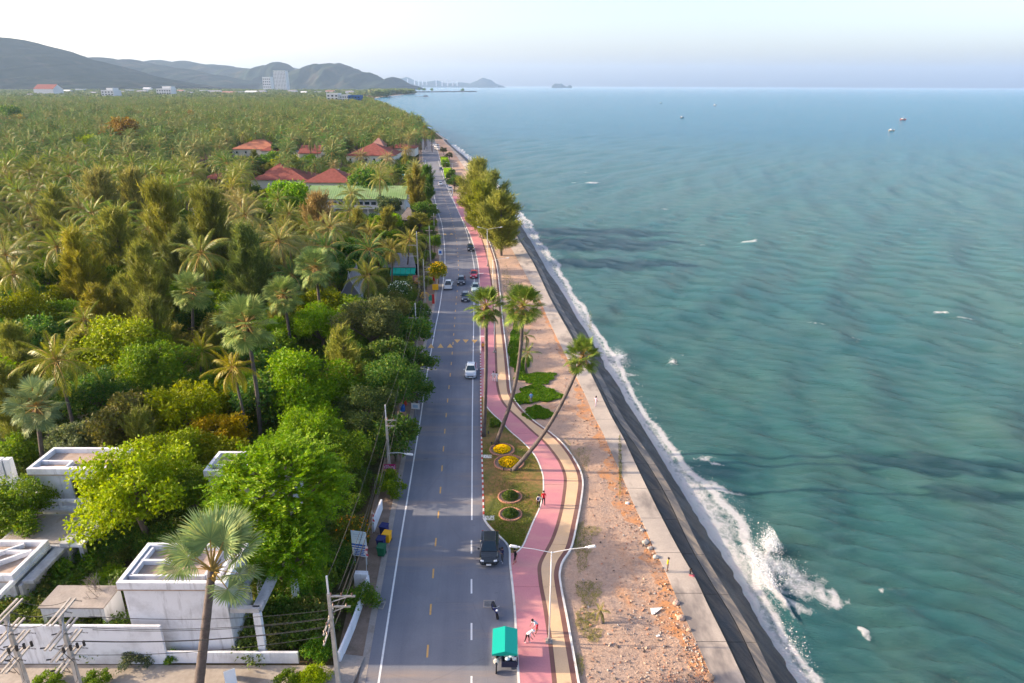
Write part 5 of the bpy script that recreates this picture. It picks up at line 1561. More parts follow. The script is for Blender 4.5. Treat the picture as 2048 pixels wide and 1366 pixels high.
# ================================================================ buildings and street things
def m_wall(name, c, stain, grime=0.5):
    m = mat(name, c, 0.8, 0.2); t = NT(m)
    a = t.mix(t.rng(t.noise(0.5, 5, 0.65), 0.45, 0.75, 0, grime), c, stain)
    a = t.mix(t.rng(t.noise(1.1, 5, 0.7, sc=(1.6, 1.6, 0.18)), 0.55, 0.75, 0, grime), a, tuple(x * 0.75 for x in stain))
    t.color(a); t.bump(t.noise(8, 3, 0.6), 0.1, 0.01)
    return m
M['white_wall'] = m_wall('weathered_white_wall', (0.70, 0.72, 0.77), (0.36, 0.36, 0.38), 0.75)
M['stained'] = m_wall('stained_concrete', (0.42, 0.43, 0.45), (0.16, 0.165, 0.17), 0.8)
M['gravel'] = m_noise('roof_gravel', (0.36, 0.27, 0.21), (0.48, 0.39, 0.33), 1.6, fine=7, bump=0.5, c3=(0.22, 0.16, 0.125), s3=0.8)
M['rooffloor'] = m_noise('grey_roof_floor', (0.33, 0.33, 0.35), (0.42, 0.42, 0.44), 1.0)
M['concrete'] = m_noise('pole_concrete', (0.36, 0.33, 0.29), (0.46, 0.43, 0.39), 1.5)
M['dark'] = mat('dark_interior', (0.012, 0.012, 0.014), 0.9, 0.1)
M['metal'] = mat('galvanised_metal', (0.42, 0.43, 0.45), 0.4, 0.5, 0.7)
M['whitemetal'] = mat('white_painted_metal', (0.74, 0.74, 0.74), 0.4, 0.4)
M['black'] = mat('black_plastic', (0.015, 0.015, 0.017), 0.5, 0.4)
M['insul'] = mat('brown_porcelain', (0.16, 0.06, 0.04), 0.3, 0.5)
M['cable'] = mat('cable', (0.06, 0.055, 0.05), 0.6, 0.3)
M['redroof'] = m_noise('red_tiles', (0.19, 0.052, 0.042), (0.26, 0.085, 0.065), 0.9, c3=(0.13, 0.045, 0.038), s3=0.35)
M['orangeroof'] = m_noise('orange_tiles', (0.42, 0.17, 0.10), (0.34, 0.13, 0.085), 0.5)
M['pinkroof'] = m_noise('faded_tiles', (0.34, 0.19, 0.15), (0.28, 0.14, 0.115), 0.5)
M['greenroof'] = m_noise('green_metal_roof', (0.23, 0.36, 0.14), (0.30, 0.42, 0.20), 0.25, c3=(0.20, 0.20, 0.10), s3=0.3)
M['thatch'] = m_noise('grey_thatch', (0.20, 0.165, 0.15), (0.28, 0.24, 0.22), 1.5, bump=0.5, fine=8)
M['greyroof'] = m_noise('grey_slate', (0.20, 0.20, 0.23), (0.27, 0.27, 0.30), 0.8)
M['teal'] = mat('teal_canvas', (0.0, 0.33, 0.26), 0.55, 0.3)
M['cream'] = mat('cream_paint', (0.72, 0.68, 0.58), 0.7, 0.2)
M['pool'] = mat('pool_water', (0.10, 0.52, 0.60), 0.1, 0.5)
M['blue_wall'] = mat('blue_facade', (0.03, 0.11, 0.30), 0.7, 0.2)
M['glass'] = mat('dark_glass', (0.012, 0.03, 0.045), 0.08, 0.6)
M['fartown'] = mat('far_white_wall', (0.66, 0.66, 0.66), 0.8, 0.1)

def setp(o, **k): tag(o, **k); return o

def flat_house(loc, size, H, label, z_eave=None, open_=None, ribs=(), gravel='gravel', wallm='white_wall', over=0.25):
    """flat roofed white house: walls, parapet ring, sunken gravel roof and raised roof ribs"""
    x0, x1, y0, y1 = loc[0], loc[0] + size[0], loc[1], loc[1] + size[1]
    e = empty('white_house', (x0, y0, 0), 0, label, 'house')
    w, d = size; hw = H - 0.55
    mb = MB()
    t = 0.25
    if open_:
        a, b, zb, zt = open_
        mb.box((a / 2, t / 2, hw / 2), (a, t, hw)); mb.box(((b + w) / 2, t / 2, hw / 2), (w - b, t, hw))
        mb.box(((a + b) / 2, t / 2, zb / 2), (b - a - .004, t, zb)); mb.box(((a + b) / 2, t / 2, (zt + hw) / 2), (b - a - .004, t, hw - zt))
    else: mb.box((w / 2, t / 2, hw / 2), (w, t, hw))
    mb.box((w / 2, d - t / 2, hw / 2), (w, t, hw)); mb.box((t / 2, d / 2, hw / 2), (t, d - 2 * t - .004, hw)); mb.box((w - t / 2, d / 2, hw / 2), (t, d - 2 * t - .004, hw))
    mb.build('wall', M[wallm], e, bevel=0.02)
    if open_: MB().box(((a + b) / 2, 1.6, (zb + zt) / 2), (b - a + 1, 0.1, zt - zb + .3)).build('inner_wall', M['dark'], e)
    link('roof', MB().box((w / 2, d / 2, hw + 0.12), (w + 2 * over - .02, d + 2 * over - .02, 0.24)).mesh('roof', M[gravel]), e)
    p = MB(); tt = 0.34; zc = hw + 0.24 + 0.19
    p.box((w / 2, -over + tt / 2, zc), (w + 2 * over, tt, 0.62)); p.box((w / 2, d + over - tt / 2, zc), (w + 2 * over, tt, 0.62))
    p.box((-over + tt / 2, d / 2, zc), (tt, d + 2 * over - 2 * tt - .004, 0.62)); p.box((w + over - tt / 2, d / 2, zc), (tt, d + 2 * over - 2 * tt - .004, 0.62))
    p.build('parapet', M['white_wall'], e, bevel=0.02)
    for (ax, ay, bx, by, h) in ribs:
        L = math.hypot(bx - ax, by - ay)
        MB().box(((ax + bx) / 2, (ay + by) / 2, hw + 0.25 + h / 2), (L, 0.22, h), math.atan2(by - ay, bx - ax)).build('roof_rib', M['white_wall'], e, bevel=0.015)
    return e
# house in front
ha = P(234, 1179, 7.0)
yA = 41.3
wa = PY(453, 1183, yA).x - PY(234, 1177, yA).x
eA = flat_house((PY(234, 1177, yA).x + .25, yA + .25), (wa - .5, 4.3), 7.0, 'boxy white house with sunken gravel roof, behind the big fan palm',
           ribs=((0.2, 2.5, 3.6, 2.5, .42), (3.6, 2.5, 3.6, 4.1, .42), (0.2, 0.75, wa - 2.2, 0.75, .40), (wa - 2.2, 0.75, wa - 2.2, 4.1, .4), (wa - 1.15, 0.75, wa - 1.15, 4.1, .4), (0.35, .75, .35, 4.1, .4)))
MB().box((wa - 1.7, 2.4, 6.72), (0.85, 3.3, 0.05)).build('gutter_floor', M['rooffloor'], eA)
# side frame of beams and posts
e = empty('concrete_pergola', (wa + PY(234, 1177, yA).x, yA, 0), 0, 'stained concrete pergola frame on the right side of the boxy white house', 'pergola')
for a, b, w_ in (((0.2, 0.4, 4.6), (0.2, 5.2, 4.6), .35), ((2.0, 0.2, 4.6), (2.0, 5.4, 4.6), .75), ((0.0, 5.3, 4.6), (3.1, 5.3, 4.6), .4), ((0.0, 0.2, 4.6), (2.2, 0.2, 4.6), .4)):
    L = (Vector(b) - Vector(a)).length
    MB().box([(a[i] + b[i]) / 2 for i in range(3)], (L, w_, 0.4), math.atan2(b[1] - a[1], b[0] - a[0])).build('beam', M['stained'], e, bevel=.02)
for a in ((2.0, 0.1), (3.1, 5.3), (0.15, 5.5)):
    MB().box((a[0], a[1], 2.2), (0.55, 0.4, 4.4)).build('post', M['white_wall'], e, bevel=.02)
# upper left house
b0 = P(51, 942, 7.0); b1 = P(110, 897, 7.0)
eB = flat_house((b0.x + .3, b0.y + .3), (7.6, b1.y - b0.y - .6), 7.0, 'two storey white house with brown gravel roof and open balcony at the left', open_=(3.6, 7.2, 3.7, 5.9),
           ribs=((0.1, 1.5, 3.2, 1.5, .4), (3.2, 1.5, 3.2, 0.5, .4), (0.4, .5, 7.4, .5, .3)))
for z_, h_ in ((4.3, .22), (3.55, .30)):
    MB().box((4.2, -1.2, z_), (7.2, 0.25, h_)).build('balcony_rail', M['white_wall'], eB, bevel=.02)
for x_ in (0.75, 3.0, 5.2, 7.6):
    MB().box((x_, -1.2, 3.93), (0.3, 0.24, 0.5)).build('balcony_post', M['white_wall'], eB)
MB().box((4.0, -0.7, 3.25), (7.6, 1.4, 0.3)).build('balcony_floor', M['white_wall'], eB)
MB().box((3.4, -4.2, 1.55), (6.6, 5.0, 3.1)).build('lower_storey', M['stained'], eB, bevel=.03)
MB().box((3.4, -4.2, 3.16), (5.9, 4.3, 0.08)).build('terrace', M['gutter'], eB)
MB().box((6.6, -4.0, 3.3), (0.8, 5.6, 0.45)).build('terrace_beam', M['stained'], eB, bevel=.03)
for y_ in (-6.4, -3.9, -1.9):
    MB().box((7.9, y_, 1.5), (0.35, 0.5, 3.0)).build('post', M['stained'], eB)
MB().box((7.3, -4.0, 3.15), (1.6, 5.4, 0.25)).build('beam', M['white_wall'], eB)
for px_, n_ in ((6, 'left'), (22, 'right')):
    b = P(px_ + 2, 948, 5.0)
    setp(MB().box((b.x, b.y, 3.4), (0.62, 0.62, 6.8)).build('concrete_pillar', M['white_wall'], bevel=.03), label=('white square pillar standing in the bushes at the left edge, ' + ('cut by the frame' if n_ == 'left' else 'right one of two')), cat='pillar', group='white pillars at the left edge')
b = P(20, 958, 4.5)
setp(MB().box((b.x, b.y, 4.3), (5.0, 0.35, 0.5)).box((b.x, b.y + .1, 2.05), (4.4, .3, 4.0)).build('garden_wall', M['white_wall'], bevel=.03), label='white wall in front of the two pillars at the left edge', cat='wall')
# stepped house at the left edge
c0 = P(100, 1082, 3.6)
eE = flat_house((c0.x - 9.0, c0.y - 4.6), (8.7, 4.3), 3.6, 'low white house at the left edge with stepped beams across its roof', ribs=((2.5, 0.3, 7.0, 4.1, .4), (5.0, 0.3, 8.3, 3.2, .45), (0, 3.2, 8.6, 3.2, .35)))
MB().box((9.4, 2.0, 1.4), (0.3, 4.6, 2.8)).box((9.9, 2.4, 2.9), (1.0, 4.8, 0.3)).build('side_wall', M['stained'], eE, bevel=.02)
MB().box((8.9, 1.2, 3.15), (0.35, 6.5, 0.35)).build('roof_beam', M['white_wall'], eE, bevel=.02)
# house behind the feathery tree
d0 = P(405, 946, 7.0); d1 = P(440, 905, 7.0)
eC = flat_house((d0.x + .3, d0.y + .3), (8.0, d1.y - d0.y - .6), 7.0, 'white roofed house littered with dry branches, behind the wide feathery tree', ribs=((0.2, 1.2, 7.8, 1.2, .35), (2.0, 1.2, 2.0, 3.4, .35)))
tw = link('bare_branches', TWIGS[0], None, None, (d0.x + 2.6, d0.y + 2.6, 6.7), None, (1.7, 1.4, .5)); tag(tw, 'dry grey branches lying on the white roof', 'branches')
# small shed with debris
s0 = P(80, 1216, 3.0)
e = empty('small_shed', (s0.x, s0.y, 0), 0, 'small white shed with dark opening behind the left poles', 'shed')
MB().box((0.15, 1.2, 1.5), (0.3, 2.4, 3.0)).box((2.6, 2.3, 1.5), (4.5, .25, 3.0)).box((4.9, 1.2, 1.5), (0.3, 2.4, 3.0)).box((2.5, .12, 2.55), (4.4, .24, 0.9)).box((2.5, .12, .5), (4.4, .24, 1.0)).build('wall', M['white_wall'], e)
MB().box((2.5, 1.2, 3.06), (5.2, 2.6, 0.12)).build('roof', M['gutter'], e)
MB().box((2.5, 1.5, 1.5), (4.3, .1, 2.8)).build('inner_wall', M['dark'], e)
tag(link('bare_branches', TWIGS[1], None, None, (s0.x + 4.0, s0.y + 1.6, 2.6), None, 2.0), 'grey brush heaped on the right of the small shed', 'branches')
# boundary walls
yw = P(241, 1326, 0).y
xL, xm, xr = -62.0, PY(336, 1320, yw).x, P(602, 1316, 0).x
bw = setp(empty('boundary_wall', (0, yw, 0)), label='long white boundary wall along the sandy lot, tall at left, low at right', cat='wall')
MB().box(((xL + xm) / 2, 0, 1.85), (xm - xL, 0.22, 3.7)).build('tall_section', M['white_wall'], bw, bevel=.02)
MB().box(((xm + xr) / 2, 0.12, 0.52), (xr - xm, 0.22, 1.04)).build('low_section', M['white_wall'], bw, bevel=.02)
def wall_path(name, pts, h, th, mat_, label, cat='wall'):
    mb = MB()
    w = [P(a, b, 0) for a, b in pts]
    for a, b in zip(w[:-1], w[1:]):
        c = (a + b) / 2; d = b - a
        mb.box((c.x, c.y, h / 2), (d.length + 0.001, th, h), math.atan2(d.y, d.x))
    return setp(mb.build(name, mat_, bevel=.015), label=label, cat=cat)
wall_path('roadside_wall', [(738, 1170), (724, 1212), (708, 1258), (680, 1326)], 1.1, 0.18, M['white_wall'], 'low white roadside wall overgrown with creepers, near the bottom utility pole')
wall_path('roadside_wall', [(764, 1018), (747, 1064)], 1.2, 0.2, M['white_wall'], 'short piece of white roadside wall behind the wheeled bins')
wall_path('gate_pier', [(711, 1170), (737, 1171)], 1.4, 0.5, M['white_wall'], 'white gate pier at the top end of the overgrown roadside wall', 'wall')
lot = MB(); y1_ = yw - .12
lot.quad((-75, -30, -.05), (P(690, 1366, 0).x - .5, -30, -.05), (P(676, 1330, 0).x, y1_, -.05), (-75, y1_, -.05))
setp(lot.build('sandy_lot', M['lot']), kind='structure')
pd = P(690, 1345, 0)
setp(MB().box((pd.x, pd.y, 0.06), (2.0, 3.2, 0.16), R(-8)).build('concrete_pad', M['gutter'], bevel=.02), label='concrete pad at the foot of the bottom utility pole', cat='slab')
# sunken channel between walls
q0, q1 = P(556, 1280, 0.3), P(600, 1212, 0.3)
e = empty('concrete_channel', (0, 0, 0), 0, 'grey concrete channel running through the bushes right of the white house', 'channel')
dv = (q1 - q0).normalized(); sv = Vector((-dv.y, dv.x, 0))
for s_ in (-1, 1):
    c = (q0 + q1) / 2 + sv * s_ * 0.85
    MB().box((c.x, c.y, 0.45), ((q1 - q0).length, 0.2, 0.9), math.atan2(dv.y, dv.x)).build('side_wall', M['stained'], e)
c = (q0 + q1) / 2
MB().box((c.x, c.y, 0.12), ((q1 - q0).length, 1.5, 0.16), math.atan2(dv.y, dv.x)).build('bed', M['stained'], e)

# ---------------------------------------------------------------- utility poles and cables
def pole_mesh(h, a=0.16, b=0.10):
    mb = MB().tube([(0, 0, -.3), (0, 0, h)], [a * 1.414, b * 1.414], 4)
    return mb.mesh('pole', M['concrete'])
INS = MB().tube([(0, 0, 0), (0, 0, .07), (0, 0, .1), (0, 0, .17), (0, 0, .2), (0, 0, .27)], [.03, .07, .035, .06, .03, .02], 7).mesh('insulator', M['insul'])
STRING = MB()
for i in range(6): STRING.tube([(0.14 * i, 0, 0), (0.14 * i + .05, 0, 0), (0.14 * i + .07, 0, 0)], [.03, .09, .03], 7)
STRING = STRING.mesh('insulator_string', M['black'])
POLES = {}
def utility_pole(key, base, top, spike=None, arms=(), label='', h=None):
    """arms: (height below top, x from, x to, insulators)"""
    b = Vector(base)
    e = empty('utility_pole', b, 0, label, 'utility pole')
    link('post', pole_mesh(top), e)
    if spike: MB().bar((0, 0, top - 0.4), (0.0, 0, top + spike), 0.11).build('top_spike', M['whitemetal'], e)
    for (dz, xa, xb, n, along) in arms:
        z = top - dz
        A, B = ((xa, -.14, z), (xb, -.14, z)) if along == 'x' else ((-.14, xa, z), (-.14, xb, z))
        MB().bar(A, B, 0.11).build('crossarm', M['concrete'], e)
        MB().bar((0, 0, z - .7), tuple((Vector(A) + Vector(B)) / 2 + (Vector(B) - Vector(A)) * 0.3), 0.05).build('brace', M['metal'], e)
        for i in range(n):
            t = (i + .3) / max(1, n - .4)
            link('insulator', INS, e, None, Vector(A).lerp(Vector(B), t) + Vector((0, 0, .05)))
    POLES[key] = (b, top)
    return e
def on_base(bx, by, tx, ty):
    b = P(bx, by, 0); return (b.x, b.y, 0), PY(tx, ty, b.y).z
A_ = P(654, 1187, 8.6)
utility_pole('a', (A_.x + .1, A_.y, 0), 8.6, 1.5, ((0.1, 0.0, 1.9, 3, 'x'), (1.0, 0.0, 1.5, 2, 'x'), (2.2, -1.6, 1.0, 4, 'y'), (2.9, -1.8, 0.9, 4, 'y')), 'concrete utility pole with bristling crossarms at the bottom, beside the overgrown roadside wall')
b_, h_ = on_base(780, 955, 776, 836)
utility_pole('b', b_, h_, 1.6, ((0.2, 0.0, 1.1, 2, 'x'), (0.9, 0.0, 0.9, 1, 'x')), 'concrete utility pole carrying a street lamp and the pink and yellow sign')
b_, h_ = on_base(835, 706, 833, 634)
utility_pole('c', b_, h_, 2.4, ((0.1, -1.35, 1.35, 3, 'x'),), 'plain utility pole with one wide crossarm, left of the road triangles')
b_, h_ = on_base(850, 604, 850, 530)
utility_pole('d', b_, h_, 1.2, ((0.4, 0.0, 1.5, 2, 'x'), (1.4, 0.0, 1.2, 1, 'x')), 'utility pole beside the tree full of yellow flowers')
b_, h_ = on_base(861, 522, 859, 458)
utility_pole('e', b_, h_, .8, ((0.4, -.9, .9, 2, 'x'),), 'utility pole behind the small white road sign')
b_, h_ = on_base(838, 575, 839, 470)
utility_pole('f', b_, h_, .8, ((2.2, -2.0, 0.0, 2, 'x'), (4.6, -2.4, 0.0, 2, 'x')), 'tall thin pole left of the tree full of yellow flowers')
b_, h_ = on_base(869, 470, 867, 430)
utility_pole('g', b_, h_, .5, ((0.4, -.9, .9, 2, 'x'),), 'utility pole at the edge of the road by the thatched hut')
b_, h_ = on_base(846, 352, 844, 318)
utility_pole('h', b_, h_, .5, ((0.4, -1.0, 1.0, 2, 'x'),), 'far utility pole beside the bend of the road near the red roofs')
b_, h_ = on_base(740, 388, 739, 352)
utility_pole('i', b_, h_, .3, (), 'thin pale pole behind the green roof')
# twin frames at the lower left
for key, tx, ty, lb, hz in (('p', 30, 1208, 'left one of two heavy distribution poles with stacked crossarms at the lower left', 9.6), ('q', 137, 1207, 'right one of two heavy distribution poles, with a transformer cut out, at the lower left', 9.6)):
    t_ = P(tx, ty, hz)
    e = utility_pole(key, (t_.x, t_.y - 1.0, 0), hz - .1, None, (), lb)
    for z_, ya, yb in ((hz, -1.0, 1.5), (hz - 1.35, -1.7, 1.2), (hz - 2.5, -1.5, 1.3), (hz - 3.5, -1.4, .9)):
        for o_ in (-.17, .17):
            MB().bar((o_, ya, z_), (o_, yb, z_), 0.12).build('crossarm', M['concrete'], e)
        for i, f_ in enumerate((.08, .5, .92)):
            y_ = ya + (yb - ya) * f_
            link('insulator_string', STRING, e, None, (.2, y_, z_), (0, R(12), R(6 * (i - 1))), .62)
            if z_ < hz - 1: link('insulator_string', STRING, e, None, (-.2, y_, z_), (0, R(14), R(180 + 8 * (i - 1))), .62)
    MB().bar((.25, -.6, hz - 1.4), (.05, 0.4, hz), .06).build('brace', M['metal'], e)
    for i in range(4):
        MB().box((.45, -1.0 + i * .6, hz - 2.0 - .4 * i), (.12, .12, .42)).build('fuse', M['black'], e)
    MB().tube([(.3, -.9, hz - 2.3), (.9, -1.0, hz - 3.0), (.75, -.9, hz - 4.6), (.15, -.6, hz - 5.4)], .022, 5).build('lead', M['cable'], e)
    MB().tube([(-.3, .6, hz - 2.6), (-.8, .3, hz - 3.4), (-.6, 0, hz - 4.4), (-.1, -.2, hz - 4.9)], .022, 5).build('lead', M['cable'], e)
    POLES[key] = (Vector((t_.x, t_.y - 1.0, 0)), hz)
def cable(a, b, sag, label, group, r=0.022):
    a, b = Vector(a), Vector(b)
    pts = [a.lerp(b, i / 14) - Vector((0, 0, sag * 4 * (i / 14) * (1 - i / 14))) for i in range(15)]
    return setp(MB().tube(pts, r, 5).build('power_cable', M['cable']), label=label, cat='cable', group=group)
def at_pole(k, dx, dz, dy=0.0): p, h = POLES[k]; return (p.x + dx, p.y + dy, h + dz)
seq = [('a', 'b', 'from the bottom utility pole to the lamp pole'), ('b', 'c', 'from the lamp pole to the plain pole'), ('c', 'd', 'from the plain pole to the flower tree pole'), ('d', 'e', 'from the flower tree pole up the road')]
for i, (k1, k2, tx) in enumerate(seq):
    for j, (dx, dz, nm) in enumerate(((0.02, 1.3, 'topmost thin cable '), (0.75, .35, 'upper cable '), (1.3, .3, 'roadside upper cable '), (-.1, -2.6, 'lower thick cable '), (.12, -3.0, 'lowest thick cable '))):
        if k1 == 'd' and j in (1,): continue
        d2 = {'c': {0.75: -1.1, 1.3: 1.2}}.get(k2, {}).get(dx, dx); d1 = {'c': {0.75: -1.1, 1.3: 1.2}}.get(k1, {}).get(dx, dx)
        cable(at_pole(k1, d1, dz), at_pole(k2, d2, dz if j else dz), 0.9 + .15 * j, nm + tx, 'power cables along the road', 0.030 if j > 2 else 0.02)
for j in range(6):
    z1 = [-1.35, -1.35, -1.35, -2.5, -2.5, -2.5][j]; dy = [-1.2, 0, 1.0][j % 3]
    cable((POLES['q'][0].x + .9, POLES['q'][0].y + dy + .3, POLES['q'][1] + z1), (POLES['a'][0].x - .5, POLES['a'][0].y + dy * .8, POLES['a'][1] - 2.2 - (0 if j < 3 else .75)), 0.5, ('upper ' if j < 3 else 'lower ') + ['front', 'middle', 'rear'][j % 3] + ' cable strung across the white house to the bottom utility pole', 'cables across the white house')
for j in range(3):
    cable((POLES['p'][0].x + .3, POLES['p'][0].y + [-.8, .2, 1.2][j], POLES['p'][1]), (POLES['q'][0].x - .3, POLES['q'][0].y + [-.8, .2, 1.2][j], POLES['q'][1]), 0.35, ['front', 'middle', 'rear'][j] + ' cable between the two heavy poles at the lower left', 'cables between the heavy poles')

# ---------------------------------------------------------------- street lamps
def lamp_head(sx):
    return MB().box((0.28, 0, 0), (0.62, .24, .13), taper=.75).box((-.12, 0, 0.0), (.22, .12, .10)).mesh('lamp_head', M['whitemetal'], bevel=.02)
LH = lamp_head(1)
def street_lamp(base, top, arm_l, arm_r, label, z0=0.14):
    b = P(base[0], base[1], z0); h = PY(top[0], top[1], b.y).z - z0
    e = empty('street_lamp', b, 0, label, 'street lamp', 'street lamps along the yellow path')
    MB().tube([(0, 0, 0), (0, 0, h)], [.065, .04], 8).build('post', M['whitemetal'], e, smooth=True)
    MB().box((0, 0, .04), (.55, .55, .08)).box((0, 0, .2), (.24, .24, .3)).build('base_plate', M['gutter'], e, bevel=.01)
    for s_, L in ((-1, arm_l), (1, arm_r)):
        if not L: continue
        MB().tube([(0, 0, h - .1), (s_ * L * .5, 0, h + .22), (s_ * L, 0, h + .42)], [.03, .025, .022], 6).build('arm', M['whitemetal'], e)
        link('lamp_head', LH, e, None, (s_ * (L - .05), 0, h + .43), (0, R(-10), 0 if s_ > 0 else PI))
    return e
lm = P(1098, 1283, .14); k_ = px_of(PY(1100, 1102, lm.y))[2] / FPX
street_lamp((1098, 1283), (1100, 1103), 70 * k_, 74 * k_, 'double armed white street lamp nearest the bottom, at the edge of the pink path')
street_lamp((989, 704), (985, 606), 2.6, 2.6, 'double armed lamp whose head is hidden behind the middle fan palm')
street_lamp((986, 592), (984, 520), 0, 2.9, 'lamp with one visible arm pointing at the sea over the rubble')
street_lamp((975, 532), (974, 458), 1.9, 3.2, 'lamp standing before the nearest seaward casuarina')
street_lamp((959, 474), (958, 425), 2.0, 2.0, 'lamp half lost in front of the seaward casuarinas')
street_lamp((941, 418), (940, 382), 2.6, 2.0, 'far lamp beside the narrow end of the pink path')
street_lamp((905, 350), (905, 327), 2.6, 2.0, 'farthest lamp, beside the bright hedge')
pb, ph = POLES['b']
e = empty('wall_lamp', (pb.x, pb.y - .12, PY(782, 905, pb.y).z), 0, 'white street lamp arm fixed to the utility pole with the sign', 'street lamp')
L_ = PY(822, 912, pb.y).x - pb.x
MB().tube([(0, 0, 0), (L_ * .5, 0, .05), (L_ - .4, 0, -.1)], .035, 6).build('arm', M['whitemetal'], e)
link('lamp_head', LH, e, None, (L_ - .45, 0, -.1), (0, R(6), 0), 1.25)

# ---------------------------------------------------------------- signs
def flatmat(name, c): 
    if name not in M: M[name] = mat(name, c, 0.6, 0.3)
    return M[name]
def text(parent, body, loc, size, m, rot=(PI / 2, 0, 0), align='CENTER', name='lettering', ext=0.004, bold=0.0):
    cu_ = bpy.data.curves.new(name, 'FONT'); cu_.body = body; cu_.size = size; cu_.align_x = align; cu_.align_y = 'CENTER'; cu_.extrude = ext; cu_.offset = bold
    cu_.resolution_u = 3
    cu_.materials.append(m); tmp = bpy.data.objects.new(name, cu_); COL.objects.link(tmp)
    bpy.context.view_layer.update()
    me = bpy.data.meshes.new_from_object(tmp.evaluated_get(bpy.context.evaluated_depsgraph_get())); bpy.data.objects.remove(tmp)
    return link(name, me, parent, None, loc, rot)
red = flatmat('red_print', (0.50, 0.03, 0.03)); pinkm = flatmat('magenta_print', (0.42, 0.015, 0.12)); wht = flatmat('white_print', (0.78, 0.78, 0.78)); ylw = flatmat('yellow_board', (0.75, 0.45, 0.12)); blu = flatmat('blue_print', (0.03, 0.14, 0.50)); lbl = flatmat('pale_blue_board', (0.62, 0.75, 0.85)); orn = flatmat('orange_yellow', (0.85, 0.42, 0.01)); navy = flatmat('navy_plastic', (0.012, 0.02, 0.12)); grn = flatmat('green_plastic', (0.01, 0.11, 0.05)); lav = flatmat('lavender_print', (0.70, 0.5, 0.72))
sg = PY(779.5, 938, pb.y - .3); k_ = px_of(sg)[2] / FPX
e = empty('shop_sign', sg, 0, 'square sign, magenta above and yellow below with Thai lettering, on the lamp pole', 'sign')
W_ = 24 * k_
MB().box((0, 0, W_ * .22), (W_, .05, W_ * .48)).build('upper_board', pinkm, e); MB().box((0, 0, -W_ * .29), (W_, .05, W_ * .54)).build('lower_board', ylw, e)
text(e, 'เจ๊ใหญ่', (0, -.04, W_ * .20), W_ * .36, lav, bold=.006); text(e, 'ปูม้า', (0, -.04, -W_ * .30), W_ * .50, red, bold=.012)
# blue and white board on two legs
b = P(722, 1128, 0)
e = empty('sign_board', (b.x, b.y, 0), R(-12), 'white and blue notice board on posts at the roadside beside the bins', 'sign')
ww, hh = 1.45, 2.75
MB().box((0, 0, 0.9 + hh * .75), (ww, .06, hh * .5)).build('upper_panel', lbl, e); MB().box((0, 0, 0.9 + hh * .25), (ww, .06, hh * .5)).build('lower_panel', wht, e)
MB().box((0, -.04, .9 + hh * .46), (ww * .98, .03, .2)).box((0, -.04, .9 + hh * .36), (ww * .98, .03, .12)).build('blue_band', blu, e)
for i in range(4):
    MB().box((-.05 + .04 * (i % 2), -.04, .9 + hh * (.26 - .065 * i)), (ww * (.75 - .08 * (i % 3)), .02, .09)).build('print_line', blu, e)
for i in range(3):
    MB().box((.05 * (i % 2), -.04, .9 + hh * (.88 - .09 * i)), (ww * (.7 - .1 * i), .02, .06)).build('print_line', flatmat('pale_print', (0.40, 0.56, 0.72)), e)
for s_ in (-1, 1): MB().box((s_ * ww * .4, .06, .45 + .3), (.07, .07, 1.5)).build('leg', M['stained'], e)
def flag(px_, py_, h, label):
    b = P(px_, py_, 0)
    e = empty('roadside_flag', (b.x, b.y, 0), R(rs.uniform(-20, 20)), label, 'flag')
    MB().tube([(0, 0, 0), (.12, .05, h)], .022, 6).build('flagpole', M['whitemetal'], e)
    mb = MB(); n = 8
    for i in range(n):
        z0_, z1_ = h - .15 - i * .14, h - .15 - (i + 1) * .14
        x0_, x1_ = .13 + .05 * math.sin(i), .13 + .05 * math.sin(i + 1)
        mb.quad((x0_ - .12, .05, z0_), (x0_ + .14, .02 * math.sin(i * 2), z0_), (x1_ + .14, .02 * math.sin(i * 2 + 2), z1_), (x1_ - .12, .05, z1_), 0 if (i // 2) % 2 else 1)
    mb.build('cloth', [flatmat('flag_red', (0.55, 0.08, 0.10)), flatmat('flag_pale', (0.75, 0.62, 0.62))], e)
flag(733, 1142, 2.9, 'red and white flag on a thin pole before the blue and white board')
flag(745, 1066, 2.6, 'faded pink flag on a thin pole beyond the blue and white board')
b = P(462, 1362, 0)
e = empty('sandwich_board', (b.x, b.y, 0), R(28), 'white A shaped board standing on the sandy lot', 'sign')
MB().box((0, -.22, .55), (.8, .03, 1.15), M=Matrix.Rotation(R(-20), 3, 'X')).build('front_panel', wht, e)
MB().box((0, .22, .55), (.8, .03, 1.15), M=Matrix.Rotation(R(20), 3, 'X')).build('rear_panel', M['stained'], e)
def board(px_, py_, w_, h_, z_, m_, label, name='road_sign', legs=1, rz=0.0, mark=None):
    b = P(px_, py_, 0)
    e = empty(name, (b.x, b.y, 0), rz, label, 'sign')
    MB().box((0, -.05, z_), (w_, .05, h_)).build('panel', m_, e)
    if mark: MB().box((0, -.085, z_), (w_ * .6, .02, h_ * .5)).build('print', mark, e)
    for i in range(legs):
        x_ = 0 if legs == 1 else (-.4 + .8 * i) * w_
        MB().bar((x_, 0, 0), (x_, 0, z_ + h_ * .4), .07).build('leg', M['metal'], e)
board(832, 832, 1.15, .85, 1.5, wht, 'small white sign on a post at the road edge beside the dark trees', mark=flatmat('pale_print', (0.40, 0.56, 0.72)), rz=R(-10))
board(871, 583, 1.3, 1.3, 1.0, orn, 'orange yellow square sign at the road edge', rz=R(10))
board(881, 514, 1.1, 1.5, 1.3, wht, 'white and blue road sign on the left verge', mark=blu)
board(868, 566, .5, 2.2, 1.5, red, 'narrow red upright banner just above the orange yellow sign', 'banner')
board(867, 610, .5, 2.0, 1.3, red, 'narrow red upright banner left of the white line', 'banner')
board(862, 604, .9, 1.2, .9, flatmat('green_board', (0.05, 0.30, 0.20)), 'green board standing by the lower red banner')
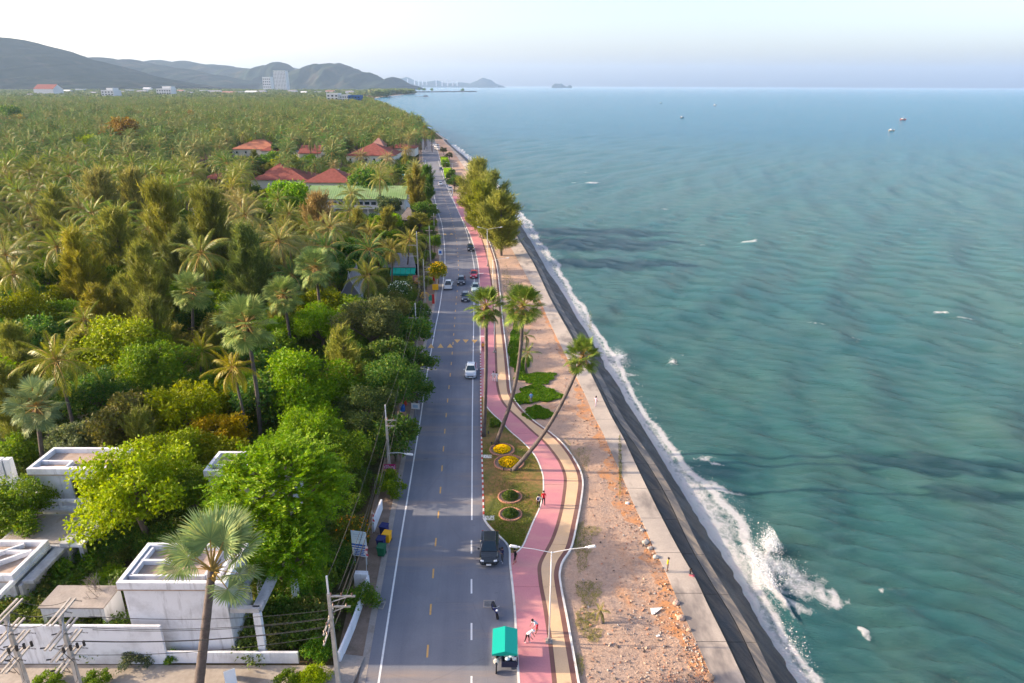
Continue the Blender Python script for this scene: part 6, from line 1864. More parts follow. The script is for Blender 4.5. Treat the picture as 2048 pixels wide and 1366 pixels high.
board(834, 573, 1.7, 2.0, 1.6, flatmat('faded_red_board', (0.42, 0.14, 0.14)), 'faded red menu board behind the frangipani bush', legs=2, mark=flatmat('menu_print', (0.6, 0.4, 0.36)))
board(905, 391, .5, 2.2, 1.6, wht, 'white post sign beside the white parked car', 'sign_post')
# barrels
for px_, py_, c_, lb in ((805, 822, (0.02, 0.12, 0.42), 'blue plastic barrel under the power lines'), (809, 810, (0.5, 0.05, 0.03), 'red barrel behind the blue one')):
    b = P(px_, py_, 0)
    setp(MB().tube([(b.x, b.y, 0), (b.x, b.y, .1), (b.x, b.y, .45), (b.x, b.y, .85), (b.x, b.y, .95)], [.30, .36, .38, .36, .28], 14).build('barrel', flatmat('barrel_%d' % px_, c_)), label=lb, cat='barrel')
# wheeled bins
def bin_(px_, py_, c_, label, rz=0.0, lidm=None):
    b = P(px_, py_, 0)
    e = empty('wheeled_bin', (b.x, b.y, 0), rz, label, 'bin', 'wheeled bins beside the blue and white board')
    mb = MB(); mb.box((0, 0, .56), (.62, .66, .92), taper=1.16); mb.build('body', c_, e, bevel=.02)
    MB().box((0, -.02, 1.06), (.80, .84, .08)).box((0, .34, 1.07), (.6, .1, .1)).build('lid', lidm or c_, e, bevel=.02)
    for s_ in (-1, 1): MB().tube([(s_ * .3 - .04, .3, .12), (s_ * .3 + .04, .3, .12)], .12, 10).build('wheel', M['black'], e)
bin_(769, 1068, navy, 'dark blue wheeled bin farthest up the verge', R(-15)); bin_(775, 1083, orn, 'yellow wheeled bin squeezed between two dark blue ones', R(-12)); bin_(763, 1094, navy, 'dark blue wheeled bin between the yellow and the green one', R(-10)); bin_(764, 1110, grn, 'green wheeled bin nearest the road', R(-8))
# drain grates
for px_, py_, rz_, lb in ((758, 1210, R(-6), 'iron drain grate in the left gutter'), (978, 1208, 0, 'iron drain grate in the parking lane')):
    b = P(px_, py_, 0.006)
    e = empty('drain_grate', b, rz_, lb, 'drain')
    MB().box((0, -.42, .012), (1.0, .1, .03)).box((0, .42, .012), (1.0, .1, .03)).box((-.45, 0, .012), (.1, .74, .03)).box((.45, 0, .012), (.1, .74, .03)).build('rim', M['gutter'], e)
    MB().box((0, 0, .002), (.8, .74, .004)).build('pit', M['dark'], e)
    for i in range(5): MB().box((0, -.3 + .15 * i, .012), (.8, .05, .02)).build('bar', M['stained'], e)
for px_, py_ in ((972, 913), (976, 1036)):
    b = P(px_ + 3, py_, .1); setp(MB().box((b.x, b.y, .06), (1.0, .75, .12)).build('concrete_slab', M['kerb_white'], bevel=.01), label='pale concrete slab in the lawn, ' + ('beside the upper flower beds' if py_ < 1000 else 'at the lower end of the painted kerb'), cat='slab')

# ---------------------------------------------------------------- flower beds on the island
STONE = [MB().box((0, 0, .07), (.26, .18, .16), taper=.8).mesh('edging_stone', m_noise('terracotta_edging', (0.42, 0.19, 0.12), (0.52, 0.27, 0.19), 3, obj=True), bevel=.03)]
for i in range(2):
    STONE.append(STONE[0].copy())
def bed(px_, py_, rpx, rpy, c1, c2, label, seed, h):
    b = P(px_, py_, 0.1); k_ = px_of(b)[2] / FPX; r = rpx * k_
    e = empty('flower_bed', b, 0, label, 'flower bed')
    n = max(18, int(2 * PI * r / .27))
    for i in range(n):
        a = 2 * PI * i / n
        link('edging_stone', STONE[i % 3], e, None, (math.cos(a) * r, math.sin(a) * r, .0), (0, 0, a + PI / 2 + rs.uniform(-.1, .1)))
    link('soil', MB().tube([(0, 0, -.02), (0, 0, .05)], [r * .97, r * .95], 20).mesh('soil', M['dirt']), e)
    rng = np.random.default_rng(seed); N = 1500
    rr = r * .72 * np.sqrt(rng.random(N)); a = rng.random(N) * 2 * PI
    hh_ = h * (1 - (rr / (r * .78)) ** 2) * (0.45 + 0.55 * rng.random(N))
    c = np.stack([rr * np.cos(a), rr * np.sin(a), .05 + hh_], 1)
    V, F = cards(c, sph(N, rng) + np.array([0, 0, .7]), .10, .045, rng)
    link('plants', fast_mesh('bed_plants', V, F, M['leaf']), e, c1)
    if c2:
        N = 800; rr = r * .72 * np.sqrt(rng.random(N)); a = rng.random(N) * 2 * PI
        c = np.stack([rr * np.cos(a), rr * np.sin(a), .10 + h * (1 - (rr / (r * .78)) ** 2)], 1)
        V, F = cards(c, sph(N, rng), .085, .06, rng); link('flowers', fast_mesh('bed_flowers', V, F, M['leaf']), e, c2)
bed(1004, 900, 24, 10, (0.16, 0.15, 0.02), (0.62, 0.44, 0.02), 'small round bed of yellow flowers nearest the fan palm trunks', 1, .45)
bed(1018, 926, 29, 12, (0.15, 0.14, 0.02), (0.60, 0.42, 0.02), 'larger round bed of yellow flowers at the foot of the leaning palm', 2, .55)
bed(1020, 994, 23, 11, (0.035, 0.065, 0.018), None, 'round bed with a dark green clump, upper of the two green ones', 3, .75)
bed(1021, 1029, 22, 11, (0.035, 0.07, 0.018), None, 'round bed with a dark green clump at the lower end of the lawn', 4, .7)
for i, (px_, py_) in enumerate(((964, 871), (977, 869), (998, 888), (983, 890), (1007, 941), (1022, 945))):
    b = P(px_, py_, 0.1)
    e = empty('ground_spotlight', b, 0, ['black spotlight left of the upright fan palm', 'black spotlight right of the upright fan palm', 'black spotlight right of the curving fan palm', 'black spotlight left of the curving fan palm', 'black spotlight left of the leaning palm', 'black spotlight in front of the leaning palm'][i], 'spotlight', 'spotlights at the palm feet')
    MB().tube([(0, 0, 0), (0, 0, .2)], .03, 6).build('stem', M['black'], e); MB().tube([(0, -.1, .2), (0, .14, .34)], [.08, .11], 8).build('head', M['black'], e)

# ---------------------------------------------------------------- vehicles
def paint():
    m = mat('car_paint', (0.5, 0.5, 0.5), 0.25, 0.5); t = NT(m); oi = t.n('ShaderNodeObjectInfo'); t.color(oi.outputs['Color'])
    t.b.inputs['Coat Weight'].default_value = 0.6; t.b.inputs['Coat Roughness'].default_value = 0.08
    return m
M['paint'] = paint(); M['tyre'] = mat('tyre', (0.012, 0.012, 0.013), 0.85, 0.2); M['rim'] = mat('alloy_rim', (0.5, 0.5, 0.52), 0.3, 0.5, 0.8)
M['lampglass'] = mat('headlamp', (0.78, 0.80, 0.82), 0.12, 0.6); M['tail'] = mat('tail_lamp', (0.45, 0.015, 0.01), 0.25, 0.5)
def loft(secs, mats, name, smooth=True, bev=0.0):
    mb = MB(); n = len(secs[0])
    for s in secs: mb.v += [tuple(p) for p in s]
    for i in range(len(secs) - 1):
        for k in range(n):
            a = i * n + k; b = i * n + (k + 1) % n
            mb.f.append((a, a + n, b + n, b)); mb.m.append(0)
    mb.f.append(tuple(range(n))); mb.m.append(0)
    e = (len(secs) - 1) * n; mb.f.append(tuple(range(e, e + n))[::-1]); mb.m.append(0)
    return mb.mesh(name, mats, smooth=False, bevel=bev)
def sec(y, wl, wb, zl, zm, zt, wt):
    r = [(wl * .9, zl), (wl, zl + .12), (wb, zm), (wb * .985, zm + .12), (wt, zt)]
    return [(x, y, z) for x, z in r] + [(-x, y, z) for x, z in reversed(r)]
def wheel_():
    t_ = MB().tube([(-.10, 0, 0), (-.09, 0, 0), (.09, 0, 0), (.10, 0, 0)], [.27, .33, .33, .27], 16).mesh('tyre', M['tyre'], smooth=False)
    r_ = MB().tube([(.085, 0, 0), (.112, 0, 0)], [.21, .19], 12)
    for i in range(5):
        a = 2 * PI * i / 5; r_.box((.116, math.cos(a) * .1, math.sin(a) * .1), (.012, .06, .2), M=Matrix.Rotation(-a + PI / 2, 3, 'X'))
    return t_, r_.mesh('rim', M['rim'])
TYRE, RIM = wheel_()
def car_kit(kind):
    k = {}
    S = 1.0
    if kind == 'suv':
        Lf, Lr, w, belt, roof, hood = -2.2, 2.15, .88, 1.0, 1.62, 1.02
        k['body'] = loft([sec(-2.2, .62, .66, .30, .50, .66, .50), sec(-2.05, .80, .84, .24, .60, .84, .66), sec(-1.75, .85, .875, .22, .66, .93, .72), sec(-1.0, .86, .88, .22, .72, 1.01, .78), sec(-.6, .86, .88, .22, .76, 1.05, .80), sec(1.6, .86, .88, .22, .80, 1.08, .82), sec(2.0, .84, .86, .26, .80, 1.08, .80), sec(2.15, .76, .78, .34, .74, 1.0, .70)], [M['paint']], 'car_body', bev=.02)
        base = (-1.10, 2.05, .80, 1.02); top = (-.22, 1.30, .57, 1.55)
    elif kind == 'sedan':
        k['body'] = loft([sec(-2.2, .60, .64, .26, .44, .58, .48), sec(-2.05, .78, .82, .20, .52, .74, .66), sec(-1.6, .83, .86, .18, .58, .84, .72), sec(-.9, .84, .87, .18, .62, .92, .76), sec(1.2, .84, .87, .18, .66, .95, .78), sec(1.9, .82, .85, .20, .66, .95, .74), sec(2.2, .72, .76, .30, .60, .86, .64)], [M['paint']], 'car_body', bev=.02)
        base = (-.98, 1.75, .77, .90); top = (-.15, .95, .56, 1.42)
    else:
        k['body'] = loft([sec(-2.5, .64, .68, .36, .58, .74, .52), sec(-2.35, .82, .86, .30, .66, .92, .70), sec(-1.9, .87, .89, .28, .72, 1.02, .76), sec(-1.2, .88, .9, .28, .78, 1.08, .80), sec(.75, .88, .9, .28, .82, 1.10, .82), sec(2.3, .88, .9, .34, .82, 1.08, .86), sec(2.45, .86, .88, .40, .80, 1.06, .84)], [M['paint']], 'car_body', bev=.02)
        base = (-1.25, .80, .80, 1.06); top = (-.45, .62, .62, 1.72)
    y0, y1, wb, zb = base; u0, u1, wt, zt = top
    k['cabin'] = loft([[(wb, y0, zb), (wb, y1, zb), (-wb, y1, zb), (-wb, y0, zb)][::-1], [(wt, u0, zt), (wt, u1, zt), (-wt, u1, zt), (-wt, u0, zt)][::-1]], [M['paint']], 'car_cabin', bev=.045)
    def panel(a, b, c, d, ins, off, name):
        a, b, c, d = map(Vector, (a, b, c, d)); n = (b - a).cross(d - a).normalized(); cc = (a + b + c + d) / 4
        f = [p.lerp(cc, ins) + n * off for p in (a, b, c, d)]; g = [p - n * .02 for p in f]
        mb = MB(); mb.quad(*f); mb.quad(*g[::-1])
        for i in range(4): j = (i + 1) % 4; mb.quad(f[j], f[i], g[i], g[j])
        return mb.mesh(name, M['glass'])
    k['windscreen'] = panel((-wb, y0, zb), (wb, y0, zb), (wt, u0, zt), (-wt, u0, zt), .10, .012, 'windscreen')
    k['rear_window'] = panel((wb, y1, zb), (-wb, y1, zb), (-wt, u1, zt), (wt, u1, zt), .14, .012, 'rear_window')
    ym, um = (y0 + y1) / 2 + .05, (u0 + u1) / 2 + .05
    k['sides'] = []
    for s in (-1, 1):
        for (a, b, c, d) in (((y0 + .12), ym - .04, um - .04, u0 + .04), (ym + .04, y1 - .08, u1 - .06, um + .04)):
            q = ((s * wb, a, zb), (s * wb, b, zb), (s * wt, c, zt), (s * wt, d, zt)) if s > 0 else ((s * wb, b, zb), (s * wb, a, zb), (s * wt, d, zt), (s * wt, c, zt))
            k['sides'].append(panel(*q, .10, .012, 'side_window'))
    k['kind'] = kind; k['ext'] = {'suv': (-2.2, 2.15), 'sedan': (-2.2, 2.2), 'pickup': (-2.5, 2.45)}[kind]
    k['wy'] = {'suv': (-1.32, 1.32), 'sedan': (-1.3, 1.3), 'pickup': (-1.55, 1.55)}[kind]
    k['hl'] = {'suv': .70, 'sedan': .62, 'pickup': .78}[kind]
    return k
KITS = {n: car_kit(n) for n in ('suv', 'sedan', 'pickup')}
HLM = MB().box((0, 0, 0), (.34, .26, .15), taper=.8).mesh('headlight', M['lampglass'], bevel=.02)
TLM = MB().box((0, 0, 0), (.16, .1, .34)).mesh('tail_light', M['tail'], bevel=.02)
PLM = MB().box((0, 0, 0), (.46, .02, .16)).mesh('number_plate', wht)
MIR = MB().box((0, 0, 0), (.2, .12, .16)).mesh('mirror', M['paint'], bevel=.03)
GRL = MB().box((0, 0, 0), (.92, .05, .17)).mesh('grille', M['black'], bevel=.015)
def car(kind, px_, py_, color, label, rz=0.0, cat='car', plate=True, group=None):
    """front faces -Y (towards the viewer) at rz = 0; px, py is the middle of its footprint"""
    k = KITS[kind]; b = P(px_, py_, 0.0)
    e = empty({'suv': 'suv_car', 'sedan': 'sedan_car', 'pickup': 'pickup_truck'}[kind], b, rz, label, cat, group)
    link('body', k['body'], e, color); link('cabin', k['cabin'], e, color)
    link('windscreen', k['windscreen'], e); link('rear_window', k['rear_window'], e)
    for s in k['sides']: link('side_window', s, e)
    for y in k['wy']:
        for s in (-1, 1):
            w = link('wheel', TYRE, e, None, (s * .80, y, .33), (0, 0, 0 if s > 0 else PI)); link('rim', RIM, w)
    f, r = k['ext']
    for s in (-1, 1):
        link('headlight', HLM, e, None, (s * .60, f + .15, k['hl'] + .04), (R(-25), 0, R(14 * s))); link('tail_light', TLM, e, None, (s * .74, r - .05, .86))
        link('mirror', MIR, e, color, (s * 1.0, -.72, 1.06))
    link('grille', GRL, e, None, (0, f + .02, .52)); link('number_plate', PLM, e, None, (0, f - .03, .40))
    link('number_plate', PLM, e, None, (0, r + .012, .62))
    if kind == 'pickup':
        MB().box((0, 1.62, 1.12), (1.42, 1.45, .02)).build('load_bed', M['black'], e)
        MB().box((.84, 1.6, 1.17), (.08, 1.7, .14)).box((-.84, 1.6, 1.17), (.08, 1.7, .14)).box((0, 2.40, 1.17), (1.6, .08, .14)).build('bed_rail', M['paint'], e, color=color)
    return e
car('suv', 979, 1106, (0.02, 0.025, 0.03), 'dark grey car parked in the bay beside two people', cat='parked car')
car('suv', 942, 748, (0.42, 0.48, 0.55), 'silver car driving towards the viewer beside the painted kerb', R(1))
car('suv', 931, 599, (0.05, 0.055, 0.075), 'dark car nearest the fan palm crowns, following the silver one', R(4))
car('suv', 951, 581, (0.40, 0.52, 0.52), 'pale silver green car half hidden behind the left fan palm crown', R(2))
car('suv', 923, 566, (0.03, 0.035, 0.05), 'dark blue car coming alongside the white pickup', R(2))
car('pickup', 897, 575, (0.72, 0.74, 0.76), 'white pickup driving away in the left lane', R(182))
car('sedan', 948, 553, (0.42, 0.01, 0.03), 'red car coming down the right lane')
car('suv', 941, 500, (0.015, 0.018, 0.03), 'small black car on the bend beside the casuarinas', R(8))
car('sedan', 881, 370, (0.74, 0.74, 0.76), 'white car alone on the far road', R(6))
car('suv', 901, 381, (0.62, 0.64, 0.68), 'white car parked in front of the dark tree at the seaward side', R(8), 'parked car')
car('sedan', 882, 340, (0.02, 0.03, 0.08), 'dark blue car farthest up the road beside the bright hedge', R(8))
for i, (x_, y_, c_, lb) in enumerate(((875, 299.5, (0.7, 0.7, 0.72), 'nearest of the white cars parked at the far bend'), (874, 295.5, (0.75, 0.75, 0.76), 'white car parked second at the far bend'), (867, 292, (0.72, 0.72, 0.74), 'white car parked farthest left at the far bend'), (873, 291, (0.5, 0.53, 0.55), 'silver car parked behind the white ones at the far bend'))):
    car('suv', x_, y_, c_, lb, R(60), 'parked car', group='cars parked at the far bend')

# motorcycle with sidecar and teal canopy
b = P(1010, 1318, 0)
e = empty('sidecar_tricycle', b, 0, 'food tricycle with a teal gabled canopy parked at the bottom edge', 'tricycle')
cw, cl, ch = 1.95, 2.6, 2.05
mb = MB()
for s_ in (-1, 1):
    mb.quad((s_ * cw / 2, -cl / 2, ch - .28), (0, -cl / 2, ch), (0, cl / 2, ch), (s_ * cw / 2, cl / 2, ch - .28)) if s_ < 0 else mb.quad((0, -cl / 2, ch), (s_ * cw / 2, -cl / 2, ch - .28), (s_ * cw / 2, cl / 2, ch - .28), (0, cl / 2, ch))
for s_ in (-1, 1): mb.quad((s_ * cw / 2, -cl / 2, ch - .28), (s_ * cw / 2, cl / 2, ch - .28), (s_ * cw / 2, cl / 2, ch - .5), (s_ * cw / 2, -cl / 2, ch - .5))
mb.poly([(-cw / 2, -cl / 2, ch - .28), (0, -cl / 2, ch), (cw / 2, -cl / 2, ch - .28), (cw / 2, -cl / 2, ch - .42), (-cw / 2, -cl / 2, ch - .42)])
mb.build('canopy', M['teal'], e)
for s_ in (-1, 1):
    for y_ in (-1, 1): MB().tube([(s_ * cw * .46, y_ * cl * .46, .3), (s_ * cw * .46, y_ * cl * .46, ch - .3)], .025, 6).build('canopy_post', M['metal'], e)
MB().box((.35, -.55, .55), (1.2, 1.5, .12)).box((.35, -1.28, .78), (1.2, .08, .5)).box((.93, -.55, .78), (.06, 1.5, .5)).box((-.23, -.55, .78), (.06, 1.5, .5)).build('cart_tray', flatmat('dark_navy', (0.015, 0.02, 0.05)), e, bevel=.02)
for i, (x_, y_, c_) in enumerate(((.1, -.5, wht), (.5, -.6, lbl), (.75, -.9, wht), (.2, -.95, lbl), (.6, -.25, wht))):
    MB().ball((x_, y_, .85 + .04 * i), .2, 8, 6, sq=(1.1, .8, .7)).build('goods_bag', c_, e, smooth=True)
for x_, y_ in ((.95, -.5), (-.65, -1.35), (-.65, .25)):
    w = MB().tube([(x_ - .05, y_, .28), (x_ + .05, y_, .28)], .28, 14).build('wheel', M['tyre'], e)
MB().tube([(-.65, -1.35, .3), (-.65, -1.05, .75), (-.65, -.95, 1.0)], [.05, .06, .04], 7).tube([(-.65, -1.0, .55), (-.65, -.2, .62), (-.65, .35, .55)], [.14, .17, .12], 8).build('motorcycle_frame', M['black'], e, smooth=True)
MB().ball((-.65, -1.12, .88), .24, 10, 8, sq=(1, .7, 1)).build('fairing', M['cream'], e, smooth=True)
MB().ball((-.65, -1.29, .86), .09, 8, 6).build('headlight', M['glass'], e)
MB().tube([(-1.0, -.85, 1.06), (-.65, -1.0, 1.02), (-.3, -.85, 1.06)], .022, 6).build('handlebar', M['metal'], e)
MB().box((-.65, 0.0, .76), (.3, .8, .12)).build('seat', M['black'], e, bevel=.04)
b = P(990, 1228, 0)
e = empty('motorbike', b, R(20), 'dark motorbike parked in the bay above the tricycle', 'motorbike')
for y_ in (-.6, .6): MB().tube([(-.05, y_, .28), (.05, y_, .28)], .28, 14).build('wheel', M['tyre'], e)
MB().tube([(0, -.6, .3), (0, -.42, .75), (0, -.36, 1.0)], [.05, .07, .04], 7).tube([(0, -.45, .6), (0, .1, .55), (0, .7, .7)], [.12, .17, .1], 8).build('frame', navy, e, smooth=True)
MB().box((0, .25, .78), (.26, .75, .1)).build('seat', M['black'], e, bevel=.03); MB().tube([(-.33, -.3, 1.02), (0, -.4, 1.0), (.33, -.3, 1.02)], .02, 6).build('handlebar', M['metal'], e)
MB().ball((0, -.52, .82), .1, 8, 6).build('headlight', M['lampglass'], e)
# ================================================================ people
SKINC = (0.30, 0.165, 0.105)
def cmat(c):
    n = 'cloth_%02d%02d%02d' % tuple(int(x * 99) for x in c[:3])
    if n not in M: M[n] = mat(n, c, 0.85, 0.1)
    return M[n]
M['skin'] = mat('skin', SKINC, 0.6, 0.3); M['hair'] = mat('black_hair', (0.012, 0.010, 0.009), 0.6, 0.3); M['lips'] = mat('lips', (0.25, 0.08, 0.07), 0.6, 0.2); M['eyes'] = mat('eyes', (0.02, 0.015, 0.012), 0.3, 0.5)
PEOPLE = []
def person(px_, py_, h, shirt, pants, label, rz=0.0, pose='stand', shoe=(0.5, 0.5, 0.5), longhair=False, short=False, dress=False, hat=None, z0=None, pack=None, group=None, bare=False):
    J = {}
    s = h / 1.72
    def v(x, y, z): return Vector((x, y, z))
    bend = {'bend': 0.75, 'lean': .25}.get(pose, 0.0)
    pel = v(0, 0, .92); 
    def up(d, l): return v(0, -math.sin(bend) * l, math.cos(bend) * l)
    J['pelvis'] = pel; J['waist'] = pel + up(0, .16); J['chest'] = pel + up(0, .38); J['neck'] = pel + up(0, .56) + v(0, -.01, 0)
    J['head'] = J['neck'] + v(0, -.05 - bend * .08, .13 - bend * .02); J['crown'] = J['neck'] + v(0, -.04 - bend * .1, .24 - bend * .06)
    st = .16 if pose in ('walk', 'bend') else .02
    for sg_, n in ((-1, 'l'), (1, 'r')):
        J['sh' + n] = J['chest'] + up(0, .10) + v(.18 * sg_, 0, 0)
        J['hip' + n] = pel + v(.09 * sg_, 0, -.05)
        J['kn' + n] = v(.10 * sg_, -.04 - st * sg_ * .6, .49); J['an' + n] = v(.11 * sg_, .02 - st * sg_, .08 + (.03 if pose == 'walk' and sg_ > 0 else 0)); J['to' + n] = J['an' + n] + v(.02 * sg_, -.15, -.045)
        if pose == 'phone': J['el' + n] = J['sh' + n] + v(.05 * sg_, -.12, -.24); J['wr' + n] = J['el' + n] + v(-.08 * sg_, -.20, .14)
        elif pose == 'bend': J['el' + n] = J['sh' + n] + v(.03 * sg_, -.08, -.25); J['wr' + n] = J['el' + n] + v(-.03 * sg_, -.14, -.17)
        else: J['el' + n] = J['sh' + n] + v(.06 * sg_, .02 + st * sg_ * .5, -.28); J['wr' + n] = J['el' + n] + v(.02 * sg_, -.07 + st * sg_ * .4, -.24)
    if pose == 'sit':
        d = v(0, 0, -.84)
        for k_ in ('pelvis', 'waist', 'chest', 'neck', 'head', 'crown', 'shl', 'shr', 'ell', 'elr', 'wrl', 'wrr', 'hipl', 'hipr'): J[k_] = J[k_] + d
        for sg_, n in ((-1, 'l'), (1, 'r')):
            J['kn' + n] = J['hip' + n] + v(.03 * sg_, -.42, .03); J['an' + n] = J['kn' + n] + v(0, -.06, -.38); J['to' + n] = J['an' + n] + v(0, -.14, -.05)
            J['wr' + n] = J['el' + n] + v(-.02 * sg_, -.2, -.02)
    rad = {'pelvis': (.15, .115), 'waist': (.135, .10), 'chest': (.165, .115), 'neck': (.055, .055), 'head': (.082, .095), 'crown': (.065, .07)}
    for n in 'lr': rad.update({'sh' + n: (.062, .062), 'el' + n: (.043, .043), 'wr' + n: (.030, .030), 'hip' + n: (.095, .095), 'kn' + n: (.06, .06), 'an' + n: (.042, .042), 'to' + n: (.036, .03)})
    E = [('pelvis', 'waist', 0), ('waist', 'chest', 0), ('chest', 'neck', 0), ('neck', 'head', 2), ('head', 'crown', 2)]
    for n in 'lr': E += [('chest', 'sh' + n, 0), ('sh' + n, 'el' + n, 2 if bare else 0), ('el' + n, 'wr' + n, 2), ('pelvis', 'hip' + n, 1), ('hip' + n, 'kn' + n, 1), ('kn' + n, 'an' + n, 2 if short else 1), ('an' + n, 'to' + n, 3)]
    ks = list(J); ix = {k_: i for i, k_ in enumerate(ks)}
    me = bpy.data.meshes.new('body_graph'); me.from_pydata([J[k_] for k_ in ks], [(ix[a], ix[b]) for a, b, _ in E], [])
    o = bpy.data.objects.new('body_graph', me); COL.objects.link(o)
    o.modifiers.new('skin', 'SKIN'); sub = o.modifiers.new('sub', 'SUBSURF'); sub.levels = 1; sub.render_levels = 1
    for i, k_ in enumerate(ks):
        sv_ = me.skin_vertices[0].data[i]; sv_.radius = rad[k_]; sv_.use_root = (k_ == 'pelvis')
    b = P(px_, py_, z0 if z0 is not None else 0.13)
    PEOPLE.append((o, J, E, b, s, rz, shirt, pants, shoe, label, longhair, dress, hat, pack, group))
person(1087, 1010, 1.72, (0.62, 0.02, 0.035), (0.015, 0.015, 0.018), 'person in a red shirt and dark trousers walking away on the pink path', R(185), 'walk', (0.02, 0.02, 0.02))
person(1077, 1015, 1.58, (0.66, 0.60, 0.66), (0.015, 0.015, 0.018), 'person in a pale shirt with a dark shoulder bag beside the one in red', R(180), 'walk', (0.02, 0.02, 0.02), pack=(0.02, 0.03, 0.10))
person(1005, 1125, 1.72, (0.02, 0.025, 0.07), (0.07, 0.075, 0.085), 'person in navy jacket and grey trousers lifting a phone beside the parked dark car', R(-60), 'phone', (0.6, 0.6, 0.62), z0=0.0)
person(1030, 1127, 1.68, (0.014, 0.013, 0.014), (0.02, 0.013, 0.014), 'person in black top and shorts with red shoes stepping onto the pink path', R(-70), 'walk', (0.35, 0.02, 0.03), short=True)
person(1054, 1285, 1.66, (0.74, 0.74, 0.76), (0.025, 0.02, 0.025), 'stooping person in a white shirt and white cap near the tricycle', R(60), 'bend', (0.74, 0.74, 0.74), hat=(0.75, 0.75, 0.74))
person(1074, 1264, 1.66, (0.55, 0.60, 0.66), (0.50, 0.03, 0.05), 'stooping person in pale top and red shorts behind the one in the white cap', R(-60), 'bend', (0.03, 0.03, 0.03), short=True)
person(1334, 1143, 1.55, (0.72, 0.50, 0.01), (0.14, 0.12, 0.11), 'person in a yellow shirt looking at the sea from the promenade', R(70), 'stand', (0.05, 0.05, 0.05), short=True, z0=.03)
person(1380, 1150, 1.45, (0.03, 0.03, 0.035), (0.55, 0.12, 0.17), 'person with dark hair and pink trousers sitting on the edge of the promenade', R(65), 'sit', (0.5, 0.2, 0.2), z0=.03, longhair=True)
person(966, 703, 1.74, (0.72, 0.33, 0.02), (0.02, 0.02, 0.022), 'person in an orange shirt on the pink path beyond the silver car', R(0), 'walk', (0.02, 0.02, 0.02))
person(987, 763, 1.68, (0.74, 0.74, 0.76), (0.70, 0.70, 0.72), 'person dressed all in white on the pink path, left of the pair', R(10), 'walk', (0.5, 0.4, 0.35))
person(993, 764, 1.66, (0.70, 0.71, 0.75), (0.66, 0.66, 0.70), 'person dressed in white on the border of the yellow path, right of the pair', R(-10), 'walk', (0.4, 0.3, 0.25), longhair=True)
person(1191, 813, 1.6, (0.62, 0.45, 0.55), (0.55, 0.42, 0.52), 'person in a pale pink outfit alone on the promenade', R(120), 'walk', (0.4, 0.3, 0.3), z0=.03, longhair=True)
person(1062, 806, 1.66, (0.15, 0.32, 0.68), (0.20, 0.19, 0.18), 'person in a blue shirt standing between the green creeper patches', R(180), 'stand', (0.1, 0.1, 0.1), z0=-.03)
person(997, 1318, 1.65, (0.66, 0.58, 0.46), (0.05, 0.05, 0.06), 'person in a cream shirt bending beside the teal canopy tricycle', R(90), 'lean', (0.1, 0.1, 0.1), z0=0.0)

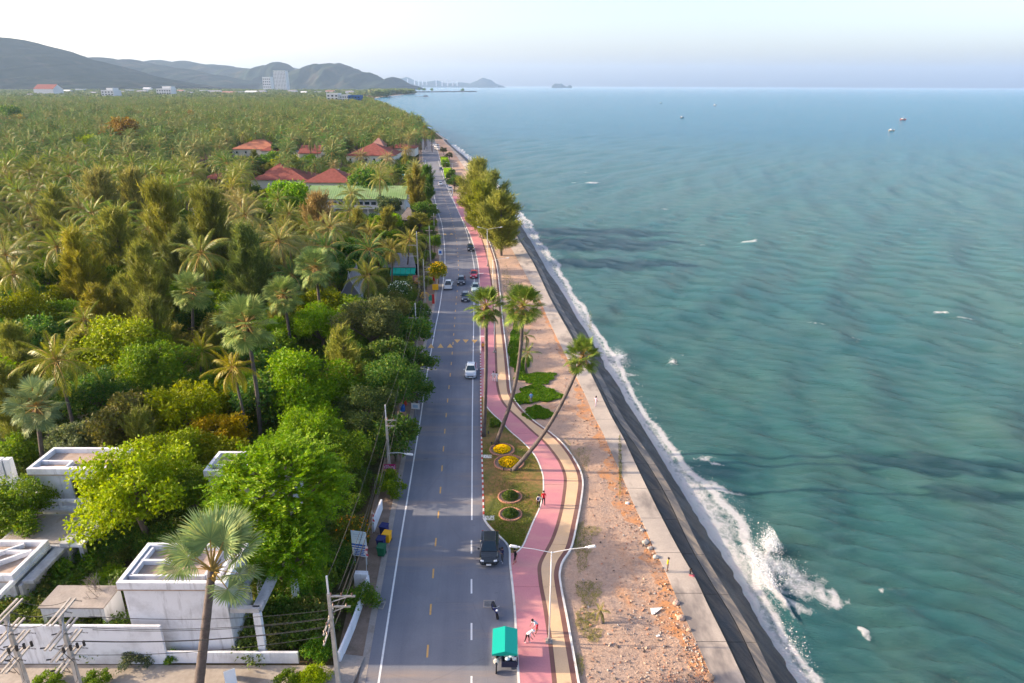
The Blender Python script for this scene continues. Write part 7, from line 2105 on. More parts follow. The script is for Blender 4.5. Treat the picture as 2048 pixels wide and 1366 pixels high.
def finish_people():
    bpy.context.view_layer.update()
    dg = bpy.context.evaluated_depsgraph_get()
    meshes = [bpy.data.meshes.new_from_object(p[0].evaluated_get(dg)) for p in PEOPLE]
    for (o, J, E, b, s, rz, shirt, pants, shoe, label, lh, dress, hat, pack, group), me in zip(PEOPLE, meshes):
        bpy.data.objects.remove(o)
        me.name = 'person_body'; me.materials.clear()
        for m in (cmat(shirt), cmat(pants), M['skin'], cmat(shoe)): me.materials.append(m)
        segs = [(J[a], J[c], t) for a, c, t in E]
        for p in me.polygons:
            c = p.center; best = 9; bt = 0
            for a, d, t in segs:
                ab = d - a; k_ = max(0, min(1, (c - a).dot(ab) / ab.length_squared)); q = (c - a - ab * k_).length
                if q < best: best, bt = q, t
            p.material_index = bt; p.use_smooth = True
        # fingers grow out of the wrists in the same mesh
        bm = bmesh.new(); bm.from_mesh(me)
        for n in 'lr':
            w = J['wr' + n]; d = (w - J['el' + n]).normalized(); sd_ = d.cross(Vector((0, 0, 1))) if abs(d.z) < .9 else d.cross(Vector((0, 1, 0)))
            sd_.normalize(); nm = sd_.cross(d)
            mb = MB(); mb.tube([w - d * .03, w + d * .035, w + d * .08], [.026, .036, .030], 6)
            for i, l in enumerate((.062, .072, .067, .052)):
                r0 = w + d * .07 + sd_ * (-.026 + .0175 * i)
                mb.tube([r0, r0 + d * l * .55 + nm * .006, r0 + d * l * .9 + nm * .025], [.0095, .0085, .0065], 5)
            r0 = w + d * .025 + sd_ * -.03; mb.tube([r0, r0 - sd_ * .03 + d * .025, r0 - sd_ * .035 + d * .06], [.012, .010, .007], 5)
            vs_ = [bm.verts.new(p) for p in mb.v]
            for f in mb.f:
                try: fc = bm.faces.new([vs_[i] for i in f]); fc.material_index = 2; fc.smooth = True
                except ValueError: pass
        bm.to_mesh(me); bm.free()
        z_ = 0.012 - min(J[k_].z for k_ in ('tol', 'tor')) + .03 if abs(J['pelvis'].z - .92) < .1 else 0
        e = link('person', me, None, None, b, (0, 0, rz), s); tag(e, label, 'person', group)
        hd = J['head']; cr_h = J['crown']
        mb = MB(); mb.ball(hd + Vector((0, .018, .055)), .112, 10, 8, sq=(.94, 1.05, .98))
        if lh: mb.tube([hd + Vector((0, .06, .03)), hd + Vector((0, .10, -.12)), hd + Vector((0, .09, -.26))], [.085, .08, .03], 8)
        mb.build('hair', M['hair'], e, smooth=True)
        f = MB()
        for s_ in (-1, 1): f.ball(hd + Vector((s_ * .034, -.098, .012)), .011, 6, 5, 0); f.ball(hd + Vector((s_ * .090, 0, -.005)), .022, 6, 5, 1, (.5, .8, 1.2))
        f.ball(hd + Vector((0, -.108, -.018)), .017, 6, 5, 1, (.8, 1, 1.2)); f.ball(hd + Vector((0, -.096, -.052)), .022, 6, 4, 2, (1, .4, .35))
        f.build('face', [M['eyes'], M['skin'], M['lips']], e, smooth=True)
        if hat:
            mb = MB(); mb.ball(hd + Vector((0, .0, .085)), .122, 10, 6, sq=(1, 1.05, .75)); mb.box(tuple(hd + Vector((0, -.14, .075))), (.17, .14, .02)); mb.build('cap', cmat(hat), e, smooth=True)
        if pack: MB().box(tuple(J['chest'] + Vector((.1, .13, -.02))), (.24, .13, .34)).build('shoulder_bag', cmat(pack), e, bevel=.04)
finish_people()

# ================================================================ resort and far buildings
def box_house(name, x, y, w, d, h, rz, label, roofm, roof='hip', over=.7, rh=2.4, wallm='cream', win=0, cat='house', open_=False, group=None):
    e = empty(name, (x, y, 0), rz, label, cat, group)
    if open_:
        for i in range(5):
            for s_ in (-1, 1): MB().box((-w / 2 + w * i / 4, s_ * d / 2 * .9, h / 2), (.3, .3, h)).build('post', M[wallm], e)
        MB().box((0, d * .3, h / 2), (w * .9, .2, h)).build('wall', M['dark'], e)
    else: MB().box((0, 0, h / 2), (w, d, h)).build('wall', M[wallm], e, bevel=.03)
    W2, D2 = w / 2 + over, d / 2 + over
    mb = MB()
    if roof == 'hip':
        r = max(.3, W2 - D2) if W2 > D2 else .3
        A, B = (-r, 0, h + rh), (r, 0, h + rh)
        c = [(-W2, -D2, h), (W2, -D2, h), (W2, D2, h), (-W2, D2, h)]
        mb.quad(c[0], c[1], B, A); mb.tri(c[1], c[2], B); mb.quad(c[2], c[3], A, B); mb.tri(c[3], c[0], A)
        mb.poly([(p[0], p[1], h - .12) for p in c][::-1])
        for i in range(4): j = (i + 1) % 4; mb.quad((c[i][0], c[i][1], h - .12), (c[j][0], c[j][1], h - .12), c[j], c[i])
        mb.build('roof', M[roofm], e)
    elif roof == 'gable':
        for s_ in (-1, 1):
            a, b, c_, d_ = (-W2, s_ * D2, h), (W2, s_ * D2, h), (W2, 0, h + rh), (-W2, 0, h + rh)
            mb.quad(*((a, b, c_, d_) if s_ < 0 else (b, a, d_, c_)))
            lo = [(p[0], p[1], p[2] - .15) for p in (a, b, c_, d_)]; mb.quad(*(lo[::-1] if s_ < 0 else lo))
        mb.build('roof', M[roofm], e)
        g = MB()
        for s_ in (-1, 1): g.tri((s_ * w / 2 - s_ * .01, -d / 2, h - .01), (s_ * w / 2 - s_ * .01, d / 2, h - .01), (s_ * w / 2 - s_ * .01, 0, h + rh * d / (2 * D2) - .05))
        g.build('gable', M[wallm], e)
    else:
        mb.box((0, 0, h + .15), (w + .5, d + .5, .3)); mb.build('roof', M[roofm], e)
    n = win
    for i in range(n):
        x_ = -w / 2 + w * (i + .5) / n
        f = MB().box((x_, -d / 2 - .03, h * .55), (min(1.3, w / n * .6), .08, min(1.5, h * .42))).build('window', M['whitemetal'], e)
        MB().box((x_, -d / 2 - .08, h * .55), (min(1.1, w / n * .5), .04, min(1.3, h * .36))).build('pane', M['glass'], f)
    return e
def bh(px0, px1, py_eave, Y, d, h, label, roofm, roof='hip', rz=0.0, **k):
    """house whose front eaves run from px0 to px1 in the photo, Y metres ahead"""
    a = PY(px0, py_eave, Y); b = PY(px1, py_eave, Y)
    if roofm in ('redroof', 'orangeroof') and 'rh' in k: k['rh'] *= .72
    return box_house(k.pop('name', 'resort_house'), (a.x + b.x) / 2, Y + d / 2, (b.x - a.x) - 1.4, d, h, rz, label, roofm, roof, **k)
def Yof(py_, z): return P(1024, py_, z).y
# green roofed hall: two storeys
Yh = Yof(398, 6.2)
e = bh(616, 812, 398, Yh, 13, 6.2, 'long two storey white hall with a green metal roof', 'greenroof', 'gable', rh=3.4, wallm='white_wall', win=0, name='green_roofed_hall', over=1.2, cat='hall')
wd = e.children[0].dimensions.x
hw_ = (PY(812, 398, Yh).x - PY(616, 398, Yh).x) / 2
for i in range(14):
    x_ = -hw_ + 2.2 + (2 * hw_ - 4.4) * i / 13
    f = MB().box((x_, -6.55, 4.6), (1.9, .1, 1.3)).build('window', M['whitemetal'], e); MB().box((x_, -6.62, 4.6), (1.6, .05, 1.05)).build('pane', M['glass'], f)
MB().box((0, -7.4, 3.0), (2 * hw_ - 2, 1.6, .2)).box((0, -8.1, 3.5), (2 * hw_ - 2, .1, .8)).build('gallery', M['white_wall'], e)
for i in range(9): MB().box((-hw_ + 1.5 + (2 * hw_ - 3) * i / 8, -8.0, 1.45), (.3, .3, 2.9)).build('post', M['white_wall'], e)
for i in range(46):
    x_ = -hw_ - .2 + (2 * hw_ + .4) * i / 45
    MB().bar((x_, -7.65, 6.28), (x_, -.05, 9.60), .07).build('roof_seam', M['greenroof'], e)
# red roofs of the resort
bh(498, 616, 361, Yof(361, 4), 20, 4, 'hipped dark red roof with two peaks, left of its pair', 'redroof', rh=5.5, wallm='cream')
bh(606, 706, 366, Yof(366, 4), 18, 4, 'hipped dark red roof right of its pair, above the green hall', 'redroof', rh=6.5, win=4)
bh(530, 575, 352, Yof(358, 4) + 8, 14, 5.5, 'small red peak rising behind the left hipped roof', 'redroof', rh=4.5)
bh(404, 455, 360, Yof(360, 3.6), 14, 3.6, 'dark red open pavilion behind tall palm trunks', 'redroof', open_=True, rh=4.0, wallm='cream')
bh(462, 556, 300, Yof(300, 4.5), 22, 4.5, 'broad faded orange tiled roof over white walls', 'orangeroof', rh=7.0, win=5)
bh(520, 562, 303, Yof(303, 4), 12, 4, 'small red side roof right of the orange one', 'redroof', rh=4)
bh(596, 642, 308, Yof(308, 4.5), 18, 4.5, 'gabled red roof with orange front slope', 'redroof', 'gable', rh=5.5)
bh(558, 604, 306, Yof(308, 3.5) + 6, 14, 3.2, 'low grey roof between the orange and the gabled red roofs', 'greyroof', 'flat')
bh(690, 790, 312, Yof(312, 5), 26, 5, 'big red resort roof above the pool', 'redroof', rh=8, win=6)
bh(740, 768, 290, Yof(300, 8) + 14, 12, 9, 'raised faded red roof in the middle of the big one', 'pinkroof', rh=4)
bh(772, 832, 297, Yof(297, 5), 16, 5, 'long low red roof beside the road at the far bend', 'redroof', rh=3.5)
bh(625, 665, 296, Yof(296, 5), 16, 5, 'pale pinkish gabled roof left of the big red roof', 'pinkroof', 'gable', rh=5)
bh(388, 416, 322, Yof(322, 4), 14, 4, 'small pale tiled roof among palms left of the orange roof', 'pinkroof', rh=4.5)
bh(662, 676, 350, Yof(350, 4), 6, 5.5, 'narrow white building with a dark window behind the hipped roofs', 'greyroof', 'flat', win=1, wallm='white_wall')
bh(374, 404, 424, Yof(424, 3), 7, 3.2, 'weathered grey ruin with white walls above the dark casuarinas', 'greyroof', 'flat', wallm='white_wall')
bh(320, 364, 393, Yof(393, 3), 8, 2.6, 'low orange roof and pale wall among the palm trunks', 'orangeroof', 'gable', rh=1.6)
bh(-30, 16, 386, Yof(386, 3), 10, 3.0, 'low orange roof at the left edge in the palms', 'orangeroof', 'gable', rh=1.8)
bh(140, 156, 278, Yof(282, 3), 8, 4.5, 'small red and white house in the palm grove at the left', 'redroof', 'gable', rh=2, win=2)
# grey gabled Thai house, teal awning restaurant, thatched hut
Yt = Yof(590, 3.0)
a = PY(680, 580, Yt); b = PY(722, 580, Yt)
e = empty('gabled_house', ((a.x + b.x) / 2, Yt + 3, 0), R(90), 'grey house with a steep pointed Thai gable beside palms', 'house')
w = b.x - a.x
MB().box((0, 0, 1.6), (6, w * .7, 3.2)).build('wall', M['stained'], e)
mb = MB(); N = 7
prof_ = [(w * .5 * (1 - (i / N)) ** 1.5 + .02, 2.9 + (4.4) * (i / N)) for i in range(N + 1)]
for s_ in (-1, 1):
    for i in range(N):
        (y0_, z0_), (y1_, z1_) = prof_[i], prof_[i + 1]
        q = ((-3.5, s_ * y0_, z0_), (3.5, s_ * y0_, z0_), (3.5, s_ * y1_, z1_), (-3.5, s_ * y1_, z1_)); mb.quad(*(q if s_ < 0 else q[::-1]))
mb.build('roof', M['greyroof'], e)
for x_ in (-3.55, 3.55):
    g = MB()
    for s_ in (-1, 1):
        for i in range(N): g.bar((x_, s_ * prof_[i][0], prof_[i][1]), (x_, s_ * prof_[i + 1][0], prof_[i + 1][1]), .16)
    g.bar((x_, 0, 7.2), (x_, 0, 7.9), .1); g.build('bargeboard', flatmat('pale_grey_paint', (0.5, 0.5, 0.54)), e)
    g = MB(); g.poly([(x_ * .985, y_, z_) for y_, z_ in prof_] + [(x_ * .985, -y_, z_) for y_, z_ in prof_[::-1]]); g.build('gable', flatmat('grey_boards', (0.22, 0.22, 0.27)), e)
Yr = Yof(541, 2.6)
a = PY(782, 535, Yr); b = PY(832, 535, Yr)
e = empty('restaurant', ((a.x + b.x) / 2, Yr, 0), 0, 'open restaurant with a teal awning and grey roof behind palms', 'restaurant')
w = b.x - a.x
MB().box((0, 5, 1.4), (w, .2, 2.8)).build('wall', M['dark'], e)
mb = MB(); mb.quad((-w / 2 - 2, 0, 3.3), (w / 2, 0, 3.3), (w / 2 - 1.5, 6, 5.2), (-w / 2, 6, 5.2)); mb.quad((-w / 2 - 2, 0, 3.2), (-w / 2, 6, 5.1), (w / 2 - 1.5, 6, 5.1), (w / 2, 0, 3.2)); mb.build('roof', M['greyroof'], e)
mb = MB()
for i in range(5):
    x0_ = -w / 2 + w * i / 5; x1_ = x0_ + w / 5 - .05
    mb.quad((x0_, -1.6, 2.2), (x1_, -1.6, 2.2), (x1_, 0.1, 3.15), (x0_, .1, 3.15)); mb.quad((x0_, -1.62, 1.75), (x1_, -1.62, 1.75), (x1_, -1.62, 2.2), (x0_, -1.62, 2.2))
mb.build('awning', M['teal'], e)
for i in range(4): MB().tube([(-w / 2 + w * i / 3, -1.4, 0), (-w / 2 + w * i / 3, -1.4, 2.2)], .06, 6).build('post', M['metal'], e)
bh(796, 834, 440, Yof(440, 2.6), 8, 2.6, 'hut with a grey thatched roof beside the road', 'thatch', rh=3.2, open_=True, name='thatched_hut', cat='hut', wallm='stained')
# pool and umbrellas
pl = empty('swimming_pool', P(795, 352, 0), 0, 'turquoise swimming pool of the resort', 'pool')
k_ = px_of(P(795, 352, 0))[2] / FPX
MB().box((0, 0, .02), (34 * k_, 34, .3)).build('deck', M['kerb_white'], pl); MB().box((2 * k_, 0, .16), (26 * k_, 26, .06)).build('water', M['pool'], pl)
pl2 = empty('swimming_pool', P(762, 343, 0), 0, 'pale pool terrace left of the turquoise pool', 'pool')
MB().box((0, 0, .02), (36 * k_, 30, .3)).build('deck', M['kerb_white'], pl2); MB().box((3 * k_, 3, .16), (18 * k_, 9, .06)).build('water', M['pool'], pl2)
for x_, y_, lb in ((719, 342, 'left white parasol by the pool'), (745, 341, 'white parasol by the pool, right of the pair'), (737, 334, 'pale blue green parasol behind the two white ones')):
    b = P(x_, y_ + 6, 0); e = empty('parasol', b, 0, lb, 'parasol', 'parasols by the pool')
    MB().tube([(0, 0, 0), (0, 0, 3.2)], .06, 6).build('pole', M['whitemetal'], e)
    mb = MB()
    for i in range(8): a0, a1 = 2 * PI * i / 8, 2 * PI * (i + 1) / 8; mb.tri((2.3 * math.cos(a0), 2.3 * math.sin(a0), 2.6), (2.3 * math.cos(a1), 2.3 * math.sin(a1), 2.6), (0, 0, 3.4))
    mb.build('canopy', wht if 'white' in lb[:12] else lbl, e)
# bright clipped hedges on the seaward side
for (x_, y_, w_, L_, lb) in ((890, 327, 4.0, 40, 'bright clipped hedge farther up the seaward roadside'), (896, 350, 3.4, 26, 'bright clipped hedge nearer the casuarinas')):
    b = P(x_, y_, 0); rng = np.random.default_rng(int(x_)); N = 2600
    e = empty('clipped_hedge', b, R(7), lb, 'hedge')
    MB().box((0, 0, .9), (w_ * .8, L_ * .97, 1.7)).build('core', mat('hedge_core', (0.05, 0.09, 0.01), .9, .1), e)
    c = (rng.random((N, 3)) - .5) * np.array([w_, L_, 2.2]) + np.array([0, 0, 1.0])
    k_ = rng.integers(0, 3, N); sg_ = np.sign(rng.random(N) - .5)
    c[k_ == 0, 0] = sg_[k_ == 0] * w_ / 2; c[k_ != 0, 2] = 2.0
    V, F = cards(c, sph(N, rng), .30, .17, rng); link('leaves', fast_mesh('hedge_leaves', V, F, M['leaf']), e, (0.15, 0.26, 0.012))
# hotel by the shore
def block(px0, px1, py0, py1, Y, d, label, wallm, nx, nz, name='hotel_block', group=None, cat='building', win=True):
    a = PY(px0, py1, Y); b = PY(px1, py0, Y); w = b.x - a.x; H = b.z
    e = empty(name, ((a.x + b.x) / 2, Y + d / 2, 0), 0, label, cat, group)
    MB().box((0, 0, H / 2), (w, d, H)).build('wall', M[wallm], e); MB().box((0, 0, H + .3), (w + .8, d + .8, .6)).build('roof', M['whitemetal'] if wallm != 'blue_wall' else M['blue_wall'], e)
    if win:
        for i in range(nx):
            for j in range(nz):
                f = MB().box((-w / 2 + w * (i + .5) / nx, -d / 2 - .1, H - (H / (nz + 1.5)) * (j + .8)), (w / nx * .5, .3, H / (nz + 1) * .42)).build('window', M['glass'], e)
    return e
YH = 1500
block(654, 676, 187, 206, YH, 30, 'white hotel wing with a raised roof at the left end, near the shore', 'fartown', 3, 3)
block(676, 697, 190, 206, YH + 3, 26, 'white hotel wing with small dark windows, middle part', 'fartown', 5, 3)
block(697, 720, 191, 207, YH + 1, 28, 'blue hotel wing with white balconies beside the white ones', 'blue_wall', 4, 3)
block(548, 570, 141.5, 163, 4600, 60, 'tall white tower standing at the foot of the dark hill', 'fartown', 8, 14, 'tower_block')
block(525, 540, 154, 163, 4900, 60, 'pale low rise left of the tall white tower', 'fartown', 4, 4, 'apartment_block')
block(204, 226, 180.5, 194, 2000, 40, 'pale stepped house with a tower in the town', 'fartown', 4, 3, 'town_house')
block(213, 225, 176.5, 181, 2010, 30, 'upper floor of the pale stepped house', 'fartown', 3, 1, 'town_house')
block(313, 341, 177.5, 185, 2500, 40, 'long white house in the town', 'fartown', 6, 2, 'town_house')
block(325, 342, 173, 178, 2512, 30, 'white square tower on the long white house', 'fartown', 3, 1, 'town_house')
e = bh(66, 106, 178, 2600, 60, PY(80, 178, 2600).z, 'large red temple roof at the foot of the big hill', 'redroof', 'gable', rh=22, name='temple', wallm='fartown')
rt = random.Random(9)
TL = [(43, 64, 199, 204), (48, 60, 189, 194), (90, 102, 184, 189), (10, 26, 188, 192), (124, 138, 180, 184), (232, 248, 183, 187), (250, 262, 177, 181), (272, 292, 181, 185), (285, 300, 175, 178), (296, 306, 187, 191), (352, 366, 180, 183), (368, 382, 184, 187), (398, 412, 178, 181), (415, 440, 181, 185), (443, 468, 183, 186.5), (470, 486, 181, 185), (489, 512, 182, 187), (516, 530, 181, 185), (540, 556, 184, 187), (575, 592, 180, 183), (600, 612, 183, 186), (628, 640, 181, 184), (650, 668, 181, 184), (690, 706, 182, 186), (150, 166, 176, 179), (176, 192, 184, 187)]
for i, (x0_, x1_, y0_, y1_) in enumerate(TL):
    Y_ = 2000 + (196 - y1_) * 110 if y1_ < 196 else 1500
    nb = 'the tall white tower' if 500 < x0_ < 640 else ('the white hotel' if x0_ >= 640 else ('the long white house' if 262 < x0_ < 420 else ('the large red temple roof' if x0_ < 150 else ('the pale stepped house' if x0_ < 263 else 'the middle of the town'))))
    bh(x0_, x1_, y0_ + 2, Y_, 30, max(5, PY(x0_, y0_ + 2, Y_).z), 'small far ' + ['white', 'pale', 'red roofed', 'grey roofed'][i % 4] + ' town house near ' + nb, ['whitemetal', 'greyroof', 'pinkroof', 'greyroof'][i % 4], 'gable' if i % 3 else 'flat', rh=5, name='town_house', wallm='fartown', win=3, group='far town houses near ' + nb)
# far shore skyline
for i, (x_, y_, w_) in enumerate(((798, 156, 2), (815, 157.5, 1.5), (829, 161, 2), (837, 160, 2), (845, 161, 1.6), (853, 162, 1.5), (872, 159.5, 1.8), (884, 162, 2), (895, 161, 2), (905, 162, 2.2), (914, 163, 2))):
    a = PY(x_, y_, 18000); w = w_ * 18000 / FPX
    setp(MB().box((a.x, 18000, a.z / 2), (w, w, a.z)).build('high_rise', M['fartown']), label=['leftmost', 'second', 'third', 'fourth', 'fifth', 'middle', 'seventh', 'eighth', 'ninth', 'tenth', 'rightmost'][i] + ' of the pale high rises on the far shore, counted from the left', cat='building', group='high rises across the bay')
# breakwater and jetty
a, b = P(829, 184.5, SEA_Z), P(952, 183.6, SEA_Z)
mb = MB(); rg = random.Random(4)
for i in range(90):
    t = i / 89; c = a.lerp(b, t); mb.ball((c.x, c.y + rg.uniform(-6, 6), SEA_Z + .5), rg.uniform(5, 8), 6, 4, sq=(1.6, 1, .8))
setp(mb.build('breakwater', mat('dark_rock', (0.07, 0.065, 0.06), .9, .1)), kind='structure')
c = P(845, 195.5, SEA_Z)
e = empty('fishing_pier', (c.x, c.y, SEA_Z), R(4), 'dark wooden platform standing in the bay off the beach', 'pier')
MB().box((0, 0, 4), (52, 10, 1.2)).build('deck', M['stained'], e)
for i in range(7): MB().box((-24 + 8 * i, 0, 1.5), (1, 1, 5)).build('pile', M['stained'], e)
MB().box((12, 0, 6.5), (16, 6, 4)).build('hut', M['greyroof'], e)
for i, (x_, y_) in enumerate(((838, 178.5), (848, 179), (863, 179.5), (925, 180.5))):
    p = P(x_, y_ + 4.5, 0.5); c_, t_ = VARS['broad']['far'][i % 3]
    e = empty('broadleaf_tree', (p.x, p.y, 0), 0, ['lone dark tree at the root of the breakwater', 'second dark tree at the root of the breakwater', 'third dark tree out on the breakwater', 'farthest dark tree near the tip of the breakwater'][i], 'tree', scale=(13, 13, 12)); link('crown', c_, e, DG); link('trunk', t_, e)
# boats
def boat(x_, y_, L, hullc, label):
    p = P(x_, y_, SEA_Z)
    e = empty('fishing_boat', (p.x, p.y, SEA_Z), R(rs.uniform(-20, 20)), label, 'boat')
    secs = []
    for t, w, z in ((-.5, .10, .22), (-.3, .16, .14), (0, .18, .11), (.3, .14, .15), (.5, .02, .28)):
        secs.append([(t * L, -w * L, z * L), (t * L, 0, -.06 * L), (t * L, w * L, z * L)])
    link('hull', loft(secs, [flatmat('hull_' + label.split()[0], hullc)], 'boat_hull'), e)
    MB().box((-.15 * L, 0, .24 * L), (.26 * L, .2 * L, .2 * L)).build('wheelhouse', wht, e); MB().bar((.05 * L, 0, .1 * L), (.05 * L, 0, .65 * L), .02 * L).build('mast', M['stained'], e)
boat(1783, 262, 6, (0.55, 0.45, 0.35), 'cream fishing boat nearer of the two at the right'); boat(1806, 240, 8, (0.5, 0.12, 0.10), 'red fishing boat behind the cream one at the right'); boat(1430, 211, 8, (0.6, 0.5, 0.5), 'pinkish fishing boat in the middle of the sea'); boat(1322, 206.5, 7, (0.2, 0.2, 0.22), 'dark fishing boat left of the pinkish one'); boat(1364, 236, 6, (0.05, 0.05, 0.06), 'tiny dark boat below the pinkish one')

# ================================================================ ground detail
ROCKV = np.array([(1, 0, 0), (-1, 0, 0), (0, 1, 0), (0, -1, 0), (0, 0, .8), (0, 0, -.5), (.6, .6, .3), (-.6, .5, .35), (.5, -.65, .3), (-.55, -.6, .3)], float)
ROCKF = np.array([(4, 6, 2), (4, 0, 6), (4, 2, 7), (4, 7, 1), (4, 1, 9), (4, 9, 3), (4, 3, 8), (4, 8, 0), (5, 2, 6), (5, 6, 0), (5, 7, 2), (5, 1, 7), (5, 9, 1), (5, 3, 9), (5, 8, 3), (5, 0, 8)])
def rubble():
    rng = np.random.default_rng(12); Vs, Fs, mi = [], [], []; o = 0
    for _ in range(5200):
        py_ = 1366 - 880 * rng.random() ** 1.5
        l, r = float(LN['YO'](py_)), float(LN['PL'](py_))
        u = rng.beta(3.2, 1.3) if rng.random() < .75 else rng.random()
        if rng.random() < .12: u = 1 - abs(rng.normal()) * .05
        p = P(l + (r - l) * (.06 + .93 * u), py_, -.04)
        if p.y > 190: continue
        s = .03 + .11 * rng.random() ** 6 + (.05 if u > .88 else 0) * rng.random() ** 2
        m = np.array(Euler((rng.random() * 6, rng.random() * .6, rng.random() * 6)).to_matrix()) * s * np.array([1, .75 + .4 * rng.random(), .7])
        Vs.append(ROCKV @ m.T * (0.8 + .4 * rng.random()) + np.array([p.x, p.y, -.02 + s * .25])); Fs.append(ROCKF + o); o += len(ROCKV); mi.append(np.full(len(ROCKF), rng.choice(4, p=[.35, .3, .2, .15])))
    ms = [m_noise('rubble_tan', (0.42, 0.29, 0.21), (0.5, 0.38, 0.29), 5), m_noise('rubble_red', (0.36, 0.18, 0.12), (0.42, 0.22, 0.14), 5), m_noise('rubble_grey', (0.30, 0.27, 0.25), (0.40, 0.37, 0.34), 5), m_noise('rubble_dark', (0.10, 0.08, 0.07), (0.15, 0.12, 0.10), 5)]
    return tag(link('rubble', fast_mesh('rubble', np.concatenate(Vs), np.concatenate(Fs), ms, mi=np.concatenate(mi))), 'loose stones strewn over the strip beside the promenade', kind='stuff')
rubble()
def boulder(px_, py_, r, c_, label, sq=(1, .8, .6), rz=0.4):
    b = P(px_, py_, -.05); bm = bmesh.new(); bmesh.ops.create_icosphere(bm, subdivisions=2, radius=r)
    rg = random.Random(int(px_ * 7))
    for v in bm.verts: v.co = Vector((v.co.x * sq[0], v.co.y * sq[1], v.co.z * sq[2])) * (1 + rg.uniform(-.16, .16))
    me = bpy.data.meshes.new('boulder'); bm.to_mesh(me); bm.free(); me.materials.append(m_noise('boulder_rock', c_, tuple(x * 1.25 for x in c_), 3, fine=9, bump=.4))
    setp(link('boulder', me, None, None, (b.x, b.y, r * sq[2] * .35), (0, 0, rz)), label=label, cat='rock')
for x_, y_, r, c_, lb in ((1291, 1086, .55, (.36, .34, .31), 'largest grey boulder at the inner edge of the promenade'), (1285, 1062, .36, (.34, .32, .30), 'small grey boulder above the largest one'), (1300, 1098, .42, (.38, .34, .30), 'tan boulder just below the largest one'), (1312, 1116, .45, (.38, .38, .36), 'pale angular stone near the person in yellow'), (1352, 1208, .45, (.42, .30, .24), 'reddish stone touching the promenade edge'), (1362, 1238, .55, (.42, .29, .22), 'flat reddish slab stone by the promenade, above the empty stretch'), (1378, 1262, .34, (.40, .28, .20), 'brown stone below the flat reddish one'), (1418, 1358, .6, (.46, .28, .17), 'orange rock at the bottom edge beside the promenade'), (1255, 1008, .34, (.70, .66, .62), 'whitish stone at the promenade edge')):
    boulder(x_, y_, r * .72, c_, lb)
b = P(1313, 1222, 0)
setp(MB().poly([(b.x - .5, b.y + .22, .10), (b.x - .5, b.y - .45, .04), (b.x - .25, b.y - .4, .05), (b.x + .55, b.y + .25, .16)]).poly([(b.x - .5, b.y + .22, .08), (b.x + .55, b.y + .25, .14), (b.x - .25, b.y - .4, .03), (b.x - .5, b.y - .45, .02)]).build('plastic_sheet', wht), label='white triangular plastic sheet lying on the rubble', cat='litter')
b = P(1316, 1272, 0)
setp(MB().box((b.x, b.y, .03), (.32, .16, .05), .3).build('paper_scrap', wht), label='small white scrap below the triangular sheet', cat='litter')

# grass on the island and on the rubble strip; creeping plants
def grass(name, n, region, c, lab, ln=.10, seed=3, wd=.018):
    rng = np.random.default_rng(seed); pts = []
    while len(pts) < n:
        x_, y_, z_ = region(rng)
        if x_ is not None: pts.append((x_, y_, z_))
    c_ = np.array(pts); N = len(c_); d = rng.normal(size=(N, 3)) * .55 + np.array([0, 0, 1.0])
    V, F = cards(c_ + np.array([0, 0, ln * .6]), d, ln * (.6 + .8 * rng.random(N)), wd * (1 + rng.random(N)), rng)
    return tag(link(name, fast_mesh(name, V, F, M['leaf']), None, c), lab, kind='stuff')
def island_pt(rng):
    py_ = 800 + 300 * rng.random() ** .8
    l = float(LN['CURB'](py_)) + 4 if py_ < 1035 else float(LN['BAY'](py_)) + 5
    x_ = l + (float(LN['PKL'](py_)) - 2 - l) * rng.random()
    p = P(x_, py_, .1)
    g = math.sin(p.x * .9 + 1.3) + math.sin(p.y * .55) + math.sin(p.x * .4 + p.y * .8)
    if rng.random() > .5 + .33 * g or p.y > 95 and rng.random() < .6: return None, 0, 0
    return p.x, p.y, .1
grass('lawn_grass', 15000, island_pt, (0.10, 0.125, 0.03), 'short patchy grass on the roadside island', .055, 4, .02)
def ell(cx_, cy_, rx, ry):
    def f(rng):
        a = rng.random() * 2 * PI; r = math.sqrt(rng.random()) * (1 + .18 * math.sin(3 * a + cx_) + .1 * math.sin(7 * a))
        p = P(cx_ + math.cos(a) * r * rx, cy_ + math.sin(a) * r * ry, -.04); return p.x, p.y, -.04
    return f
def patch(name, regs, n, c, lab, ln, wd, seed, hz=.12):
    rng = np.random.default_rng(seed); fs = [ell(*r) for r in regs]; w = np.array([r[2] * r[3] for r in regs], float); w /= w.sum()
    k_ = rng.choice(len(fs), n, p=w); pts = np.array([fs[i](rng) for i in k_])
    d = sph(n, rng) + np.array([0, 0, .35])
    V, F = cards(pts + np.array([0, 0, 1.]) * (ln * .8 + hz * rng.random((n, 1))), d, ln, wd, rng)
    return tag(link(name, fast_mesh(name, V, F, M['leaf']), None, c), lab, kind='stuff')
patch('creeping_plants', [(1072, 757, 40, 11), (1075, 790, 45, 17), (1050, 800, 22, 10), (1075, 828, 30, 13), (1030, 690, 12, 40), (1040, 730, 20, 16)], 17000, (0.055, 0.125, 0.014), 'bright green creeping plants beside the yellow path', .13, .10, 5)
patch('dry_grass', [(1160, 918, 22, 26), (1165, 1090, 18, 50), (1150, 1070, 12, 30), (1178, 1185, 26, 26), (1170, 1240, 22, 22), (1130, 900, 14, 20), (1190, 1062, 12, 10), (1185, 1270, 20, 14), (1155, 1330, 14, 20)], 7500, (0.13, 0.14, 0.045), 'dry grass tufts on the rubble strip along the yellow path', .06, .02, 6, .03)
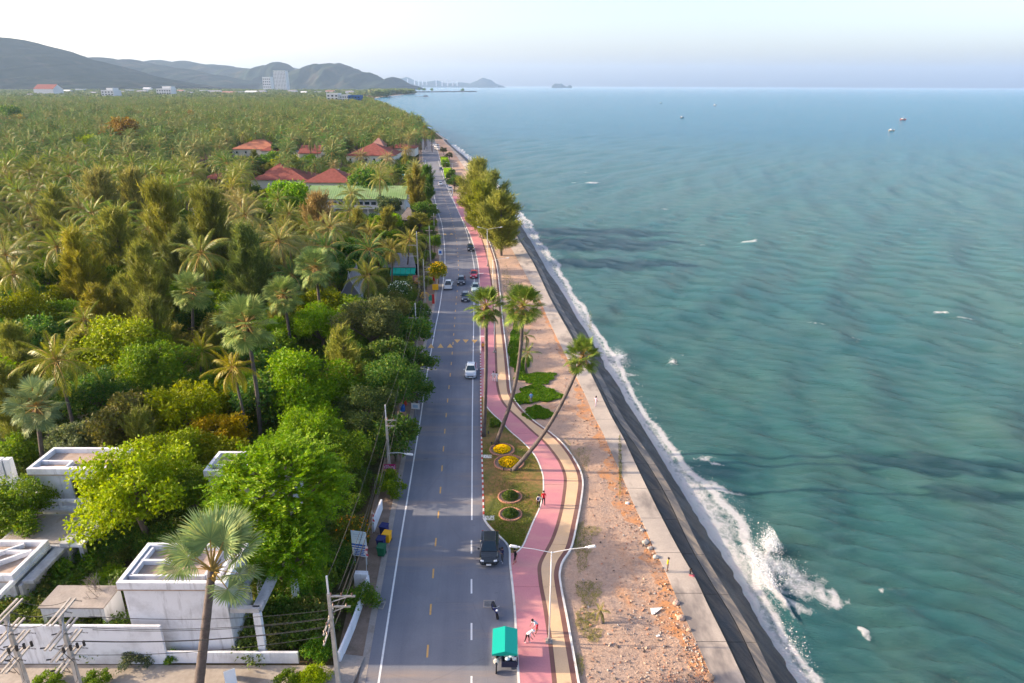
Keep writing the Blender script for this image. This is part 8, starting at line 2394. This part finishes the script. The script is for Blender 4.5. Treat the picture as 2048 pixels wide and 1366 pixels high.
patch('verge_weeds', [(1020, 600, 8, 60), (1010, 560, 6, 30), (1180, 645, 4, 20), (1240, 930, 3, 60)], 2500, (0.09, 0.10, 0.03), 'weeds at the edges of the rubble strip', .10, .03, 7)
# orange blossoms and white frangipani flowers as parts of their shrubs
for o_ in list(bpy.data.objects):
    lb = o_.get('label', '')
    spec_ = None
    if 'orange blossoms' in lb: spec_ = (160, (0.62, 0.22, 0.03), .045)
    elif 'white flecked' in lb: spec_ = (260, (0.75, 0.78, 0.70), .05)
    elif 'full of yellow flowers' in lb: spec_ = (320, (0.70, 0.42, 0.01), .06)
    if spec_:
        rng = np.random.default_rng(8); d = sph(spec_[0], rng); d = d[d[:, 2] > -.3]
        cz, rz_ = (.55, .6) if o_.name.startswith('shrub') else (1.35, .82)
        c = d * (.86 + .16 * rng.random((len(d), 1))); c[:, 2] = c[:, 2] * rz_ + cz
        V, F = cards(c, sph(len(d), rng), spec_[2], spec_[2] * .8, rng)
        link('blossoms', fast_mesh('blossoms', V, F, M['leaf']), o_, spec_[1])

# spray thrown up where the waves hit the wall
def spray():
    rng = np.random.default_rng(21); cs = []
    for px_, py_, n, sx, sy, h in ((1520, 1150, 5200, .9, 3.4, 1.5), (1538, 1098, 3600, .9, 1.1, 2.1), (1560, 1150, 2200, 2.0, 2.6, .6), (1238, 722, 2600, 1.4, 3.2, 1.5), (1345, 727, 350, .6, 1.2, .5), (1480, 1050, 700, 1.4, 5, .4), (1590, 1300, 700, 1.0, 4, .35)):
        b = P(px_, py_, SEA_Z)
        q = rng.normal(size=(n, 3)) * np.array([sx, sy, 1]) * .55
        q[:, 2] = .15 + h * rng.random(n) ** 1.8 * np.exp(-(q[:, 0] / sx) ** 2)
        cs.append(q + np.array([b.x, b.y, SEA_Z + .1]))
    c = np.concatenate(cs); V, F = cards(c, sph(len(c), rng), .015 + .05 * rng.random(len(c)) ** 2, .012 + .04 * rng.random(len(c)) ** 2, rng)
    return tag(link('sea_spray', fast_mesh('sea_spray', V, F, mat('sea_spray', (0.82, 0.84, 0.86), .6, .2))), 'white droplets thrown up by the breaking waves', kind='stuff')
spray()
